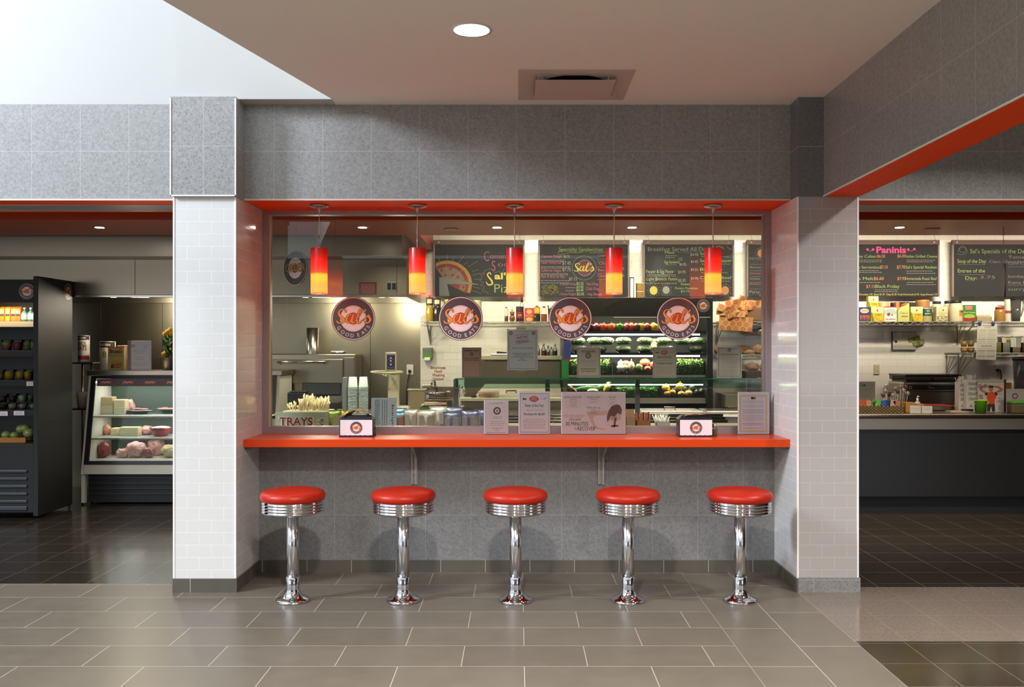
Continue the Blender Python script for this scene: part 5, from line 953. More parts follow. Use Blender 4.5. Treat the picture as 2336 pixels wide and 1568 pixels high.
bags = [(757, 44, 938, 6.86, '6f8a2a', 'a89a80', '7d9a2c', 'green crisp bag beside the trays sign'), (790, 40, 936, 6.96, 'c0a02a', 'a89070', 'c8a830', 'yellow crisp bag half hidden behind the left napkin dispenser'), (866, 42, 942, 6.86, '8a8fb0', 'a88a84', '9aa0b8', 'lilac-topped crisp bag right of the left shaker'), (905, 44, 942, 6.88, '5f8fa8', 'a8736c', '7a9ab0', 'blue-topped crisp bag with pink panels'), (893, 70, 933, 7.0, '4f86a6', '8090a0', '6a9ab8', 'wide turquoise crisp bag lying behind the front row'),
 (938, 32, 936, 6.86, 'c8c0b8', 'b8aca4', 'd8d2cc', 'silver white crisp bag next to the blue-topped bag'), (972, 44, 938, 6.84, 'd8d0ca', 'b4a49c', 'e6dfda', 'large white crisp bag in the middle of the row'), (1000, 40, 930, 6.96, 'c4c6c6', 'b0a8a0', 'd0d0d0', 'grey white crisp bag behind the large white bag'), (1030, 40, 942, 6.84, '6e7398', 'a8a0a0', '787ea4', 'navy blue crisp bag left of the purple bag'), (1034, 46, 931, 7.0, '6a7090', '8a8ca0', '757a9c', 'navy blue crisp bag standing in the back row'), (1070, 42, 939, 6.84, '70729c', 'a49c9c', '7c7ea8', 'purple crisp bag, second from the right end'), (1100, 36, 936, 6.88, '6c7094', 'a09898', '7c7ea8', 'purple crisp bag at the right end, cut by the small counter sign')]
for i, q in enumerate(bags): chipbag(q[0], q[1], q[2], q[3], q[4], q[5], q[6], q[7], (.05, -.04, .08, -.06)[i % 4]*.4, i)
# right part of the station: packets, straw wraps
def packbox(px0, px1, pyt, Y, c1, label, inner=None, name='cardboard_box'):
    a, c = P(px0, pyt, Y), P(px1, 0, Y); t_ = thing(name, label, 'box', ((a[0]+c[0])/2, Y+.05, SZ+.001), 'small boxes behind the window'); b = MB(); z = SZ+.001; m1 = M(c1, .7, name='box_'+c1)
    for q in ((a[0], c[0], Y, Y+.003), (a[0], c[0], Y+.09, Y+.093), (a[0], a[0]+.003, Y, Y+.09), (c[0]-.003, c[0], Y, Y+.09)): b.box(q[0], q[1], q[2], q[3], z, a[2] if q[2] < Y+.08 else a[2]+.05, m1)
    b.box(a[0], c[0], Y, Y+.09, z, z+.003, m1); b.build('tray_box', t_); return t_, a, c
packbox(1428, 1450, 951, 6.82, 'b08a68', 'plain tan open box right of the wide pink sign')
t_, a, c = packbox(1453, 1484, 960, 6.82, 'a46a3c', 'orange brown display box of brown sugar packets')
for i in range(9): b = MB(); x = a[0]+.01+(c[0]-a[0]-.02)*i/8; b.box(x-.004, x+.004, 6.83+.008*(i % 3), 6.836+.008*(i % 3), SZ+.01, a[2]+.055+.012*math.sin(i*2), M(('c07a54', '7a3424', 'd49a88')[i % 3], .5, name='packet_%d' % (i % 3)), R=Matrix.Rotation((i-4)*.03, 3, 'Y')); b.build('sugar_packet', t_)
t_, a, c = packbox(1498, 1528, 962, 6.86, 'b8b4ac', 'clear tub of white wrapped straws and picks'); rg = random.Random(9)
b = MB()
for i in range(26): x = rg.uniform(a[0], c[0]); q = rg.uniform(-.035, .035); b.tube([(x, 6.88, SZ+.01), (x+q, 6.87+rg.uniform(0, .05), SZ+rg.uniform(.06, .10))], .0035, M('dcdcda', .4, name='straw_white'), 5)
b.build('wrapped_straws', t_)

# point of sale, behind
SC_Y, SC_Z = 8.3, .929
t_ = thing('cash_register', 'black touch screen till seen from behind, beside the paper cups', 'till', P(728, 940, 8.5)[:2]+(SC_Z,)); b = MB(); a, c = P(689, 873, 8.5), P(778, 903, 8.5)
b.box(a[0], c[0], 8.48, 8.52, c[2]-.0, a[2], BLK2, .01, R=Matrix.Rotation(-.25, 3, 'X')); b.build('screen', t_); b = MB(); x = (a[0]+c[0])/2; b.box(x-.05, x+.05, 8.50, 8.56, SC_Z+.02, c[2]+.03, BLACK, .006); b.box(x-.045, x+.16, 8.44, 8.66, SC_Z, SC_Z+.10, BLACK, .008); m = fm((x-.02, 8.437, SC_Z+.07), (1,0,0), (0,0,-1)); b.words(m, 0, .08, .015, .012, GREYT, 1, 1); b.build('stand', t_)
a, c = P(655, 895, 8.42), P(698, 0, 8.42); b = MB(); b.box(a[0], c[0], 8.42, 8.6, SC_Z, a[2], BLACK, .012); b.box(a[0]+.03, c[0], 8.415, 8.6, a[2]-.004, a[2]+.01, BLK2, .004); one(b, 'receipt_printer', 'black receipt printer left of the till', 'printer')
# slicing machine with blue label
t_ = thing('food_slicer', 'cream countertop machine with a blue pictogram panel and curved tray arms', 'kitchen machine', P(893, 940, 8.6)[:2]+(SC_Z,)); CRM = M('d8cfae', .35, name='cream_machine')
b = MB(); a, c = P(885, 853, 8.6), P(910, 0, 8.6); b.box(a[0], c[0], 8.58, 8.66, SC_Z+.03, a[2]+.02, CRM, .01); b.build('column', t_); b = MB(); a2, c2 = P(868, 925, 8.6), P(935, 0, 8.6); b.box(a2[0], c2[0], 8.5, 8.78, SC_Z, SC_Z+.05, CRM, .015); b.build('base', t_)
b = MB(); a, c = P(878.5, 804, 8.57), P(904, 846, 8.57); b.box(a[0], c[0], 8.57, 8.60, c[2], a[2], CRM, .008); m = pm(8.568); b.rect(m, 882.5, 809.5, 901, 843, M('2c2f5a', .4, name='navy_panel'), 1)
for y in (817, 823.5, 832): b.disc(m, 891.5, y, 2, WHITE, 2, ry=1.8)
for y in (811, 820.5, 827.5, 838, 840.5): b.words(m, 884, 900, y, .8, GREYT, 2, 1)
b.build('label_panel', t_); b = MB(); pts = []
for i in range(25): th = PI*i/12; q = P(882+35.5*math.cos(th), 849.5-2*math.sin(th), 8.52+.12*math.sin(th)); pts.append(q)
b.tube(pts[:-1], .011, CRM, 8, closed=True); b.tube([P(850, 850.5, 8.47), P(872, 855, 8.45), P(880, 860, 8.5), P(884, 850, 8.56)], .010, CRM); b.tube([P(914, 851, 8.47), P(900, 854, 8.47), P(893, 853, 8.55)], .010, CRM); b.build('tray_arm', t_)
t_ = thing('wall_socket', 'cream wall socket with a black cord plugged in, right of the cream machine', 'socket', P(935, 855, 9.98)); b = MB(); a, c = P(927.5, 832, 9.985), P(943, 855, 9.985); b.box(a[0], c[0], 9.984, 9.9935, c[2], a[2], CREAM, .003); b.build('plate', t_); b = MB(); b.tube([P(935, 847.5, 9.97), P(933, 855, 9.96), P(930, 870, 9.96), P(928, 885, 9.95), P(927, 960, 9.95)], .006, BLACK); b.ball(P(934.5, 847, 9.97), .018, BLACK, 2); b.build('cord', t_)
t_ = thing('food_container', 'clear ribbed plastic container beside the cream machine', 'container', P(949, 940, 8.7)[:2]+(SC_Z,)); a, c = P(931, 888, 8.7), P(969, 0, 8.7); b = MB(); CLM = M('b5a684', .2, name='amber_clear', alpha=.7); b.box(a[0], c[0], 8.68, 8.86, SC_Z, a[2], CLM, .01); b.build('body', t_); b = MB(); b.box(a[0]-.008, c[0]+.008, 8.672, 8.868, a[2]-.012, a[2], M('cfc4a4', .3, name='container_rim'), .004); b.build('rim', t_)
zb_ = SC_Z; a, c = P(958, 0, 8.36), P(1020, 0, 8.36); t_ = thing('snack_basket', 'green-edged tray of wrapped biscuits behind the white crisp bags', 'basket', ((a[0]+c[0])/2, 8.45, zb_)); b = MB(); b.box(a[0], c[0], 8.34, 8.55, zb_, zb_+.06, M('3e6a34', .5, name='green_paper')); b.build('tray', t_); b = MB(); rg = random.Random(4)
for i in range(18): b.box(rg.uniform(a[0], c[0]-.05), rg.uniform(a[0]+.05, c[0]), rg.uniform(8.35, 8.45), rg.uniform(8.46, 8.54), zb_+.06+rg.uniform(0, .02), zb_+.07+rg.uniform(.005, .03), M(('c8b08c', 'b08a6c', 'dcc9ac')[i % 3], .4, name='biscuit_%d' % (i % 3)))
b.build('biscuits', t_)
# ================================================================ SERVICE COUNTER AND GLASS GUARD
t = thing('service_counter', 'long stainless topped service counter with a dark stone front', 'counter', (2, 8.6, 0)); GX0, GX1 = -2.25, 7.0
b = MB(); b.box(GX0, GX1, 8.28, 8.95, .905, SC_Z, STEEL, .004); b.tube([(GX0, 8.285, .905), (GX1, 8.285, .905)], .018, STEELL, 12); b.build('worktop', t)
b = MB(); b.box(GX0, GX1, 8.30, 8.93, .785, .905, STEEL, .003)
b.build('apron', t)
b = MB(); b.box(GX0, GX1, 8.33, 8.90, .17, .785, M('1a1a1c', .22, name='dark_stone', noise=.25, nscale=300)); b.build('front_panel', t)
b = MB(); b.box(GX0, GX1, 8.40, 8.88, .0, .17, BLACK); b.build('toe_kick', t)
xr0, xr1 = P(1110, 0, 8.1)[0], 1.85
t = thing('tray_rail', 'triple stainless tube tray slide in front of the hot counter', 'rail', (.5, 8.1, .87))
for yy, zz in ((8.02, .885), (8.11, .905), (8.20, .925)): b = MB(); b.tube([(xr0, yy, zz), (xr1, yy, zz)], .014, STEELL, 10); b.build('rail_tube', t)
for x in (xr0+.05, .3, 1.0, 1.7): b = MB(); b.tube([(x, 8.27, .84), (x, 8.14, .83), (x, 8.0, .86)], .010, STEEL); b.tube([(x, 8.11, .83), (x, 8.11, .895)], .006, STEEL, 6); b.build('support_arm', t)
t = thing('sneeze_guard', 'long glass food guard with grey square posts over the service counter', 'food guard', (.7, 8.35, SC_Z)); gx0, gx1 = P(1040, 0, 8.35)[0], P(1790, 0, 8.35)[0]
b = MB(); b.box(gx0, gx1, 8.2, 8.5, 1.248, 1.258, GGLASS); b.box(gx0, gx1, 8.1985, 8.2, 1.248, 1.258, GEDGE); b.build('glass_shelf', t)
b = MB(); b.box(gx0, gx1, 8.305, 8.311, SC_Z+.24, 1.248, GGLASS); b.box(gx0, gx1, 8.304, 8.312, SC_Z+.236, SC_Z+.24, M('b9b49a', .3, name='pane_edge')); b.build('front_pane', t)
for px in (1040, 1249, 1454, 1708): x = P(px, 0, 8.36)[0]; b = MB(); b.box(x-.021, x+.021, 8.34, 8.38, SC_Z, 1.246, M('67656a', .35, .5, name='guard_post'), .003); b.box(x-.035, x+.035, 8.32, 8.40, SC_Z, SC_Z+.006, STEEL); b.build('post', t)
# hot wells with shiny rim
for k, (xa, xb) in enumerate(((P(1455, 0, 8.6)[0], P(1600, 0, 8.6)[0]), (P(1602, 0, 8.6)[0], P(1745, 0, 8.6)[0]))):
    b = MB(); b.box(xa+.01, xb-.01, 8.45, 8.85, SC_Z, SC_Z+.018, STEELL, .006); b.tube([((xa+xb)/2-.05, 8.6, SC_Z+.018), ((xa+xb)/2-.05, 8.6, SC_Z+.045), ((xa+xb)/2+.05, 8.6, SC_Z+.045), ((xa+xb)/2+.05, 8.6, SC_Z+.018)], .006, STEEL); one(b, 'pan_lid', '%s steel pan lid set in the counter behind the glass guard' % ('left-hand', 'right-hand')[k], 'pan', 'pan lids in the hot counter')

# ================================================================ HAND WASH CORNER
t = thing('soap_dispenser', 'grey and green soap dispenser on the tiled wall left of the breakfast sign', 'soap dispenser', P(975, 823, 9.94)); a, c = P(964, 793, 9.9), P(986, 823, 9.9)
b = MB(); b.box(a[0], c[0], 9.90, 9.995, c[2]+.02, a[2], M('6d7266', .4, name='dispenser_grey'), .01); b.build('housing', t); b = MB(); b.box(a[0]+.006, c[0]-.006, 9.896, 9.90, c[2]+.025, c[2]+.075, M('5f8a2a', .3, name='green_soap')); b.build('soap_window', t); b = MB(); b.box(a[0]+.02, c[0]-.02, 9.88, 9.93, c[2], c[2]+.035, WHITE, .006); b.build('push_bar', t)
b = MB(); m = pm(9.996)
for w_, x_, y_, f_ in (('Employee', 999.5, 842, 33), ('Hand', 999.5, 850.5, 17), ('Washing', 1000, 859, 29), ('Station', 999.5, 867.5, 25)): b.text(m, w_, x_, y_, 9, M('a5643c', .7, name='copper_letter'), 1, fit=f_, bold=.01)
one(b, 'wall_lettering', 'copper lettering employee hand washing station on the tiles', 'lettering')
t = thing('hand_sink', 'stainless hand wash basin below the copper lettering', 'sink', (P(1000, 0, 9.7)[0], 9.8, .85)); xs0, xs1 = P(970, 0, 9.6)[0], P(1032, 0, 9.6)[0]
b = MB(); zt_ = zpx(912, 9.6)
for q in ((xs0, xs1, 9.6, 9.63), (xs0, xs1, 9.97, 9.995), (xs0, xs0+.025, 9.63, 9.97), (xs1-.025, xs1, 9.63, 9.97)): b.box(*q, zt_-.14, zt_, STEEL, .003)
b.box(xs0, xs1, 9.6, 9.995, zt_-.15, zt_-.14, STEEL); b.box(xs0, xs1, 9.985, 9.995, zt_, zt_+.12, STEEL); b.build('basin', t)
b = MB(); b.box((xs0+xs1)/2-.03, (xs0+xs1)/2+.03, 9.7, 9.98, 0, zt_-.15, STEELD); b.build('pedestal', t)
b = MB(); F_ = P(993, 898, 9.93); b.tube([(F_[0]-.12, 9.93, F_[2]), (F_[0]+.12, 9.93, F_[2])], .016, CHROME, 10); b.tube([(F_[0], 9.93, F_[2]), (F_[0], 9.93, F_[2]+.08), (F_[0]-.01, 9.92, F_[2]+.15), (F_[0]-.03, 9.88, F_[2]+.14), (F_[0]-.035, 9.86, F_[2]+.10)], [.016, .014, .012, .011, .011], CHROME, 10); b.build('faucet', t)
for s_ in (-1, 1): b = MB(); b.tube([(F_[0]+s_*.11, 9.93, F_[2]), (F_[0]+s_*.12, 9.90, F_[2]+.02), (F_[0]+s_*.17, 9.87, F_[2]+.022)], .010, CHROME); b.build('tap_lever', t)
b = MB(); a, c = P(964, 878, 9.97), P(985, 885, 9.97); b.box(a[0], c[0], 9.93, 9.995, c[2], a[2], STEELL, .004); one(b, 'wall_bracket', 'small steel wall bracket left of the hand wash tap', 'bracket')

# ================================================================ WIRE SHELVES
def wshelf(x0, x1, z, y0, label, brk=(), g='wall-mounted wire shelves'):
    t = thing('wire_shelf', label, 'shelf', ((x0+x1)/2, (y0+9.99)/2, z), g); b = MB(); W = M('c9c6b4', .35, .5, name='wire_metal'); n = max(3, int((x1-x0)/.045))
    for yy in (y0, 9.985): b.tube([(x0, yy, z), (x1, yy, z)], .005, W, 6); b.tube([(x0, yy, z-.035), (x1, yy, z-.035)], .004, W, 6)
    pts = [(x0+(x1-x0)*i/n, y0, z-(.033 if i % 2 else .002)) for i in range(n+1)]; b.tube(pts, .0032, W, 5)
    for i in range(n*2+1): x = x0+(x1-x0)*i/(n*2); b.add([(x-.0018,y0,z),(x+.0018,y0,z),(x+.0018,9.985,z),(x-.0018,9.985,z),(x-.0018,y0,z-.003),(x+.0018,y0,z-.003),(x+.0018,9.985,z-.003),(x-.0018,9.985,z-.003)], [(0,1,2,3),(7,6,5,4),(0,4,5,1),(2,6,7,3)], W)
    b.build('wire_deck', t)
    for x in brk:
        b = MB(); b.tube([(x, 9.985, z-.02), (x, 9.985, z-.24), (x, y0+.02, z-.045), (x, y0+.02, z-.02)], .006, STEEL, 6); b.tube([(x, 9.9, z-.035), (x, 9.985, z-.19)], .004, STEEL, 6); b.tube([(x, 9.8, z-.035), (x, 9.985, z-.22)], .004, STEEL, 6); b.box(x-.012, x+.012, y0-.008, y0+.02, z-.045, z+.008, STEELL, .002); b.build('bracket', t)
    return t
ZS = 1.815; SHY = 9.64
wshelf(P(960, 0, SHY)[0], P(1288, 0, SHY)[0], ZS, SHY, 'wire wall shelf of sauce bottles between the hood and the salad case', brk=(P(975, 0, SHY)[0],))
wshelf(P(1634, 0, SHY)[0], P(2222, 0, SHY)[0], ZS, SHY, 'long wire wall shelf carrying tinned food, right of the pillar', brk=(P(1650, 0, SHY)[0], P(2220, 0, SHY)[0]))
wshelf(P(2226, 0, SHY)[0], 6.2, ZS, SHY, 'upper right wire shelf holding the blender jug and clipped price sheet')
z2 = zpx(806, 9.64); wshelf(P(2190, 0, SHY)[0], 6.2, z2, SHY, 'lower right wire shelf of clear ingredient tubs', brk=(P(2195, 0, SHY)[0], P(2222, 0, SHY)[0]))
z3 = zpx(810, 9.6); wshelf(P(1634, 0, 9.6)[0], P(1800, 0, 9.6)[0], z3, 9.6, 'wire shelf of loaves under the deli paper basket'); z4 = zpx(864, 9.6); wshelf(P(1634, 0, 9.6)[0], P(1800, 0, 9.6)[0], z4, 9.6, 'lowest wire shelf with the bread basket beside the window frame')
g = 'sauce bottles on the wire shelf'; BY = 9.72
bottle(980.5, ZS, BY, .040, .285, 'a8892a', 'tall oil bottle with a red cap at the left end of the shelf', g, 'b03a2a', ('2a2420', 'd8c8a0'), lh=(.62, .92), neck=.28, capl=.12)
bottle(997.5, ZS, BY, .041, .275, '2c2420', 'dark balsamic bottle beside the tall oil bottle', g, '4a3030', ('2a2420', 'd8c8a0'), lh=(.62, .92), neck=.28, capl=.12)
tin(1012, 1026, 684, ZS, 9.74, '8a9a40', 'green tin half hidden behind the second window logo', g, ((.0, .15, 'c8c840'),)); tin(1074, 1098, 684, ZS, 9.74, 'b5b590', 'glass jar with a green lid right of the second window logo', g, (), (), '3a7a30')
bottle(1155, ZS, BY, .020, .160, '5a4026', 'slim sauce bottle with a pale label, left of the honey', g, '3a3028', ('d8cfc0',), lh=(.4, .92), neck=.4)
t = thing('honey_bottle', 'small brown bear-shaped honey bottle with a pointed cap', 'bottle', (P(1168.5, 0, BY)[0], BY, ZS), g); x = P(1168.5, 0, BY)[0]; HN = M('7a4416', .15, name='honey', coat=.4); b = MB(); b.ball((x, BY, ZS+.04), 1, HN, 3, (.030, .026, .042)); b.ball((x, BY, ZS+.088), 1, HN, 3, (.024, .022, .022)); b.ball((x-.019, BY, ZS+.105), .008, HN, 2); b.ball((x+.019, BY, ZS+.105), .008, HN, 2); b.ball((x, BY-.022, ZS+.085), .009, HN, 2); b.build('bear_body', t); b = MB(); b.lathe([(.014,.104),(.013,.115),(.005,.14),(.002,.146)], (x,BY,ZS), M('c9a020', .4, name='honey_cap'), 14); b.build('cap', t)
tin(1177, 1194, 700, ZS, BY, '3a1a18', 'dark jam jar with a black lid', g, ((.35, .75, '8a2c2c'),), (('JAM', .6, 1.0, .16, 'd8a0a0'),), '201818')
bottle(1190.5, ZS, 9.86, .026, .28, 'b9b49a', 'tall clear bottle with a black neck behind the jam jar', g, '181614', None, neck=.42, capl=.22)
def redb(b, m, W, H): b.disc(m, W*.5, H*.26, W*.3, M('e8a070', .5), 1, ry=H*.16); b.rect(m, W*.08, H*.48, W*.92, H*.60, M('e86a50', .5), 1); b.disc(m, W*.5, H*.8, W*.36, M('d8b050', .5), 1, ry=H*.14)
carton(1197, 1218, 703, ZS, BY, 'b83a2a', 'small red carton with a yellow picture between the jars', g, redb); bottle(1225, ZS, BY, .037, .175, '2a3018', 'squat green-black bottle with a yellow label', g, '4a6a2a', ('c8861c', 'e0b040'), lh=(.5, .9), neck=.4, capl=.14)
bottle(1241, ZS, BY, .032, .17, '8a4a30', 'brown sauce bottle with red top and white diamond label', g, 'b03028', ('e8e0d0',), lh=(.5, .88), neck=.42, capl=.12); cup(1256.5, ZS, BY, .022, .036, .18, M('b9a888', .6, name='cup_stack_tan'), 'tall tan stack of cups behind the third window logo', g, 'cup_stack', 'cups', lid=False)
# ledge with utensils
t = thing('wall_ledge', 'cream enamelled over-shelf below the wire shelf', 'shelf', (P(1190, 0, 9.6)[0], 9.8, 1.40)); a, c = P(1088, 812, 9.55), P(1288, 821, 9.55); b = MB(); b.box(a[0], c[0], 9.55, 9.99, c[2], a[2], M('c7c0a0', .35, name='ledge_cream'), .003); b.build('board', t); LZ = a[2]
for px in (1110, 1280): x = P(px, 0, 9.7)[0]; b = MB(); b.box(x-.015, x+.015, 9.70, 9.73, 1.06, c[2], STEEL); b.build('upright', t)
b = MB(); x0, x1 = P(1120, 0, 9.65)[0], P(1200, 0, 9.65)[0]; b.box(x0, x1, 9.62, 9.86, LZ, LZ+.022, STEELL, .008); one(b, 'sheet_pan', 'flat steel tray lying on the cream over-shelf', 'pan'); b = MB(); p0, p1 = P(1133, 804, 9.7), P(1150, 806, 9.7); z = LZ+.034; b.tube([(p0[0], 9.7, z), (p0[0]+.03, 9.7, z), (p1[0]+.03, 9.7, z-.004)], [.012, .011, .006], BLACK, 10); one(b, 'ladle_handle', 'black handled utensil on the flat steel tray', 'utensil')
for px, h, cl, lb in ((1227, .135, 'c9a83a', 'yellow topped dressing cruet nearest the hiring poster'), (1240, .14, '7a3a28', 'cruet of dark red vinegar'), (1250, .115, '8a5a3a', 'short cruet of amber vinegar'), (1257.5, .10, 'd8d8d0', 'white topped salt cruet'), (1266, .135, '3a3028', 'cruet with a black band at the right end')):
    x = P(px, 0, 9.7)[0]; t = thing('cruet', lb, 'bottle', (x, 9.7, LZ), 'cruets on the cream over-shelf'); b = MB(); b.lathe([(.024,0),(.026,.01),(.025,h*.45),(.012,h*.65),(.010,h*.8)], (x,9.7,LZ), CGLASS, 14, False); b.build('glass_body', t); b = MB(); b.lathe([(.001,.002),(.022,.003),(.022,h*.38),(.001,h*.38)], (x,9.7,LZ), M(cl, .2, name='vinegar_'+cl), 14); b.build('contents', t); b = MB(); b.ball((x, 9.7, LZ+h*.86), .012, STEELL if px != 1227 else M('d0b040', .4), 2, (1, 1, 1.3)); b.build('stopper', t)
# prep table
t = thing('prep_table', 'stainless sandwich prep table with a white cutting board and a long white lid', 'prep table', (P(1190, 0, 9.2)[0], 9.3, 0)); xa, xb = P(1052, 0, 9.0)[0], .44; z5 = zpx(908, 9.0)
b = MB(); b.box(xa, xb, 9.04, 9.54, .08, z5-.04, STEEL, .004); b.build('cabinet', t); b = MB(); b.box(xa-.02, xb, 8.97, 9.18, z5-.035, z5, M('e2dfc4', .4, name='cutting_board'), .006); b.build('cutting_board', t)
b = MB(); b.add([(xa+.14,9.19,z5+.02),(xb,9.19,z5+.02),(xb,9.5,z5+.12),(xa+.22,9.5,z5+.12),(xa+.14,9.19,z5-.03),(xb,9.19,z5-.03),(xb,9.5,z5-.03),(xa+.22,9.5,z5-.03)], [(0,1,2,3),(0,4,5,1),(1,5,6,2),(2,6,7,3),(3,7,4,0),(7,6,5,4)], M('e6e2cc', .25, name='lid_cream')); l_ = b.build('lid', t)
b = MB(); hx = P(1166, 0, 9.2)[0]; b.tube([(hx-.05, 9.25, z5+.035), (hx-.05, 9.22, z5+.06), (hx+.05, 9.22, z5+.06), (hx+.05, 9.25, z5+.035)], .006, BLACK); b.build('handle', l_); b = MB(); b.box(xa, xb, 9.52, 9.54, z5-.03, LZ-.06, STEEL); b.build('splash_panel', t)
t = thing('rice_bucket', 'round white and orange food tub lying on the white cutting board', 'tub', (P(1115, 0, 9.05)[0], 9.08, z5)); x = P(1115, 0, 9.05)[0]; b = MB(); b.lathe([(.001,0),(.10,0),(.108,.055),(.108,.062),(.001,.062)], (x, 9.08, z5), M('c9c4a8', .4, name='tub_cream'), 30); m = cm(x, 9.08, .104, z5+.062); b.rect(m, -.13, .01, .03, .05, M('c26a3c', .5, name='tub_orange'), 1, 16); b.poly(m, [(-.06, .012), (-.02, .012), (-.05, .048), (-.09, .048)], CREAM, 2); b.build('tub_body', t)
b = MB(); p = P(1080, 907, 9.0); b.ball((p[0], 9.03, z5+.012), 1, BLACK, 2, (.035, .02, .012)); one(b, 'black_scoop', 'small black scoop left of the round food tub', 'utensil')
b = MB(); p0 = P(1047, 885, 8.75); b.tube([(p0[0], 8.75, SC_Z), (p0[0], 8.75, p0[2]-.02), (p0[0]+.01, 8.73, p0[2]+.02), (p0[0]+.05, 8.70, p0[2]), (p0[0]+.06, 8.69, p0[2]-.06)], .011, CHROME, 10); b.tube([(p0[0]+.0, 8.74, SC_Z+.03), (p0[0]+.05, 8.7, SC_Z+.05)], .008, CHROME); one(b, 'counter_tap', 'tall chrome tap on the service counter behind the first guard post', 'tap')
b = MB(); b.lathe([(.001,0),(.06,0),(.12,.15),(.13,.24),(.001,.24)], (P(1080, 0, 9.45)[0]+.02, 9.35, z5-.035), CREAM, 24); 
b = MB(); a, c = P(1293, 757, 8.98), P(1309, 0, 8.98)
t = thing('colour_bag', 'tall blue and green cleaning sleeve standing left of the salad case', 'bag', (P(1300, 0, 9.0)[0], 9.0, 1.1))
for z0_, z1_, cl in ((zpx(868, 9.0), zpx(822, 9.0), '3fa04a'), (zpx(822, 9.0), zpx(818, 9.0), 'b02a7a'), (zpx(818, 9.0), zpx(778, 9.0), '4a5aa8')): b.box(P(1281, 0, 9)[0]+(z0_-1.2)*.09, P(1297, 0, 9)[0]+(z0_-1.2)*.09, 8.99, 9.015, z0_, z1_, M(cl, .35, name='sleeve_'+cl), .004)
t.location.z = zpx(868, 9.0); b.build('sleeve', t); b = MB(); xx = P(1289, 0, 9)[0]; b.box(xx-.02, xx+.02, 8.985, 9.02, z5, zpx(866, 9.0), STEELD); b.build('stand', t)

# ================================================================ SALAD CASE
CX0, CX1, CY0, CY1 = .46, 1.975, 9.2, 9.96; z = lambda py, Y=9.3: zpx(py, Y); CB = M('26251f', .3, name='case_black')
t = thing('salad_case', 'large black open refrigerated case of salads and vegetables below the chalkboards', 'refrigerator', ((CX0+CX1)/2, 9.55, 0)); CT = z(679, 9.2)
b = MB(); b.box(CX0, CX0+.04, CY0, CY1, .02, CT, CB, .004); b.box(CX1-.06, CX1, CY0, CY1, .02, CT, CB, .004); b.build('side_panels', t)
b = MB(); b.box(CX0+.04, CX1-.06, CY1-.05, CY1, .02, CT, M('35342c', .5, name='case_liner')); b.box(CX0+.04, CX1-.06, CY0+.03, CY1-.05, CT-.05, CT, CB); b.box(CX0+.04, CX1-.06, CY0+.02, CY1-.05, .02, z(940), CB); b.build('liner', t)
b = MB(); b.box(CX0+.04, CX1-.06, CY0, CY0+.03, z(722, 9.2), CT, CB, .003); b.rect(pm(9.199), 1400, 723.2, 1621, 725, M('e8e4cc', .3, name='chrome_line'), 0); logo(b, pm(9.198, .0004), 1604.5, 698, 14.5, 36); b.build('header', t)
SHZ = {}
TL = M('fff3dc', .4, emit=7, name='case_light_glow')
for i, (py, lt) in enumerate(((757, 763), (806, 812), (857, 0), (909, 0))):
    zz = z(py); SHZ[i] = zz; b = MB(); b.box(CX0+.045, CX1-.065, 9.27, CY1-.055, zz-.018, zz, BLK2); b.box(CX0+.045, CX1-.065, 9.255, 9.27, zz-.022, zz+.006, BLK2 if i < 2 else M('b8b2a0', .3, .5, name='shelf_rail')); s_ = b.build('shelf', t)
    if lt: b = MB(); b.box(CX0+.08, CX1-.12, 9.262, 9.272, z(lt)-.010, z(lt)+.006, TL); b.build('lamp_tube', s_)
b = MB(); b.box(CX0+.05, CX1-.09, 9.25, 9.262, z(878)-.004, z(878)+.006, TL); b.build('lamp_tube', t); b = MB(); b.box(CX0+.045, CX1-.065, 9.24, 9.25, z(920), z(914), M('b8b2a0', .3, .5, name='shelf_rail')); b.build('bumper_rail', t)
for zz, pw in ((CT-.07, 5), (SHZ[0]-.03, 7), (SHZ[1]-.03, 7), (SHZ[2]-.03, 5)): area('salad_case_light', ((CX0+CX1)/2, 9.34, zz), (1.3, .06), pw, (1, .93, .78), (math.radians(14), 0, 0))
def pepper(px, col, col2, label, r=.047, tilt=0):
    Y = 9.36; x = P(px, 0, Y)[0]; zz = SHZ[0]; t_ = thing('bell_pepper', label, 'pepper', (x, Y, zz), 'bell peppers on the top shelf of the salad case'); R = Matrix.Rotation(tilt, 3, 'Y'); h = r*1.9
    b = MB(); cc = Vector((x, Y, zz+r*.98)); b.lathe([(.001,-h*.46),(r*.5,-h*.49),(r*.85,-h*.35),(r*1.0,0),(r*.98,h*.25),(r*.75,h*.44),(r*.3,h*.42),(.001,h*.36)], cc, M(col, .12, name='pepper_'+col, coat=.6), 28, True, R, lobes=4, la=.07); b.build('flesh', t_)
    p = R @ Vector((0, 0, h*.38)); q = R @ Vector((.008, 0, h*.60)); b = MB(); b.tube([cc+p, cc+q], .006, M(col2, .5, name='stem_'+col2), 7); b.build('stem', t_)
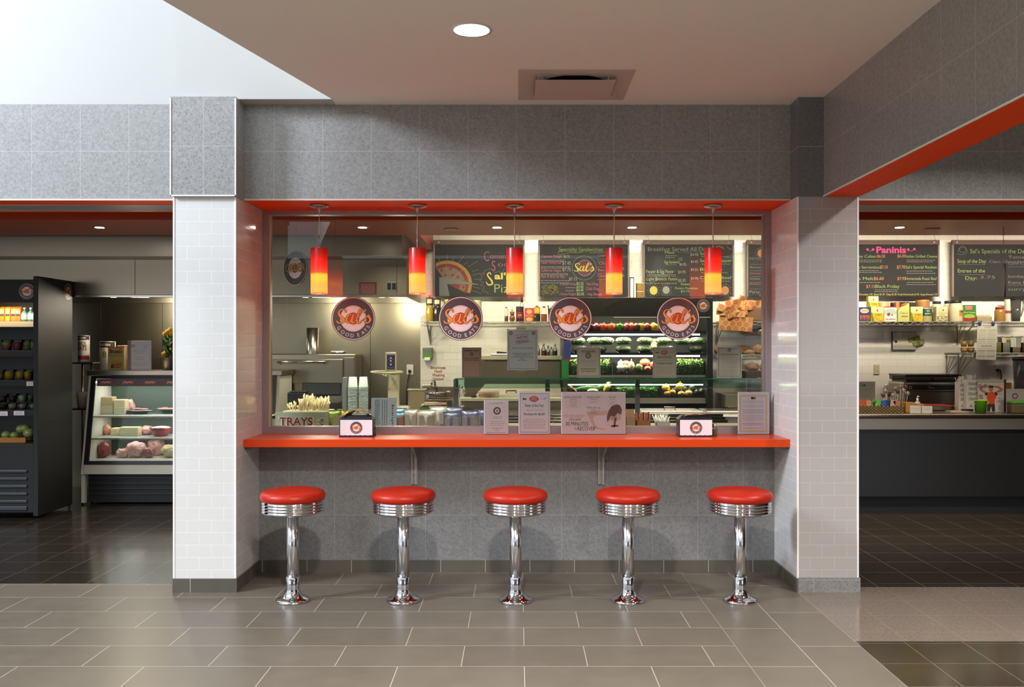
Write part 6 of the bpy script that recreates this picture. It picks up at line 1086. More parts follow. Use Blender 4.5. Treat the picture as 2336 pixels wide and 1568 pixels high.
for px, c1, tl, lb in ((1346, '5a1418', .8, 'dark red pepper lying beside the third window logo'), (1360, '8a1c1c', 1.2, 'dark red pepper with its stem forward, second from left'), (1376, 'e05a1c', .1, 'large orange-red pepper third from the left of the shelf'), (1395, 'ee6a18', -.1, 'bright orange pepper right of the orange-red one'), (1413.5, '3f8a1c', .05, 'green pepper in the middle of the row'), (1430, 'a8281c', .9, 'red pepper right of the green one'), (1440, 'e0561c', 1.0, 'orange-red pepper behind its red neighbour'), (1453, '46481a', .6, 'dark green ripening pepper'), (1464, 'd8a81c', .2, 'narrow yellow pepper behind the dark green one'), (1476, '9a1c1c', 1.0, 'red pepper between the two yellow ones'), (1492, 'e8b81c', .7, 'yellow pepper beside the rightmost window logo')): pepper(px, c1, '5a7a2a', lb, tilt=tl)
LF = [M(c_, .5, name='leaf_'+c_) for c_ in ('4f7a2a', '6a9638', '8fb04c', '3a5f22', 'a8c068')]
def clam(px, lay, label, i, name='salad_box'):
    Y = 9.36; x = P(px, 0, Y)[0]; zz = SHZ[1]+lay*.083; r = .088; t_ = thing(name, label, 'salad', (x, Y, zz), 'clear boxes of salad leaves in the salad case')
    b = MB(); b.lathe([(r*.62,.002),(r*.95,.038),(r,.04),(r,.044)], (x,Y,zz), CGLASS, 28, cap=False); b.lathe([(r*.97,.044),(r*.8,.070),(r*.5,.079),(.001,.081)], (x,Y,zz), M('dfe8d8', .15, name='clear_lid', alpha=.28), 28, cap=False); b.build('clear_box', t_)
    b = MB(); b.lathe([(.001,.004),(r*.56,.004),(r*.82,.035),(r*.7,.055),(r*.3,.064),(.001,.064)], (x,Y,zz), LF[0], 20); b.leaves(x-r*.78, x+r*.78, Y-r*.86, Y, zz+.028, zz+.060, 120, .016, LF+[LF[4], LF[2]], i); b.build('leaves', t_)
lab8 = ['clear salad box at the far left', 'salad box left of the gap', 'salad box directly right of the gap', 'salad box third from the right', 'salad box second from the right', 'salad box at the far right']
for j, px in enumerate((1322, 1366, 1422, 1471, 1520, 1590)): clam(px, 0, lab8[j]+', lower layer of the salad shelf', 10+j)
for j, px in enumerate((1317, 1357, 1422, 1471, 1514, 1556, 1590)): clam(px, 1, ('clear salad box at the far left', 'salad box left of the gap', 'salad box directly right of the gap', 'salad box under the white tub', 'salad box just right of the white tub', 'salad box second from the right', 'salad box at the far right')[j]+', upper layer of the salad shelf', 30+j)
clam(1383, 1, 'salad box stacked behind the left group, under the logo edge', 50)
t_ = thing('round_tub', 'pale round tub standing between the salad boxes', 'tub', (P(1492, 0, 9.44)[0], 9.5, SHZ[1])); x = P(1492, 0, 9.5)[0]; b = MB(); b.lathe([(.05,0),(.055,.02),(.035,.07),(.03,.09),(.055,.14),(.055,.15),(.001,.15)], (x,9.52,SHZ[1]), M('cfc08a', .4, name='tub_yellowish'), 24); b.build('tub_body', t_)
def tray(px0, px1, zz, h, label, fill=None, n=260, sd=0, g='black vegetable trays in the salad case', mats=LF, size=.02, top=.03, fl='lettuce'):
    Y0, Y1 = 9.29, 9.5; a, c = P(px0, 0, Y0)[0], P(px1, 0, Y0)[0]; t_ = thing('vegetable_tray', label, 'tray', ((a+c)/2, (Y0+Y1)/2, zz), g); b = MB(); bl = M('151412', .3, name='tray_black')
    for q in ((a, c, Y1-.004, Y1), (a, a+.004, Y0, Y1), (c-.004, c, Y0, Y1)): b.box(*q, zz, zz+h, bl)
    b.box(a, c, Y0, Y1, zz, zz+.005, bl); b.box(a, c, Y0-.003, Y0, zz, zz+h*.16, bl); b.build('tray_body', t_)
    b = MB(); b.box(a+.004, c-.004, Y0-.001, Y0+.0015, zz+.01, zz+h*.92, CGLASS); b.build('clear_front', t_)
    if fill: b = MB(); b.box(a+.01, c-.01, Y0+.02, Y1-.01, zz+.005, zz+h*.75, mats[3 % len(mats)]); b.leaves(a+.012, c-.012, Y0+.006, Y0+.05, zz+.015, zz+h+top, n, size, mats, sd); b.leaves(a+.012, c-.012, Y0+.03, Y1-.02, zz+h*.75, zz+h+top, n//2, size, mats, sd+1); b.build(fl, t_, kind='stuff')
    return t_, a, c, b
HT = .135
tray(1298, 1396, SHZ[2], HT, 'black tray heaped with frilly lettuce, left of the vegetables', True, 420, 3); tray(1538, 1609, SHZ[2], HT, 'black tray heaped with frilly lettuce at the right of the case', True, 380, 5)
tray(1402, 1534, SHZ[2], HT, 'black tray of mixed fruit and vegetables in the middle of the case')
def veg(px, py, Y, r, col, label, name, cat, sc=(1, 1, 1), jit=0, rough=.35, zz=None, stem=None, rot=None, g='fruit and vegetables in the salad case trays'):
    x, _, zc = P(px, py, Y); b = MB(); mt = M(col, rough, name='skin_'+col, noise=.12, nscale=60, coat=.2); t_ = thing(name, label, cat, (x, Y, zc-r*sc[2]), g); R = Matrix.Rotation(rot, 3, 'Y') if rot is not None else None
    b.ball((x, Y, zc), r, mt, 3, sc, jit, R); b.build('body', t_)
    if stem: b = MB(); d = (R @ Vector((0, 0, 1))) if R is not None else Vector((0, 0, 1)); b.tube([Vector((x, Y-.01, zc))+d*r*sc[2]*.9, Vector((x, Y-.02, zc))+d*r*sc[2]*1.35], [.008, .004], M(stem, .5, name='stem_'+stem), 7); b.build('stem', t_)
k = 'fruit and vegetables in the salad case trays'
veg(1414, 840, 9.36, .036, 'cfc090', 'pale yellow onion at the left of the mixed tray', 'onion', 'vegetable'); veg(1425, 839, 9.35, .034, 'dcd0a8', 'cream onion beside the blueberries', 'onion', 'vegetable', stem='c8b888'); veg(1428, 829, 9.42, .035, '9c4a3c', 'reddish potato behind the onions', 'potato', 'vegetable', (1.1, 1, .9), .03); veg(1416, 829, 9.43, .033, 'e0ddd0', 'white garlic bulb at the back of the mixed tray', 'garlic', 'vegetable', (1, 1, .85), .02, stem='d8d0b8')
veg(1440, 836, 9.35, .036, 'dfc088', 'pale butternut squash standing upright in the mixed tray', 'squash', 'squash', (.95, .95, 1.5), stem='9a8a50'); veg(1457, 840, 9.35, .04, '55703c', 'green broccoli head between squash and apples', 'broccoli', 'vegetable', (1, .9, 1.05), .16, .8); veg(1471, 827, 9.42, .048, 'c8603a', 'large orange-red tomato at the back of the mixed tray', 'tomato', 'tomato', (1.15, 1, .85)); veg(1477, 842, 9.34, .036, 'b04a3a', 'red tomato at the front of the mixed tray', 'tomato', 'tomato', (1, 1, .9), stem='4a6a2a'); veg(1491, 833, 9.38, .042, 'b8503c', 'red tomato behind the shake of the day sign', 'tomato', 'tomato', (1, 1, .9)); veg(1510, 838, 9.36, .042, 'c0582e', 'orange tomato hidden behind the shake of the day sign', 'tomato', 'tomato')
t_ = thing('blueberries', 'clear punnet of dark blue berries in the mixed tray', 'berries', P(1418, 852, 9.32), k); b = MB(); rg = random.Random(2); 
for i in range(46): p = P(rg.uniform(1408, 1430), rg.uniform(845, 851), rg.uniform(9.31, 9.34)); b.ball(p, .0075, M('2c2c5c', .4, name='blueberry'), 1)
b.build('berry_heap', t_, kind='stuff')
tray(1296, 1397, SHZ[3], .13, 'low black tray of courgettes and squash behind the pink sign'); tray(1403, 1503, SHZ[3], .13, 'low black tray heaped with green beans', True, 420, 8, mats=[M(c_, .5, name='bean_'+c_) for c_ in ('4f8a34', '6aa044', '3a6a28', '5c8c3c')], size=.026, top=-.03, fl='green_beans'); tray(1508, 1612, SHZ[3], .13, 'low black tray of lemons and avocados')
ZU = SHZ[3]+.05
for px, py, rt, lb in ((1318, 889, 1.25, 'dark green courgette lying at the left of the low tray'), (1338, 886, 1.45, 'dark green courgette pointing right'), (1352, 892, 1.7, 'courgette under the pile, pointing left'), (1368, 885, 1.1, 'courgette tilted up beside the yellow squash')): veg(px, py, 9.36, .024, '3c5f2c', lb, 'courgette', 'courgette', (1, 1, 3.4), rot=rt, stem='b9a84a')
veg(1352, 893, 9.33, .04, 'b8bf8a', 'round pale green melon in the low tray', 'melon', 'melon', (1.5, 1, .7)); veg(1385, 886, 9.33, .034, 'd8b83c', 'curved yellow squash at the right of the low tray', 'squash', 'squash', (1, 1, 1.6), rot=.5, stem='8a8a3c'); veg(1304, 886, 9.32, .017, 'c8884a', 'long orange carrot leaning at the left edge of the low tray', 'carrot', 'carrot', (1, 1, 4), rot=-.9); veg(1388, 876, 9.38, .022, 'a8b85c', 'small pale squash on top at the right', 'squash', 'squash')
for i, (px, py, cl, sc, lb) in enumerate(((1519, 886, 'd8a81c', 1, 'lemon at the upper left of the citrus pile'), (1523, 899, 'd8a034', .9, 'lemon at the lower left of the citrus pile'), (1534, 896, 'c8903c', .85, 'orange-tinted lemon second in the bottom row'), (1551, 881, 'e0b428', .95, 'bright lemon on top of the pile'), (1554, 899, 'd8b04a', .85, 'lemon in the middle of the bottom row'), (1571, 898, 'dcc078', .95, 'pale squash-like lemon at the right of the bottom row'))): veg(px, py, 9.36-.02*(py > 890), .038*sc, cl, lb, 'lemon', 'lemon', (1.15, 1, .95), stem='d8a81c')
for px, py, lb in ((1543, 889, 'black avocado left of the top lemon'), (1560, 889, 'black avocado right of the top lemon'), (1578, 886, 'black avocado on the upper right of the pile'), (1588, 896, 'black avocado in the bottom row'), (1601, 893, 'black avocado at the far right of the low tray')): veg(px, py, 9.38, .036, '2c2a22', lb, 'avocado', 'avocado', (1, 1, 1.15), rot=.9)

# ================================================================ BREAD RACK
def paper(name, label, pts, dots, sd, g=None, cat='deli paper', parent=None):
    rg = random.Random(sd); b = MB(); DP = M('c99a5e', .75, name='deli_paper', noise=.08, nscale=8); OD = M('c25a34', .6, name='orange_stamp')
    for (x0, y0, x1, y1, Y, rot, bend) in pts:
        cx, cy = (x0+x1)/2, (y0+y1)/2
        def m(a_, q_, L=0, cx=cx, cy=cy, Y=Y, rot=rot, bend=bend): u, v = a_-cx, q_-cy; return P(cx+u*math.cos(rot)-v*math.sin(rot), cy+u*math.sin(rot)+v*math.cos(rot), Y+bend*(math.sin(u*.13+v*.09)*.03)-L*.0006)
        n = 12; vs = []
        for j in range(n+1):
            for i in range(n+1): vs.append(m(x0+(x1-x0)*i/n, y0+(y1-y0)*j/n+(rg.uniform(-1, 1)*1.2*bend if j in (0, n) else 0)))
        b.add(vs, [(j*(n+1)+i, (j+1)*(n+1)+i, (j+1)*(n+1)+i+1, j*(n+1)+i+1) for j in range(n) for i in range(n)], DP, True)
        for i in range(int((x1-x0)/17)+1):
            for j in range(int((y1-y0)/12)+1):
                xx, yy = x0+8+i*16+(j % 2)*7, y0+6+j*11
                if xx < x1-4 and yy < y1-3: b.ring(m, xx, yy, 2.6, 5, OD, 1.5, 18); b.disc(m, xx, yy, 1.3, OD, 1.5, 10)
    return b
t = thing('bread_basket', 'wicker basket lined with patterned orange and brown deli paper', 'basket', (P(1690, 0, 9.72)[0], 9.75, ZS)); b = MB(); x0, x1 = P(1640, 0, 9.7)[0], P(1800, 0, 9.7)[0]; WK = M('7a5430', .7, name='wicker', noise=.4, nscale=70); b.box(x0+.2, x1, 9.66, 9.95, ZS, ZS+.16, WK, .02); b.build('wicker_body', t)
b = paper('', '', [(1634, 707, 1700, 722, 9.62, .1, 1), (1655, 684, 1697, 712, 9.66, -.15, 1), (1690, 686, 1760, 708, 9.65, .03, 1), (1636, 700, 1690, 716, 9.60, .35, 1), (1660, 712, 1706, 722, 9.59, -.2, 1), (1684, 675, 1700, 700, 9.68, .3, 1)], 0, 1); b.build('paper_lining', t)
b = paper('', '', [(1640, 722, 1717, 755, 9.605, .08, .25)], 0, 2); one(b, 'deli_paper_sheet', 'sheet of orange stamped deli paper hanging over the front of the wire shelf', 'deli paper')
b = MB(); x0, x1 = P(1716, 0, 9.68)[0], P(1790, 0, 9.68)[0]; zz = ZS-.12; b.ball(((x0+x1)/2, 9.75, zz+.02), 1, M('a8a498', .2, 1, name='foil'), 3, ((x1-x0)/2, .1, .045), .06); one(b, 'foil_parcel', 'crumpled foil parcel beside the hanging deli paper', 'foil parcel')
def loaf(px, z_, Y, sc, col, label): x = P(px, 0, Y)[0]; b = MB(); b.ball((x, Y, z_+sc[2]*.93), 1, M(col, .7, name='crust_'+col, noise=.25, nscale=18), 4, sc, .004, warp=.16); one(b, 'bread_loaf', label, 'bread', 'loaves on the bread shelves')
loaf(1651, z3, 9.7, (.095, .07, .048), 'b98f48', 'flat golden loaf at the left of the bread shelf, above the salad sign'); loaf(1709, z3, 9.68, (.055, .05, .028), 'c9a070', 'small pale roll in the middle of the bread shelf'); loaf(1730, z3, 9.74, (.06, .06, .058), 'b58252', 'round brown loaf at the right of the bread shelf'); loaf(1692, z3, 9.85, (.07, .05, .05), '9a6a38', 'dark loaf behind the small pale roll')
t = thing('bread_basket', 'low wicker basket with floury loaves on the lowest wire shelf', 'basket', (P(1722, 0, 9.7)[0], 9.72, z4)); b = MB(); x0, x1 = P(1695, 0, 9.66)[0], P(1780, 0, 9.66)[0]
for k_ in range(5): b.box(x0+.01*(4-k_), x1, 9.63-.004*k_, 9.90, z4+k_*.016, z4+k_*.016+.013, WK, .005)
b.build('wicker_body', t)
loaf(1716, z4+.075, 9.74, (.075, .06, .05), 'd0a888', 'floury oval loaf in the low wicker basket'); loaf(1744, z4+.075, 9.76, (.05, .06, .045), 'd0a888', 'floury loaf cut off by the window frame')
b = MB(); x = P(1665, 0, 9.6)[0]; b.box(P(1655, 0, 9.5)[0], 2.72, 9.5, 9.97, .05, z(900, 9.5), M('b8ae94', .4, name='cabinet_cream'), .004); one(b, 'cream_cabinet', 'cream cabinet under the bread shelves', 'cabinet')
b = MB(); a, c = P(1652, 900, 9.3), P(1706, 910, 9.3); b.box(a[0], c[0], 9.25, 9.45, .93, a[2], M('c8c0a0', .4, name='box_cream'), .005); b.box(a[0]+.04, c[0], 9.27, 9.44, .90, .93, BLK2); b.box(a[0]+.05, c[0]-.02, 9.27, 9.44, 0, .90, M('3a342c', .6, name='stand_dark')); one(b, 'card_terminal', 'small cream topped machine on a dark stand right of the salad case', 'kitchen machine')
t = thing('picture_frame', 'small black framed notice standing on top of the salad case', 'picture frame', (P(1441, 0, 9.5)[0], 9.5, CT)); a, c = P(1436, 633, 9.5), P(1446, 0, 9.5); b = MB(); b.box(a[0], c[0], 9.49, 9.5, CT, a[2], BLACK); b.box(a[0]+.008, c[0]-.008, 9.488, 9.49, CT+.01, a[2]-.012, PAPER); b.build('frame', t)
for i_, (pt, dz, lb) in enumerate(((0, 0, 'lower amber food tub stacked on top of the salad case'), (0, .085, 'upper amber food tub stacked on top of the salad case'))):
    x = P(1460, 0, 9.45)[0]; t = thing('food_tub', lb, 'tub', (x, 9.5, CT+dz), 'amber tubs on the salad case'); b = MB(); b.box(x-.032, x+.032, 9.44, 9.54, CT+dz, CT+dz+.072, M('9a7434', .3, name='amber_food', noise=.3, nscale=40), .006); b.build('tub_body', t); b = MB(); b.box(x-.036, x+.036, 9.436, 9.544, CT+dz+.073, CT+dz+.083, M('cfc09a', .3, name='lid_pale'), .003); b.build('lid', t)
# ================================================================ RIGHT: SHELF OF TINS
TY = 9.70; g = 'tinned and packed food on the wire shelf'
Yw, Wh = 'd8b824', 'd8cfae'
def corn(b, m, W, H):
    b.rect(m, 0, 0, W, H*.42, M('d8cc9c', .5, name='box_cream_top'), 1); b.poly(m, [(W*.5, H*.12), (W*.58, H*.3), (W*.42, H*.3)], M('9a3a2a', .5, name='brand_red'), 2); b.text(m, 'CORN', W*.58, H*.58, H*.15, M('4a4a20', .5, name='olive_letter'), 2, fit=W*.5, bold=.02)
    rg = random.Random(int(W*9999)); YL, OL = M('e8c838', .5, name='kernel'), M('c08a1c', .5, name='kernel_dark')
    for i in range(34): b.disc(m, rg.uniform(W*.28, W*.95), rg.uniform(H*.66, H*.95), W*.045, YL if i % 2 else OL, 2+.02*i, 8)
    b.poly(m, [(0, H*.35), (W*.12, H*.45), (W*.28, H), (W*.05, H)], M('5a7a2a', .5, name='husk'), 2.9); b.poly(m, [(W*.05, H*.3), (W*.16, H*.5), (W*.18, H*.95)], M('8aa040', .5, name='husk_light'), 3)
def carrots(b, m, W, H):
    b.disc(m, W*.5, H*.25, W*.4, M('d8b89a', .5, name='oval_pale'), 1, ry=H*.16); b.text(m, 'Carrots', W*.5, H*.28, H*.12, M('a83a2a', .5), 2, fit=W*.6)
    for i in range(6): a = W*(.08+i*.16); b.poly(m, [(a, H*.55), (a+W*.14, H*.55), (a+W*.08, H*.95)], M(('d8682c', 'c0541e')[i % 2], .5, name='carrot_%d' % (i % 2)), 2)
def cab(b, m, W, H):
    b.rect(m, 0, H*.25, W, H*.5, M('a8c8a8', .5, name='pale_green'), 1); b.rect(m, 0, 0, W, H*.05, M('b83a6a', .5, name='magenta_rim'), 1); b.text(m, 'Lohmann', W*.5, H*.25, H*.15, M('3a5a8a', .5), 2, fit=W*.7); b.disc(m, W*.35, H*.5, W*.13, M('a03a6a', .5, name='cabbage'), 2); b.disc(m, W*.62, H*.54, W*.08, M('b86a8a', .5, name='cabbage2'), 2); b.text(m, 'red cabbage', W*.5, H*.85, H*.12, TXT, 2, fit=W*.8, bold=.02)
def beans(b, m, W, H):
    b.text(m, 'CANNELLINI', W*.5, H*.45, H*.10, M('6a7a3a', .5), 2, fit=W*.8); b.text(m, 'BEANS', W*.5, H*.57, H*.10, M('6a7a3a', .5), 2, fit=W*.5); rg = random.Random(3); b.rect(m, W*.04, H*.62, W*.96, H*.97, M('8a8a58', .5, name='bean_bg'), 1)
    for i in range(14): b.disc(m, rg.uniform(W*.1, W*.9), rg.uniform(H*.68, H*.92), W*.09, M('cfc49a', .5, name='bean'), 2+.05*i, 10, ry=W*.05)
    b.poly(m, [(W*.6, H*.12), (W*.68, H*.28), (W*.52, H*.28)], M('9a3a2a', .5, name='brand_red'), 2)
def tom(b, m, W, H):
    b.rect(m, W*.2, H*.06, W*.7, H*.27, M('c8707a', .5, name='pink_tag'), 1); b.text(m, 'Diced Tomato', W*.5, H*.48, H*.12, M('d8d070', .5, name='yellow_letter'), 2, fit=W*.85, bold=.02); b.disc(m, W*.5, H*.66, W*.42, M('9ab84a', .5, name='lime'), 1, ry=H*.12)
    for i in range(4): b.disc(m, W*(.15+i*.24), H*.86, W*.13, M('b03028', .4, name='tomato_red'), 2, 16)
tinsr = [(1943, 1960, 700, 'c8b06a', 'tan tin at the left end, partly behind the pillar', None, ((.4, .8, '8a5a2a'),))]
carton(1959.5, 1985, 701, ZS, TY, '2c3a6a', 'blue tin label with orange carrots, leftmost beside the pillar', g, carrots, .08)
carton(1987, 2016, 700, ZS, TY, Yw, 'yellow corn tin label left of the red cabbage', g, corn, .08); carton(1981, 2004, 676, ZS+.118, TY+.03, Yw, 'yellow corn tin standing on top of the lower row', g, corn, .06)
# packet under the raised one
carton(1975, 1999, 702, ZS, TY+.09, 'cfc39a', 'plain cream packet behind the two corn tins', g, None, .06)
carton(2017, 2046, 700, ZS, TY, 'e2ddd0', 'white tin label with a purple rim and red cabbage', g, cab, .08)
carton(2077.5, 2105, 700, ZS, TY, Yw, 'yellow corn tin label in the middle of the shelf', g, corn, .08)
tin(2105.5, 2130, 704, ZS, TY, '23584a', 'dark green tin with an oval emblem and beans', g, ((.55, 1, 'b0a478'),), (('o', .25, .5, .3, 'd8a070'), ('cannellini', .42, 1.2, .12, 'e8e0c0')))
carton(2136, 2162, 700, ZS, TY, 'd6cb9c', 'tan tin label with white beans', g, beans, .08)
carton(2196, 2227, 696, ZS, TY, '3c7a2c', 'green pouch of tomatoes with a pink tag', g, tom, .05)
tin(2007, 2033, 690, ZS, TY+.16, 'cfae6a', 'wide tub with an orange picture behind the cabbage tin', g, ((.2, .6, 'c88a3c'),)); tin(2034, 2047, 690, ZS, TY+.18, '2a2a28', 'black tin behind the white cabbage tin', g)
carton(2044, 2052, 689, ZS, TY+.10, 'c8783a', 'narrow orange carton left of the mustard jug', g); carton(2052, 2074, 689, ZS, TY+.16, '2a2826', 'black carton behind the mustard jug', g); carton(2076, 2092, 690, ZS, TY+.17, '2a2826', 'black carton behind the middle corn tin', g)
t = thing('mustard_jug', 'pale green mustard jug with a spout-shaped outline', 'jug', (P(2061, 0, TY)[0], TY, ZS), g); b = MB(); a = P(2047, 690, TY); c = P(2075, 0, TY); mt = M('c5c878', .35, name='mustard_green'); Xm = lambda px: P(px, 0, TY)[0]; Zm = lambda py: zpx(py, TY)
pf = [(Xm(2048), ZS), (Xm(2074.5), ZS), (Xm(2074.5), Zm(692)), (Xm(2072), Zm(692)), (Xm(2066), Zm(698)), (Xm(2056), Zm(701)), (Xm(2049), Zm(708))]; n = len(pf)
b.add([(x, TY, q) for x, q in pf]+[(x, TY+.09, q) for x, q in pf], [tuple(reversed(range(n))), tuple(range(n, 2*n))]+[(i, (i+1) % n, n+(i+1) % n, n+i) for i in range(n)], mt); m = pm(TY); b.text(m, 'Dijon', 2062, 717, 8, M('6a7a2a', .5), 1, fit=17, bold=.01); b.rect(m, 2056, 721, 2071, 723.5, M('a85a3a', .5), 1); b.build('jug_body', t)
b = MB(); b.tube([(Xm(2074), TY+.05, Zm(691)), (Xm(2068), TY+.05, Zm(693)), (Xm(2060), TY+.05, Zm(697))], .008, M('c8643a', .4, name='jug_rim')); b.build('spout', t)
tin(2096, 2126, 684, ZS, TY+.10, 'c0a060', 'clear tub of dried fruit with a red lid, behind the green tin', g, ((.05, .5, 'a87848'),), (), 'b03a24')
def jar(px, pyt, r, Y, col, lid, label, lab=None, z=ZS, h=None):
    x = P(px, 0, Y)[0]; h = zpx(pyt, Y)-z; t_ = thing('food_jar', label, 'jar', (x, Y, z), g); b = MB(); b.lathe([(.001,0),(r*.95,0),(r,.01),(r,h*.68),(r*.9,h*.78),(r*.72,h*.88),(.001,h*.88)], (x,Y,z), M(col, .2, name='jar_'+col, coat=.5), 28); b.build('jar_body', t_); b = MB(); b.lathe([(r*.78,h*.88),(r*.8,h),(.001,h)], (x,Y,z), M(lid, .35, name='lid_'+lid), 24); b.build('lid', t_)
    if lab: b = MB(); m = cm(x, Y, r, z+h); b.rect(m, r*.0, h*.45, r*1.2, h*.74, M('c8903a', .5, name='jar_label'), 1, 8); b.rect(m, r*.25, h*.48, r*.9, h*.56, M('3a5a7a', .5, name='jar_label_blue'), 2, 6); b.build('jar_label', t_)
jar(2181, 686, .068, 9.72, 'e0d4b0', '2a2a2c', 'large mayonnaise jar with a black lid in front', True); jar(2164, 687, .055, 9.86, 'ded2b0', '2a2a2c', 'pale jar with a black lid just behind the large jar'); jar(2137, 688, .055, 9.88, 'ded2b0', '2a2a2c', 'pale jar with a black lid behind the bean tin')
jar(2280.5, 701, .054, 9.72, 'a87c3c', 'b0303c', 'peanut butter jar with a red lid left of the blender jug'); tin(2296, 2312, 682, ZS, 9.82, 'd8d2c0', 'pale tub behind the blender jug', g, ((.5, .62, '9a4a4a'),), (), '2a2a2a')
t = thing('egg_tray', 'clear punnet of small pastries at the shelf corner', 'tray', (P(2247, 0, TY)[0], TY+.05, ZS), g); a, c = P(2229, 720, TY), P(2264, 0, TY); b = MB(); b.box(a[0], c[0], TY, TY+.1, ZS, a[2]-.01, M('a89c78', .4, name='punnet', noise=.4, nscale=60), .006); b.build('punnet', t); b = MB()
for i in range(5): b.ball((a[0]+.02+i*(c[0]-a[0]-.04)/4, TY+.03, a[2]-.008), .019, M('c8b894', .6, name='pastry'), 2)
b.build('pastries', t)
# price sheet with clips
a, c = P(2228, 741, 9.62), P(2274, 822, 9.62); t = thing('price_sheet', 'long white price sheet hanging from the wire shelf on two blue clips', 'paper', ((a[0]+c[0])/2, 9.62, c[2])); b = MB(); m0 = pm(9.615); m = lambda x, y, L=0: m0(x+(y-741)*-.05, y, L)
b.add([m(2230.5, 738, 0), m(2275, 739, 0), m(2276.5, 822, 0), m(2230, 820, 0)], [(0, 3, 2, 1)], M('ddd8c6', .6, name='sheet_white')); gn = M('7a9a4a', .6, name='green_rule')
b.text(m, "SAL'S GOOD EATS", 2253, 744.5, 3.6, TXT, 1, fit=22, bold=.02); b.text(m, 'CATERING', 2253, 748.6, 3, TXT, 1, fit=14); b.text(m, "SAL'S GOOD EATS", 2253, 791, 3.8, TXT, 1, fit=24, bold=.02)
for y, mt in ((753, gn), (774, gn), (800, TXT), (812, TXT)): b.rect(m, 2233, y, 2251, y+1, mt, 1); b.rect(m, 2253, y, 2273, y+1, mt, 1)
for i, y in enumerate((757, 760, 763, 766, 770, 778, 781, 784, 796, 804, 807, 816)): b.words(m, 2233, 2251, y, 1, GREYT, 1, i, 'l'); b.words(m, 2254, 2272, y, 1, GREYT, 1, i+30, 'l')
b.build('sheet', t)
for px in (2236, 2266.5): b = MB(); p = P(px, 736, 9.60); b.box(p[0]-.014, p[0]+.014, 9.60, 9.635, p[2]-.03, p[2]+.0, M('2a3a9a', .3, name='blue_clip'), .004); b.tube([(p[0]-.012, 9.60, p[2]), (p[0]-.018, 9.60, p[2]+.02), (p[0], 9.6, p[2]+.012), (p[0]+.018, 9.60, p[2]+.02), (p[0]+.012, 9.60, p[2])], .004, M('2a3a9a', .3, name='blue_clip')); b.build('binder_clip', t)
# lower shelf tubs
for i, (p0, p1, ft, fc, lb) in enumerate(((2266, 2286, .62, 'b8a45c', 'clear canister with yellow grain, left of the row'), (2288, 2306, .60, 'd0c4a4', 'clear canister of pale flour with a yellow sticker'), (2310, 2330, .35, 'c9b48c', 'clear canister of nuts'), (2332, 2350, .6, '7a3a28', 'clear canister of brown beans at the right edge'))):
    a, c = P(p0, 766, 9.7), P(p1, 0, 9.7); t = thing('storage_canister', lb, 'canister', ((a[0]+c[0])/2, 9.75, z2), 'canisters on the lower wire shelf'); b = MB(); b.box(a[0], c[0], 9.7, 9.8, z2, a[2]-.014, CGLASS, .006); b.build('clear_body', t); b = MB(); b.box(a[0]+.005, c[0]-.005, 9.705, 9.795, z2+.004, z2+(a[2]-z2)*ft, M(fc, .6, name='grain_'+fc, noise=.25, nscale=120), .004); b.build('contents', t); b = MB(); b.box(a[0]-.003, c[0]+.003, 9.695, 9.805, a[2]-.014, a[2], M('cfccc8', .3, name='canister_lid'), .004); b.build('lid', t)
    if i == 1: b = MB(); b.rect(pm(9.699), p0+1, 771.5, p1-1, 775, M('d8c82c', .5, name='yellow_sticker'), 0); b.build('sticker', t)
for px, py_, lb in ((2204, 0, 'stacked amber tub, lower left beside the price sheet'), (2220, 0, 'stacked amber tub, lower right beside the price sheet'), (2204, 1, 'stacked amber tub, upper left beside the price sheet'), (2220, 1, 'stacked amber tub, upper right beside the price sheet')):
    x = P(px, 0, 9.7)[0]; zz = z2+py_*.068; t = thing('food_tub', lb, 'tub', (x, 9.75, zz), 'amber tubs on the lower wire shelf'); b = MB(); b.lathe([(.001,0),(.027,0),(.036,.052),(.001,.052)], (x,9.75,zz), M('96713a', .3, name='amber_food2', noise=.4, nscale=50), 20); b.build('tub_body', t); b = MB(); b.lathe([(.037,.052),(.037,.060),(.001,.062)], (x,9.75,zz), M('b8a478', .3, name='lid_tan'), 20); b.build('lid', t)
# framed certificate with notes tucked over it
a, c = P(2035.5, 757, 9.97), P(2090, 799, 9.97); t = thing('certificate_frame', 'thin black framed certificate on the tiled wall above the grill', 'picture frame', ((a[0]+c[0])/2, 9.98, c[2])); b = MB(); m = pm(9.972); b.box(a[0], c[0], 9.975, 9.995, c[2], a[2], BLACK); b.rect(m, 2036.5, 758, 2089, 798, M('cfc8b4', .5, name='certificate_paper'), 1)
for i, (x0, x1, y, h) in enumerate(((2041, 2052, 764, 2), (2041, 2070, 768, 1.2), (2041, 2060, 786, 1), (2062, 2084, 783, 1), (2062, 2080, 790, 1))): b.words(m, x0, x1, y, h, GREYT, 2, i, 'l')
b.stroke(m, [(2040, 774), (2058, 772), (2088, 764)], .8, GREYT, 2); b.disc(m, 2044, 780, 3, TXT, 2); b.build('frame', t)
b = MB(); NB = M('8f8a50', .6, name='banknote', noise=.2, nscale=50); ND = M('5a5c30', .6, name='banknote_dark')
for cx, cy_, rot in ((2085, 774, -.28), (2095.5, 783, -.30)):
    m = lambda x, y, L=0, cx=cx, cy_=cy_, rot=rot: P(cx+x*math.cos(rot)-y*math.sin(rot), cy_+x*math.sin(rot)+y*math.cos(rot), 9.968-(cx > 2090)*.001-L*.0004); b.rect(m, -14, -5.5, 14, 5.5, NB, 0); b.frame(m, -13, -4.5, 13, 4.5, .8, ND, 1); b.disc(m, 0, 0, 3, ND, 1, ry=3.6); b.text(m, '1', -10, 1.5, 5, ND, 1); b.text(m, '1', 10, 1.5, 5, ND, 1)
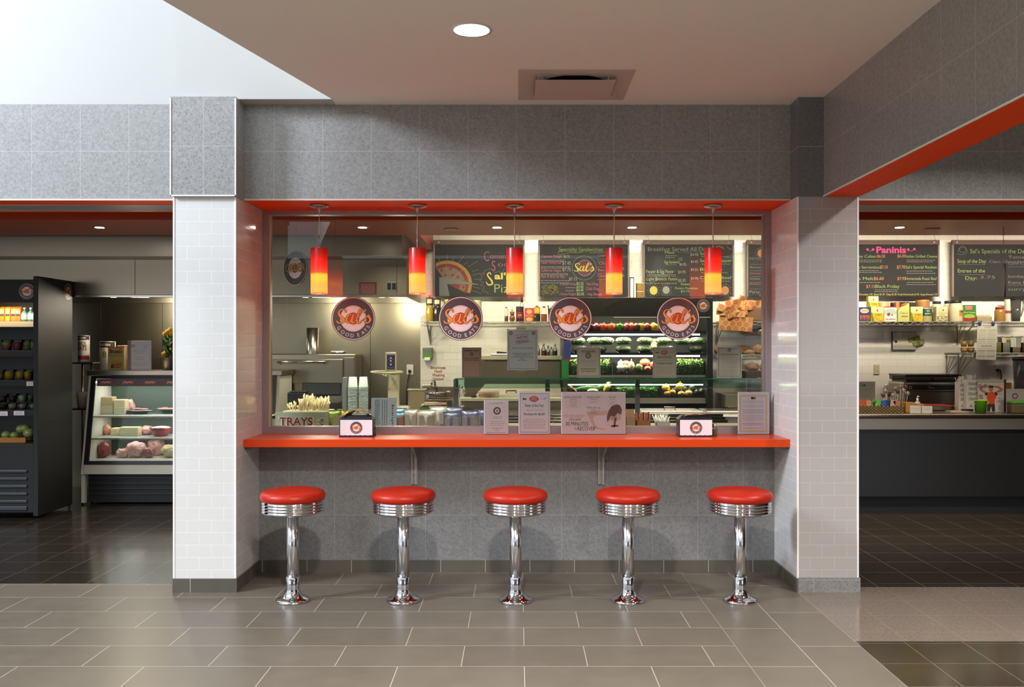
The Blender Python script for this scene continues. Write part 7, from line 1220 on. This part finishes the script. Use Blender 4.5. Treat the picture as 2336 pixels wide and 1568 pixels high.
one(b, 'banknotes', 'two framed dollar notes taped over the corner of the certificate', 'banknotes')
def socket(p0, p1, q0, q1, label, cord=False):
    t = thing('wall_socket', label, 'socket', P((p0+p1)/2, q1, 9.98)); b = MB(); a, c = P(p0, q0, 9.985), P(p1, q1, 9.985); b.box(a[0], c[0], 9.986, 9.9955, c[2], a[2], M('c9bf9f', .4, name='socket_cream'), .002); m = pm(9.985)
    for y in (q0+(q1-q0)*.3, q0+(q1-q0)*.7):
        for dx in (-1.3, 1.3): b.rect(m, (p0+p1)/2+dx-.4, y-1.4, (p0+p1)/2+dx+.4, y+1, TXT, 1)
    b.build('plate', t)
    if cord: b = MB(); b.tube([P(2274, 844, 9.97), P(2282, 845, 9.95), P(2284, 855, 9.95), P(2284, 870, 9.95)], .007, BLACK); b.ball(P(2276, 845, 9.97), .022, BLACK, 2, (1.2, 1, .7)); b.build('cord', t)
socket(1994, 2007, 832, 854, 'cream double wall socket left of the grill'); socket(2270, 2285, 833, 857, 'wall socket with a black plug right of the straw boxes', True)
# back counter
b = MB(); b.box(2.75, 6.9, 9.35, 9.97, .0, .905, STEELD, .004); b.box(2.73, 6.9, 9.33, 9.99, .905, .925, STEEL, .003); BK = .925; one(b, 'back_counter', 'stainless work counter along the rear wall under the grill', 'counter')
t = thing('panini_press', 'black and steel double panini grill on the rear counter', 'grill', (P(2115, 0, 9.5)[0], 9.6, BK)); GY = 9.45; x0, x1 = P(2058, 0, GY)[0], P(2190, 0, GY)[0]; z_ = lambda py: zpx(py, GY)
b = MB(); b.box(x0+.02, x1, GY, 9.85, BK+.02, z_(893), STEELD, .01); m = pm(GY-.002); b.rect(m, 2071, 879, 2180, 890, BLK2, 0); b.disc(m, 2077, 884.5, 3.6, CR, 1); b.disc(m, 2077, 884.5, 2.4, BLK2, 2); b.stroke(m, [(2118, 885), (2121, 882), (2124, 887), (2128, 884), (2132, 887)], .8, CR, 1); b.box(x0+.02, x1, GY+.01, 9.85, z_(878), z_(872), STEELL, .004); b.box(x0+.02, x1, GY+.005, 9.85, z_(893), z_(878), STEELD); b.build('base', t)
for k_, (p0, p1) in enumerate(((2064, 2122), (2130, 2190))): a, c = P(p0, 856, GY), P(p1, 868, GY); b = MB(); b.box(a[0], c[0], GY-.01, 9.85, c[2], a[2]-.01, M('6b5a40', .4, .5, name='grill_bronze'), .008); b.box(a[0]-.005, c[0]+.005, GY-.03, 9.85, a[2]-.012, a[2]+.008, BLK2, .006); b.box(a[0]+.01, c[0]-.01, GY-.01, 9.8, c[2]-.022, c[2], BLACK); b.build('grill_lid', t)
b = MB(); a, c = P(2034, 857, GY), P(2062, 866, GY); b.box(a[0], c[0], GY-.02, GY+.02, c[2], a[2], M('5c5a54', .35, .6, name='grip_grey'), .008); b.build('handle', t)
for x in (x0+.06, x1-.06): b = MB(); b.cyl((x, GY+.06, BK), .02, .02, BLACK, 12); b.build('foot', t)
b = MB(); p0, p1, Z = P(2040, 0, 8.75)[0], P(2172, 0, 8.75)[0], .985; b.box(p0, p1, 8.72, 8.92, Z-.012, Z, M('b83c34', .45, name='red_board'), .004); b.box(p0+.1, p1+.02, 8.78, 8.93, SC_Z+.001, Z-.012, STEELD, .004); one(b, 'cutting_board', 'red cutting board resting on a steel block behind the counter', 'board')
b = MB(); a, c = P(2196, 900, 8.75), P(2204, 0, 8.75); b.box(P(2184, 0, 8.75)[0], P(2204, 0, 8.75)[0], 8.75, 8.78, SC_Z+.001, SC_Z+.075, M('b03a34', .4, name='red_plastic'), .006); one(b, 'red_holder', 'small red plastic holder left of the straw boxes', 'holder')
# straw boxes, magazine
def straw(b, m, W, H):
    for i, w_ in enumerate(('STRAIGHT', 'STRAWS', 'STRAIGHT', 'STRAWS')): b.text(m, w_, W*.5, H*(.16+i*.16), H*.13, TXT, 1, fit=W*(.8 if i % 2 == 0 else .65), skew=.15, bold=.01)
    b.poly(m, [(W*.2, H*.86), (W*.4, H*.74), (W*.6, H*.86)], GREYT, 1); b.words(m, W*.1, W*.9, H*.95, H*.04, TXT, 1, 3)
for p0, p1, top, Y, lb in ((2187, 2206, 872, 8.66, 'white straw box with red corner, left of the two'), (2205, 2231, 868, 8.60, 'white straw box reading straight straws, right of the two')):
    t_ = carton(p0, p1, top, SC_Z+.001, Y, 'd8d0c8', lb, 'straw boxes on the service counter', straw, .08, 'straw_box'); b = MB(); rg = random.Random(p0); xa, xb = P(p0, 0, Y)[0], P(p1, 0, Y)[0]
    zt_ = zpx(top, Y)
    for i in range(16): x = rg.uniform(xa+.01, xb-.01); b.tube([(x, Y+.04, zt_-.01), (x+rg.uniform(-.03, .03), Y+.02+rg.uniform(0, .04), zt_+rg.uniform(.02, .06))], .0035, M('dcdcda', .4, name='straw_white'), 5)
    b.build('straws', t_)
a, c = P(2186, 864, 8.72), P(2213, 0, 8.72); b = MB(); b.box(a[0], c[0], 8.72, 8.74, SC_Z+.001, a[2], M('d4ccc4', .5, name='card_backing'), .002); one(b, 'white_card', 'blank white card standing behind the straw boxes', 'card')
def golf(b, m):
    sk, org, drk = M('b0764e', .6, name='print_tan'), M('d84a24', .6, name='print_orange'), M('2a2426', .6, name='print_black')
    b.text(m, 'Golf', 2232, 877, 11, drk, 2, 'l', fit=18, bold=.03); b.text(m, 'Digest', 2252, 877, 10, M('b0a4a0', .6, name='print_pale'), 1, 'l', fit=30, bold=.02)
    b.poly(m, [(2250, 899), (2253, 888), (2262, 886), (2270, 888), (2273, 899), (2269, 903), (2269, 914), (2252, 914), (2252, 903)], org, 3)
    b.poly(m, [(2250, 892), (2236, 884), (2233, 879), (2244, 873), (2254, 872), (2255, 875), (2245, 877), (2240, 881), (2252, 887)], sk, 2.5); b.poly(m, [(2270, 890), (2284, 886), (2289, 880), (2278, 873), (2266, 872), (2266, 875), (2276, 878), (2281, 881), (2268, 887)], sk, 2.5)
    b.poly(m, [(2247, 889), (2253, 887), (2252, 894), (2246, 894)], drk, 3.2); b.poly(m, [(2269, 887), (2275, 889), (2275, 895), (2270, 894)], drk, 3.2)
    b.disc(m, 2260.5, 880, 5, sk, 3, 20, ry=6.5); b.poly(m, [(2255, 877), (2256, 872), (2265, 872), (2267, 877)], drk, 3.5); b.poly(m, [(2252, 914), (2269, 914), (2270, 931), (2263, 931), (2261, 919), (2258, 931), (2251, 931)], drk, 3)
    for y, w_ in ((897, 'HIT'), (902, 'IT HARD')): b.text(m, w_, 2237.5, y, 5, drk, 2, fit=10, bold=.04)
    for y in (892, 901, 908, 921, 926): b.words(m, 2274, 2286, y, 1.6 if y > 900 else 1, drk, 2, y)
t = sheet('magazine', 'golf magazine showing a golfer in an orange shirt with arms raised', 'magazine', 2231, 866, 2291, 932, 8.56, golf, holder=False, z0=SC_Z+.002, paper=M('cfc3b8', .4, name='cover_grey'))
b = MB(); a, c = P(2231, 866, 8.562), P(2291, 0, 8.562); b.box(a[0], c[0], 8.562, 8.574, SC_Z+.002, a[2], M('b8ac9c', .6, name='pages')); b.build('pages', t); b = MB(); b.box(c[0]-.004, c[0]+.012, 8.55, 8.60, SC_Z+.002, a[2], M('3a2c30', .4, name='rack_dark')); b.build('spine', t)
t = thing('green_bucket', 'bright lime green small bucket with side handles', 'bucket', (P(2237, 0, 8.42)[0], 8.42, SC_Z)); x = P(2237, 0, 8.42)[0]; b = MB(); b.lathe([(.001,.001),(.046,.001),(.056,.112),(.060,.114),(.060,.120),(.054,.120),(.044,.006),(.001,.006)], (x,8.42,SC_Z), M('7ec81c', .35, name='lime_plastic'), 28); b.build('bucket_body', t)
for s_ in (-1, 1): b = MB(); b.tube([(x+s_*(.058+.010*math.cos(q)), 8.415, SC_Z+.098+.014*math.sin(q)) for q in [i*PI/5 for i in range(10)]], .0035, M('c8d89a', .35, name='ring_pale'), 6, closed=True); b.build('handle', t)
def smallsign(b, m): b.words(m, 2302, 2332, 884, 1, GREYT, 1, 1); b.disc(m, 2315.5, 895.5, 6.6, GRY, 1); b.disc(m, 2315.5, 895.5, 4.2, M('cfc0b8', .6), 2); b.disc(m, 2315.5, 895.5, 1.6, GREYT, 3); b.words(m, 2308, 2324, 904, 1.4, GREYT, 1, 2); b.words(m, 2304, 2328, 908, 1.4, GREYT, 1, 3)
sheet('table_sign', 'beige sign with a round logo at the right edge of the service counter', 'sign', 2295, 879, 2345, 933, 8.45, smallsign, z0=SC_Z+.003, paper=M('c4b6aa', .6, name='beige_paper2'))
t = thing('sandwich_box', 'green topped clear box of wrapped sandwich at the right picture edge', 'box', (P(2330, 0, 8.38)[0], 8.4, SC_Z+.001)); a, c = P(2308, 915, 8.36), P(2352, 0, 8.36); b = MB(); b.box(a[0], c[0], 8.36, 8.44, SC_Z+.001, a[2]-.03, M('5a4a34', .5, name='brown_filling', noise=.4, nscale=40), .01); b.build('filling', t); b = MB(); b.box(a[0]-.002, c[0], 8.355, 8.445, a[2]-.03, a[2], M('4f8a2c', .5, name='green_leaf_top', noise=.4, nscale=40), .01); b.build('lid', t)
b = MB(); a, c = P(2290, 873, 8.8), P(2308, 0, 8.8); b.box(a[0], c[0], 8.8, 8.84, SC_Z+.001, a[2], M('c87c1c', .5, name='amber_box'), .004); one(b, 'amber_box', 'tall amber packet behind the beige sign', 'box')
for px, lb in ((2239.5, 'clear upturned glass left of the pair behind the magazine'), (2251.5, 'clear upturned glass right of the pair behind the magazine')):
    x = P(px, 0, 9.5)[0]; b = MB(); b.lathe([(.030,0),(.027,.16),(.022,.30),(.001,.305)], (x, 9.5, BK), M('a8a89a', .1, name='glass_grey', alpha=.45), 20); one(b, 'drinking_glass', lb, 'glass', 'upturned glasses on the rear counter')
# blenders
def blender(px, z, Y, w_, h, label, base=True):
    x = P(px, 0, Y)[0]; t = thing('blender', label, 'blender', (x, Y, z), 'blenders of the smoothie corner'); hb = .12 if base else .0; r = w_/2; b = MB()
    SM = M('4a4c48', .15, name='smoked_plastic', alpha=.55)
    b.lathe([(r*.72,hb+.01),(r*.8,hb+.04),(r*1.0,h*.93),(r*.97,h*.93),(r*.7,hb+.02),(.001,hb+.02)], (x,Y,z), SM, 20, lobes=4, la=.04); b.build('jug', t); b = MB(); b.lathe([(r*1.05,h*.93),(r*1.08,h*.97),(r*.8,h),(.001,h)], (x,Y,z), BLACK, 20); b.build('lid', t)
    b = MB(); b.tube([(x+r*.9, Y-.01, z+h*.88), (x+r*1.35, Y-.01, z+h*.86), (x+r*1.3, Y-.01, z+h*.5), (x+r*.8, Y-.01, z+hb+.06)], .009, SM); b.build('handle', t); b = MB(); b.lathe([(.001,hb),(r*.72,hb),(r*.72,hb+.03),(.001,hb+.03)], (x,Y,z), BLACK, 20); b.build('blade_collar', t)
    if base: b = MB(); b.box(x-r*1.2, x+r*1.2, Y-r*1.1, Y+r*1.1, z, z+hb, BLACK, .02); b.build('motor_base', t)
blender(2318, ZS, 9.80, .105, .265, 'smoked blender jug standing on the upper wire shelf', False); blender(2328, BK, 9.50, .15, .52, 'large black blender on the rear counter at the right edge')
# left end of the right-hand counter
def ls(b, m): b.rect(m, 1969, 873, 1974, 877, GOLD, 1); b.rect(m, 1963, 871, 1968, 877, GREYT, 1); [b.words(m, 1964, 1992, y, 1.2, GREYT, 1, y) for y in (883, 887, 893, 897, 901)]
sheet('table_sign', 'cream sign tilted beside the pillar on the service counter', 'sign', 1955, 866, 1996, 932, 8.75, ls, z0=SC_Z+.003, paper=M('cfc4ac', .6, name='cream_paper'))
t = thing('woven_basket', 'long low woven basket of colourful sachets beside the pillar', 'basket', (P(2012, 0, 8.45)[0], 8.5, SC_Z)); a, c = P(1950, 923, 8.42), P(2062, 0, 8.42); b = MB(); WB = M('8a7048', .6, name='woven_tan'); WD = M('3c2e20', .7, name='woven_dark')
for k_ in range(5):
    n_ = 26
    for i in range(n_): xx = a[0]+(c[0]-a[0])*i/n_; b.box(xx, xx+(c[0]-a[0])/n_*.92, 8.42+(.002 if (i+k_) % 2 else 0), 8.43, SC_Z+k_*.0135, SC_Z+k_*.0135+.012, WB if (i+k_) % 2 else WD)
b.box(a[0], c[0], 8.43, 8.60, SC_Z, SC_Z+.01, WB); b.box(a[0], a[0]+.01, 8.43, 8.60, SC_Z, a[2], WB); b.box(c[0]-.01, c[0], 8.43, 8.60, SC_Z, a[2], WB); b.box(a[0], c[0], 8.59, 8.60, SC_Z, a[2], WB); b.build('weave', t)
cols = ['c05a2c', 'b86040', 'd88a6a', '5a9a34', '7ab840', '2c4a7a', '3a5a9a', '24406a', 'c8a890', 'd8c0b0', 'b87a60', '8a3a2c']
for i in range(16): px = 1962+i*6; x = P(px, 0, 8.47)[0]; rg = random.Random(i); ci = min(11, int((px-1960)/8.6)); b = MB(); b.box(x-.024, x+.024, 8.46+.01*(i % 3), 8.466+.01*(i % 3), SC_Z+.03, SC_Z+.115+rg.uniform(-.008, .012), M(cols[ci], .4, name='sachet_'+cols[ci]), .003, R=Matrix.Rotation(rg.uniform(-.5, .5), 3, 'Y')); one(b, 'snack_sachet', 'small bright sachet standing in the long woven basket', 'sachet', 'sachets in the woven basket')
t = thing('lollipop_stand', 'cluster of foil wrapped lollipops standing behind the woven basket', 'lollipops', (P(2042, 0, 8.6)[0], 8.66, SC_Z)); xc = P(2042, 0, 8.66)[0]; b = MB(); b.box(xc-.12, xc+.12, 8.63, 8.70, SC_Z+.0, SC_Z+.05, M('c8b8a4', .5, name='stand_pale'), .005); b.build('stand', t)
rg = random.Random(12)
for i in range(22):
    px = rg.uniform(2013, 2072); py = rg.uniform(882, 906); p = P(px, py, 8.62+rg.uniform(0, .08)); l_ = MB(); l_.tube([(xc+(p[0]-xc)*.85, p[1], SC_Z+.05), p], .0022, WHITE, 5); s_ = l_.build('lollipop_stick', t); l_ = MB(); l_.ball(p, .020, M(('b8a8a0', 'd8ccc8', '8a6a60')[i % 3], .18, .6, name='foil_%d' % (i % 3)), 2, (1, .8, 1), .10); l_.build('wrapped_head', s_)
t = thing('hand_sanitizer', 'small clear pump bottle of hand sanitizer beside the lollipops', 'bottle', (P(2093, 0, 8.5)[0], 8.52, SC_Z+.001)); x = P(2093, 0, 8.52)[0]; b = MB(); b.lathe([(.001,0),(.033,0),(.036,.01),(.034,.075),(.018,.10),(.012,.105),(.001,.105)], (x,8.52,SC_Z+.001), M('c8c4b4', .15, name='clear_gel', alpha=.8), 24, sy=.7); b.build('body', t); b = MB(); b.lathe([(.011,.105),(.011,.13),(.005,.132),(.005,.155),(.001,.155)], (x,8.52,SC_Z), WHITE, 12); b.tube([(x, 8.52, SC_Z+.152), (x, 8.49, SC_Z+.150)], .005, WHITE); b.build('pump', t)
for p0, p1, top, cl, lb in ((2062, 2084, 918, 'b0803a', 'orange kraft box left of the two label cards'), (2085, 2104, 921, 'a87a50', 'brown box behind the two label cards')):
    a, c = P(p0, top, 8.5), P(p1, 0, 8.5); b = MB(); b.box(a[0], c[0], 8.46, 8.49 if p0 > 2080 else 8.56, SC_Z+.001, a[2], M(cl, .6, name='kraft_'+cl), .003); one(b, 'small_box', lb, 'box', 'small boxes beside the woven basket')
for p0, p1, top, lb in ((2076, 2101, 926, 'white label card in front of the kraft box'), (2103, 2127, 927, 'white label card to the right of the kraft box')):
    a, c = P(p0, top, 8.36), P(p1, 0, 8.36); b = MB(); b.box(a[0], c[0], 8.36, 8.375, SC_Z+.001, a[2], M('c8bcb4', .5, name='label_card'), .002); b.words(pm(8.359), p0+3, p1-3, top+7, 1.2, GREYT, 1, p0); one(b, 'label_card', lb, 'card', 'label cards on the service counter')
b = MB(); p = P(2155, 0, 8.6); b.box(P(2158, 0, 8.6)[0], P(2200, 0, 8.6)[0], 8.5, 8.62, SC_Z+.001, SC_Z+.012, M('c8a890', .5, name='paper_pink')); b.box(P(2190, 0, 8.6)[0], P(2212, 0, 8.6)[0], 8.52, 8.58, SC_Z+.012, SC_Z+.03, BLACK, .005); one(b, 'order_pad', 'flat paper pad with a black pen case on the counter left of the bucket', 'pad')
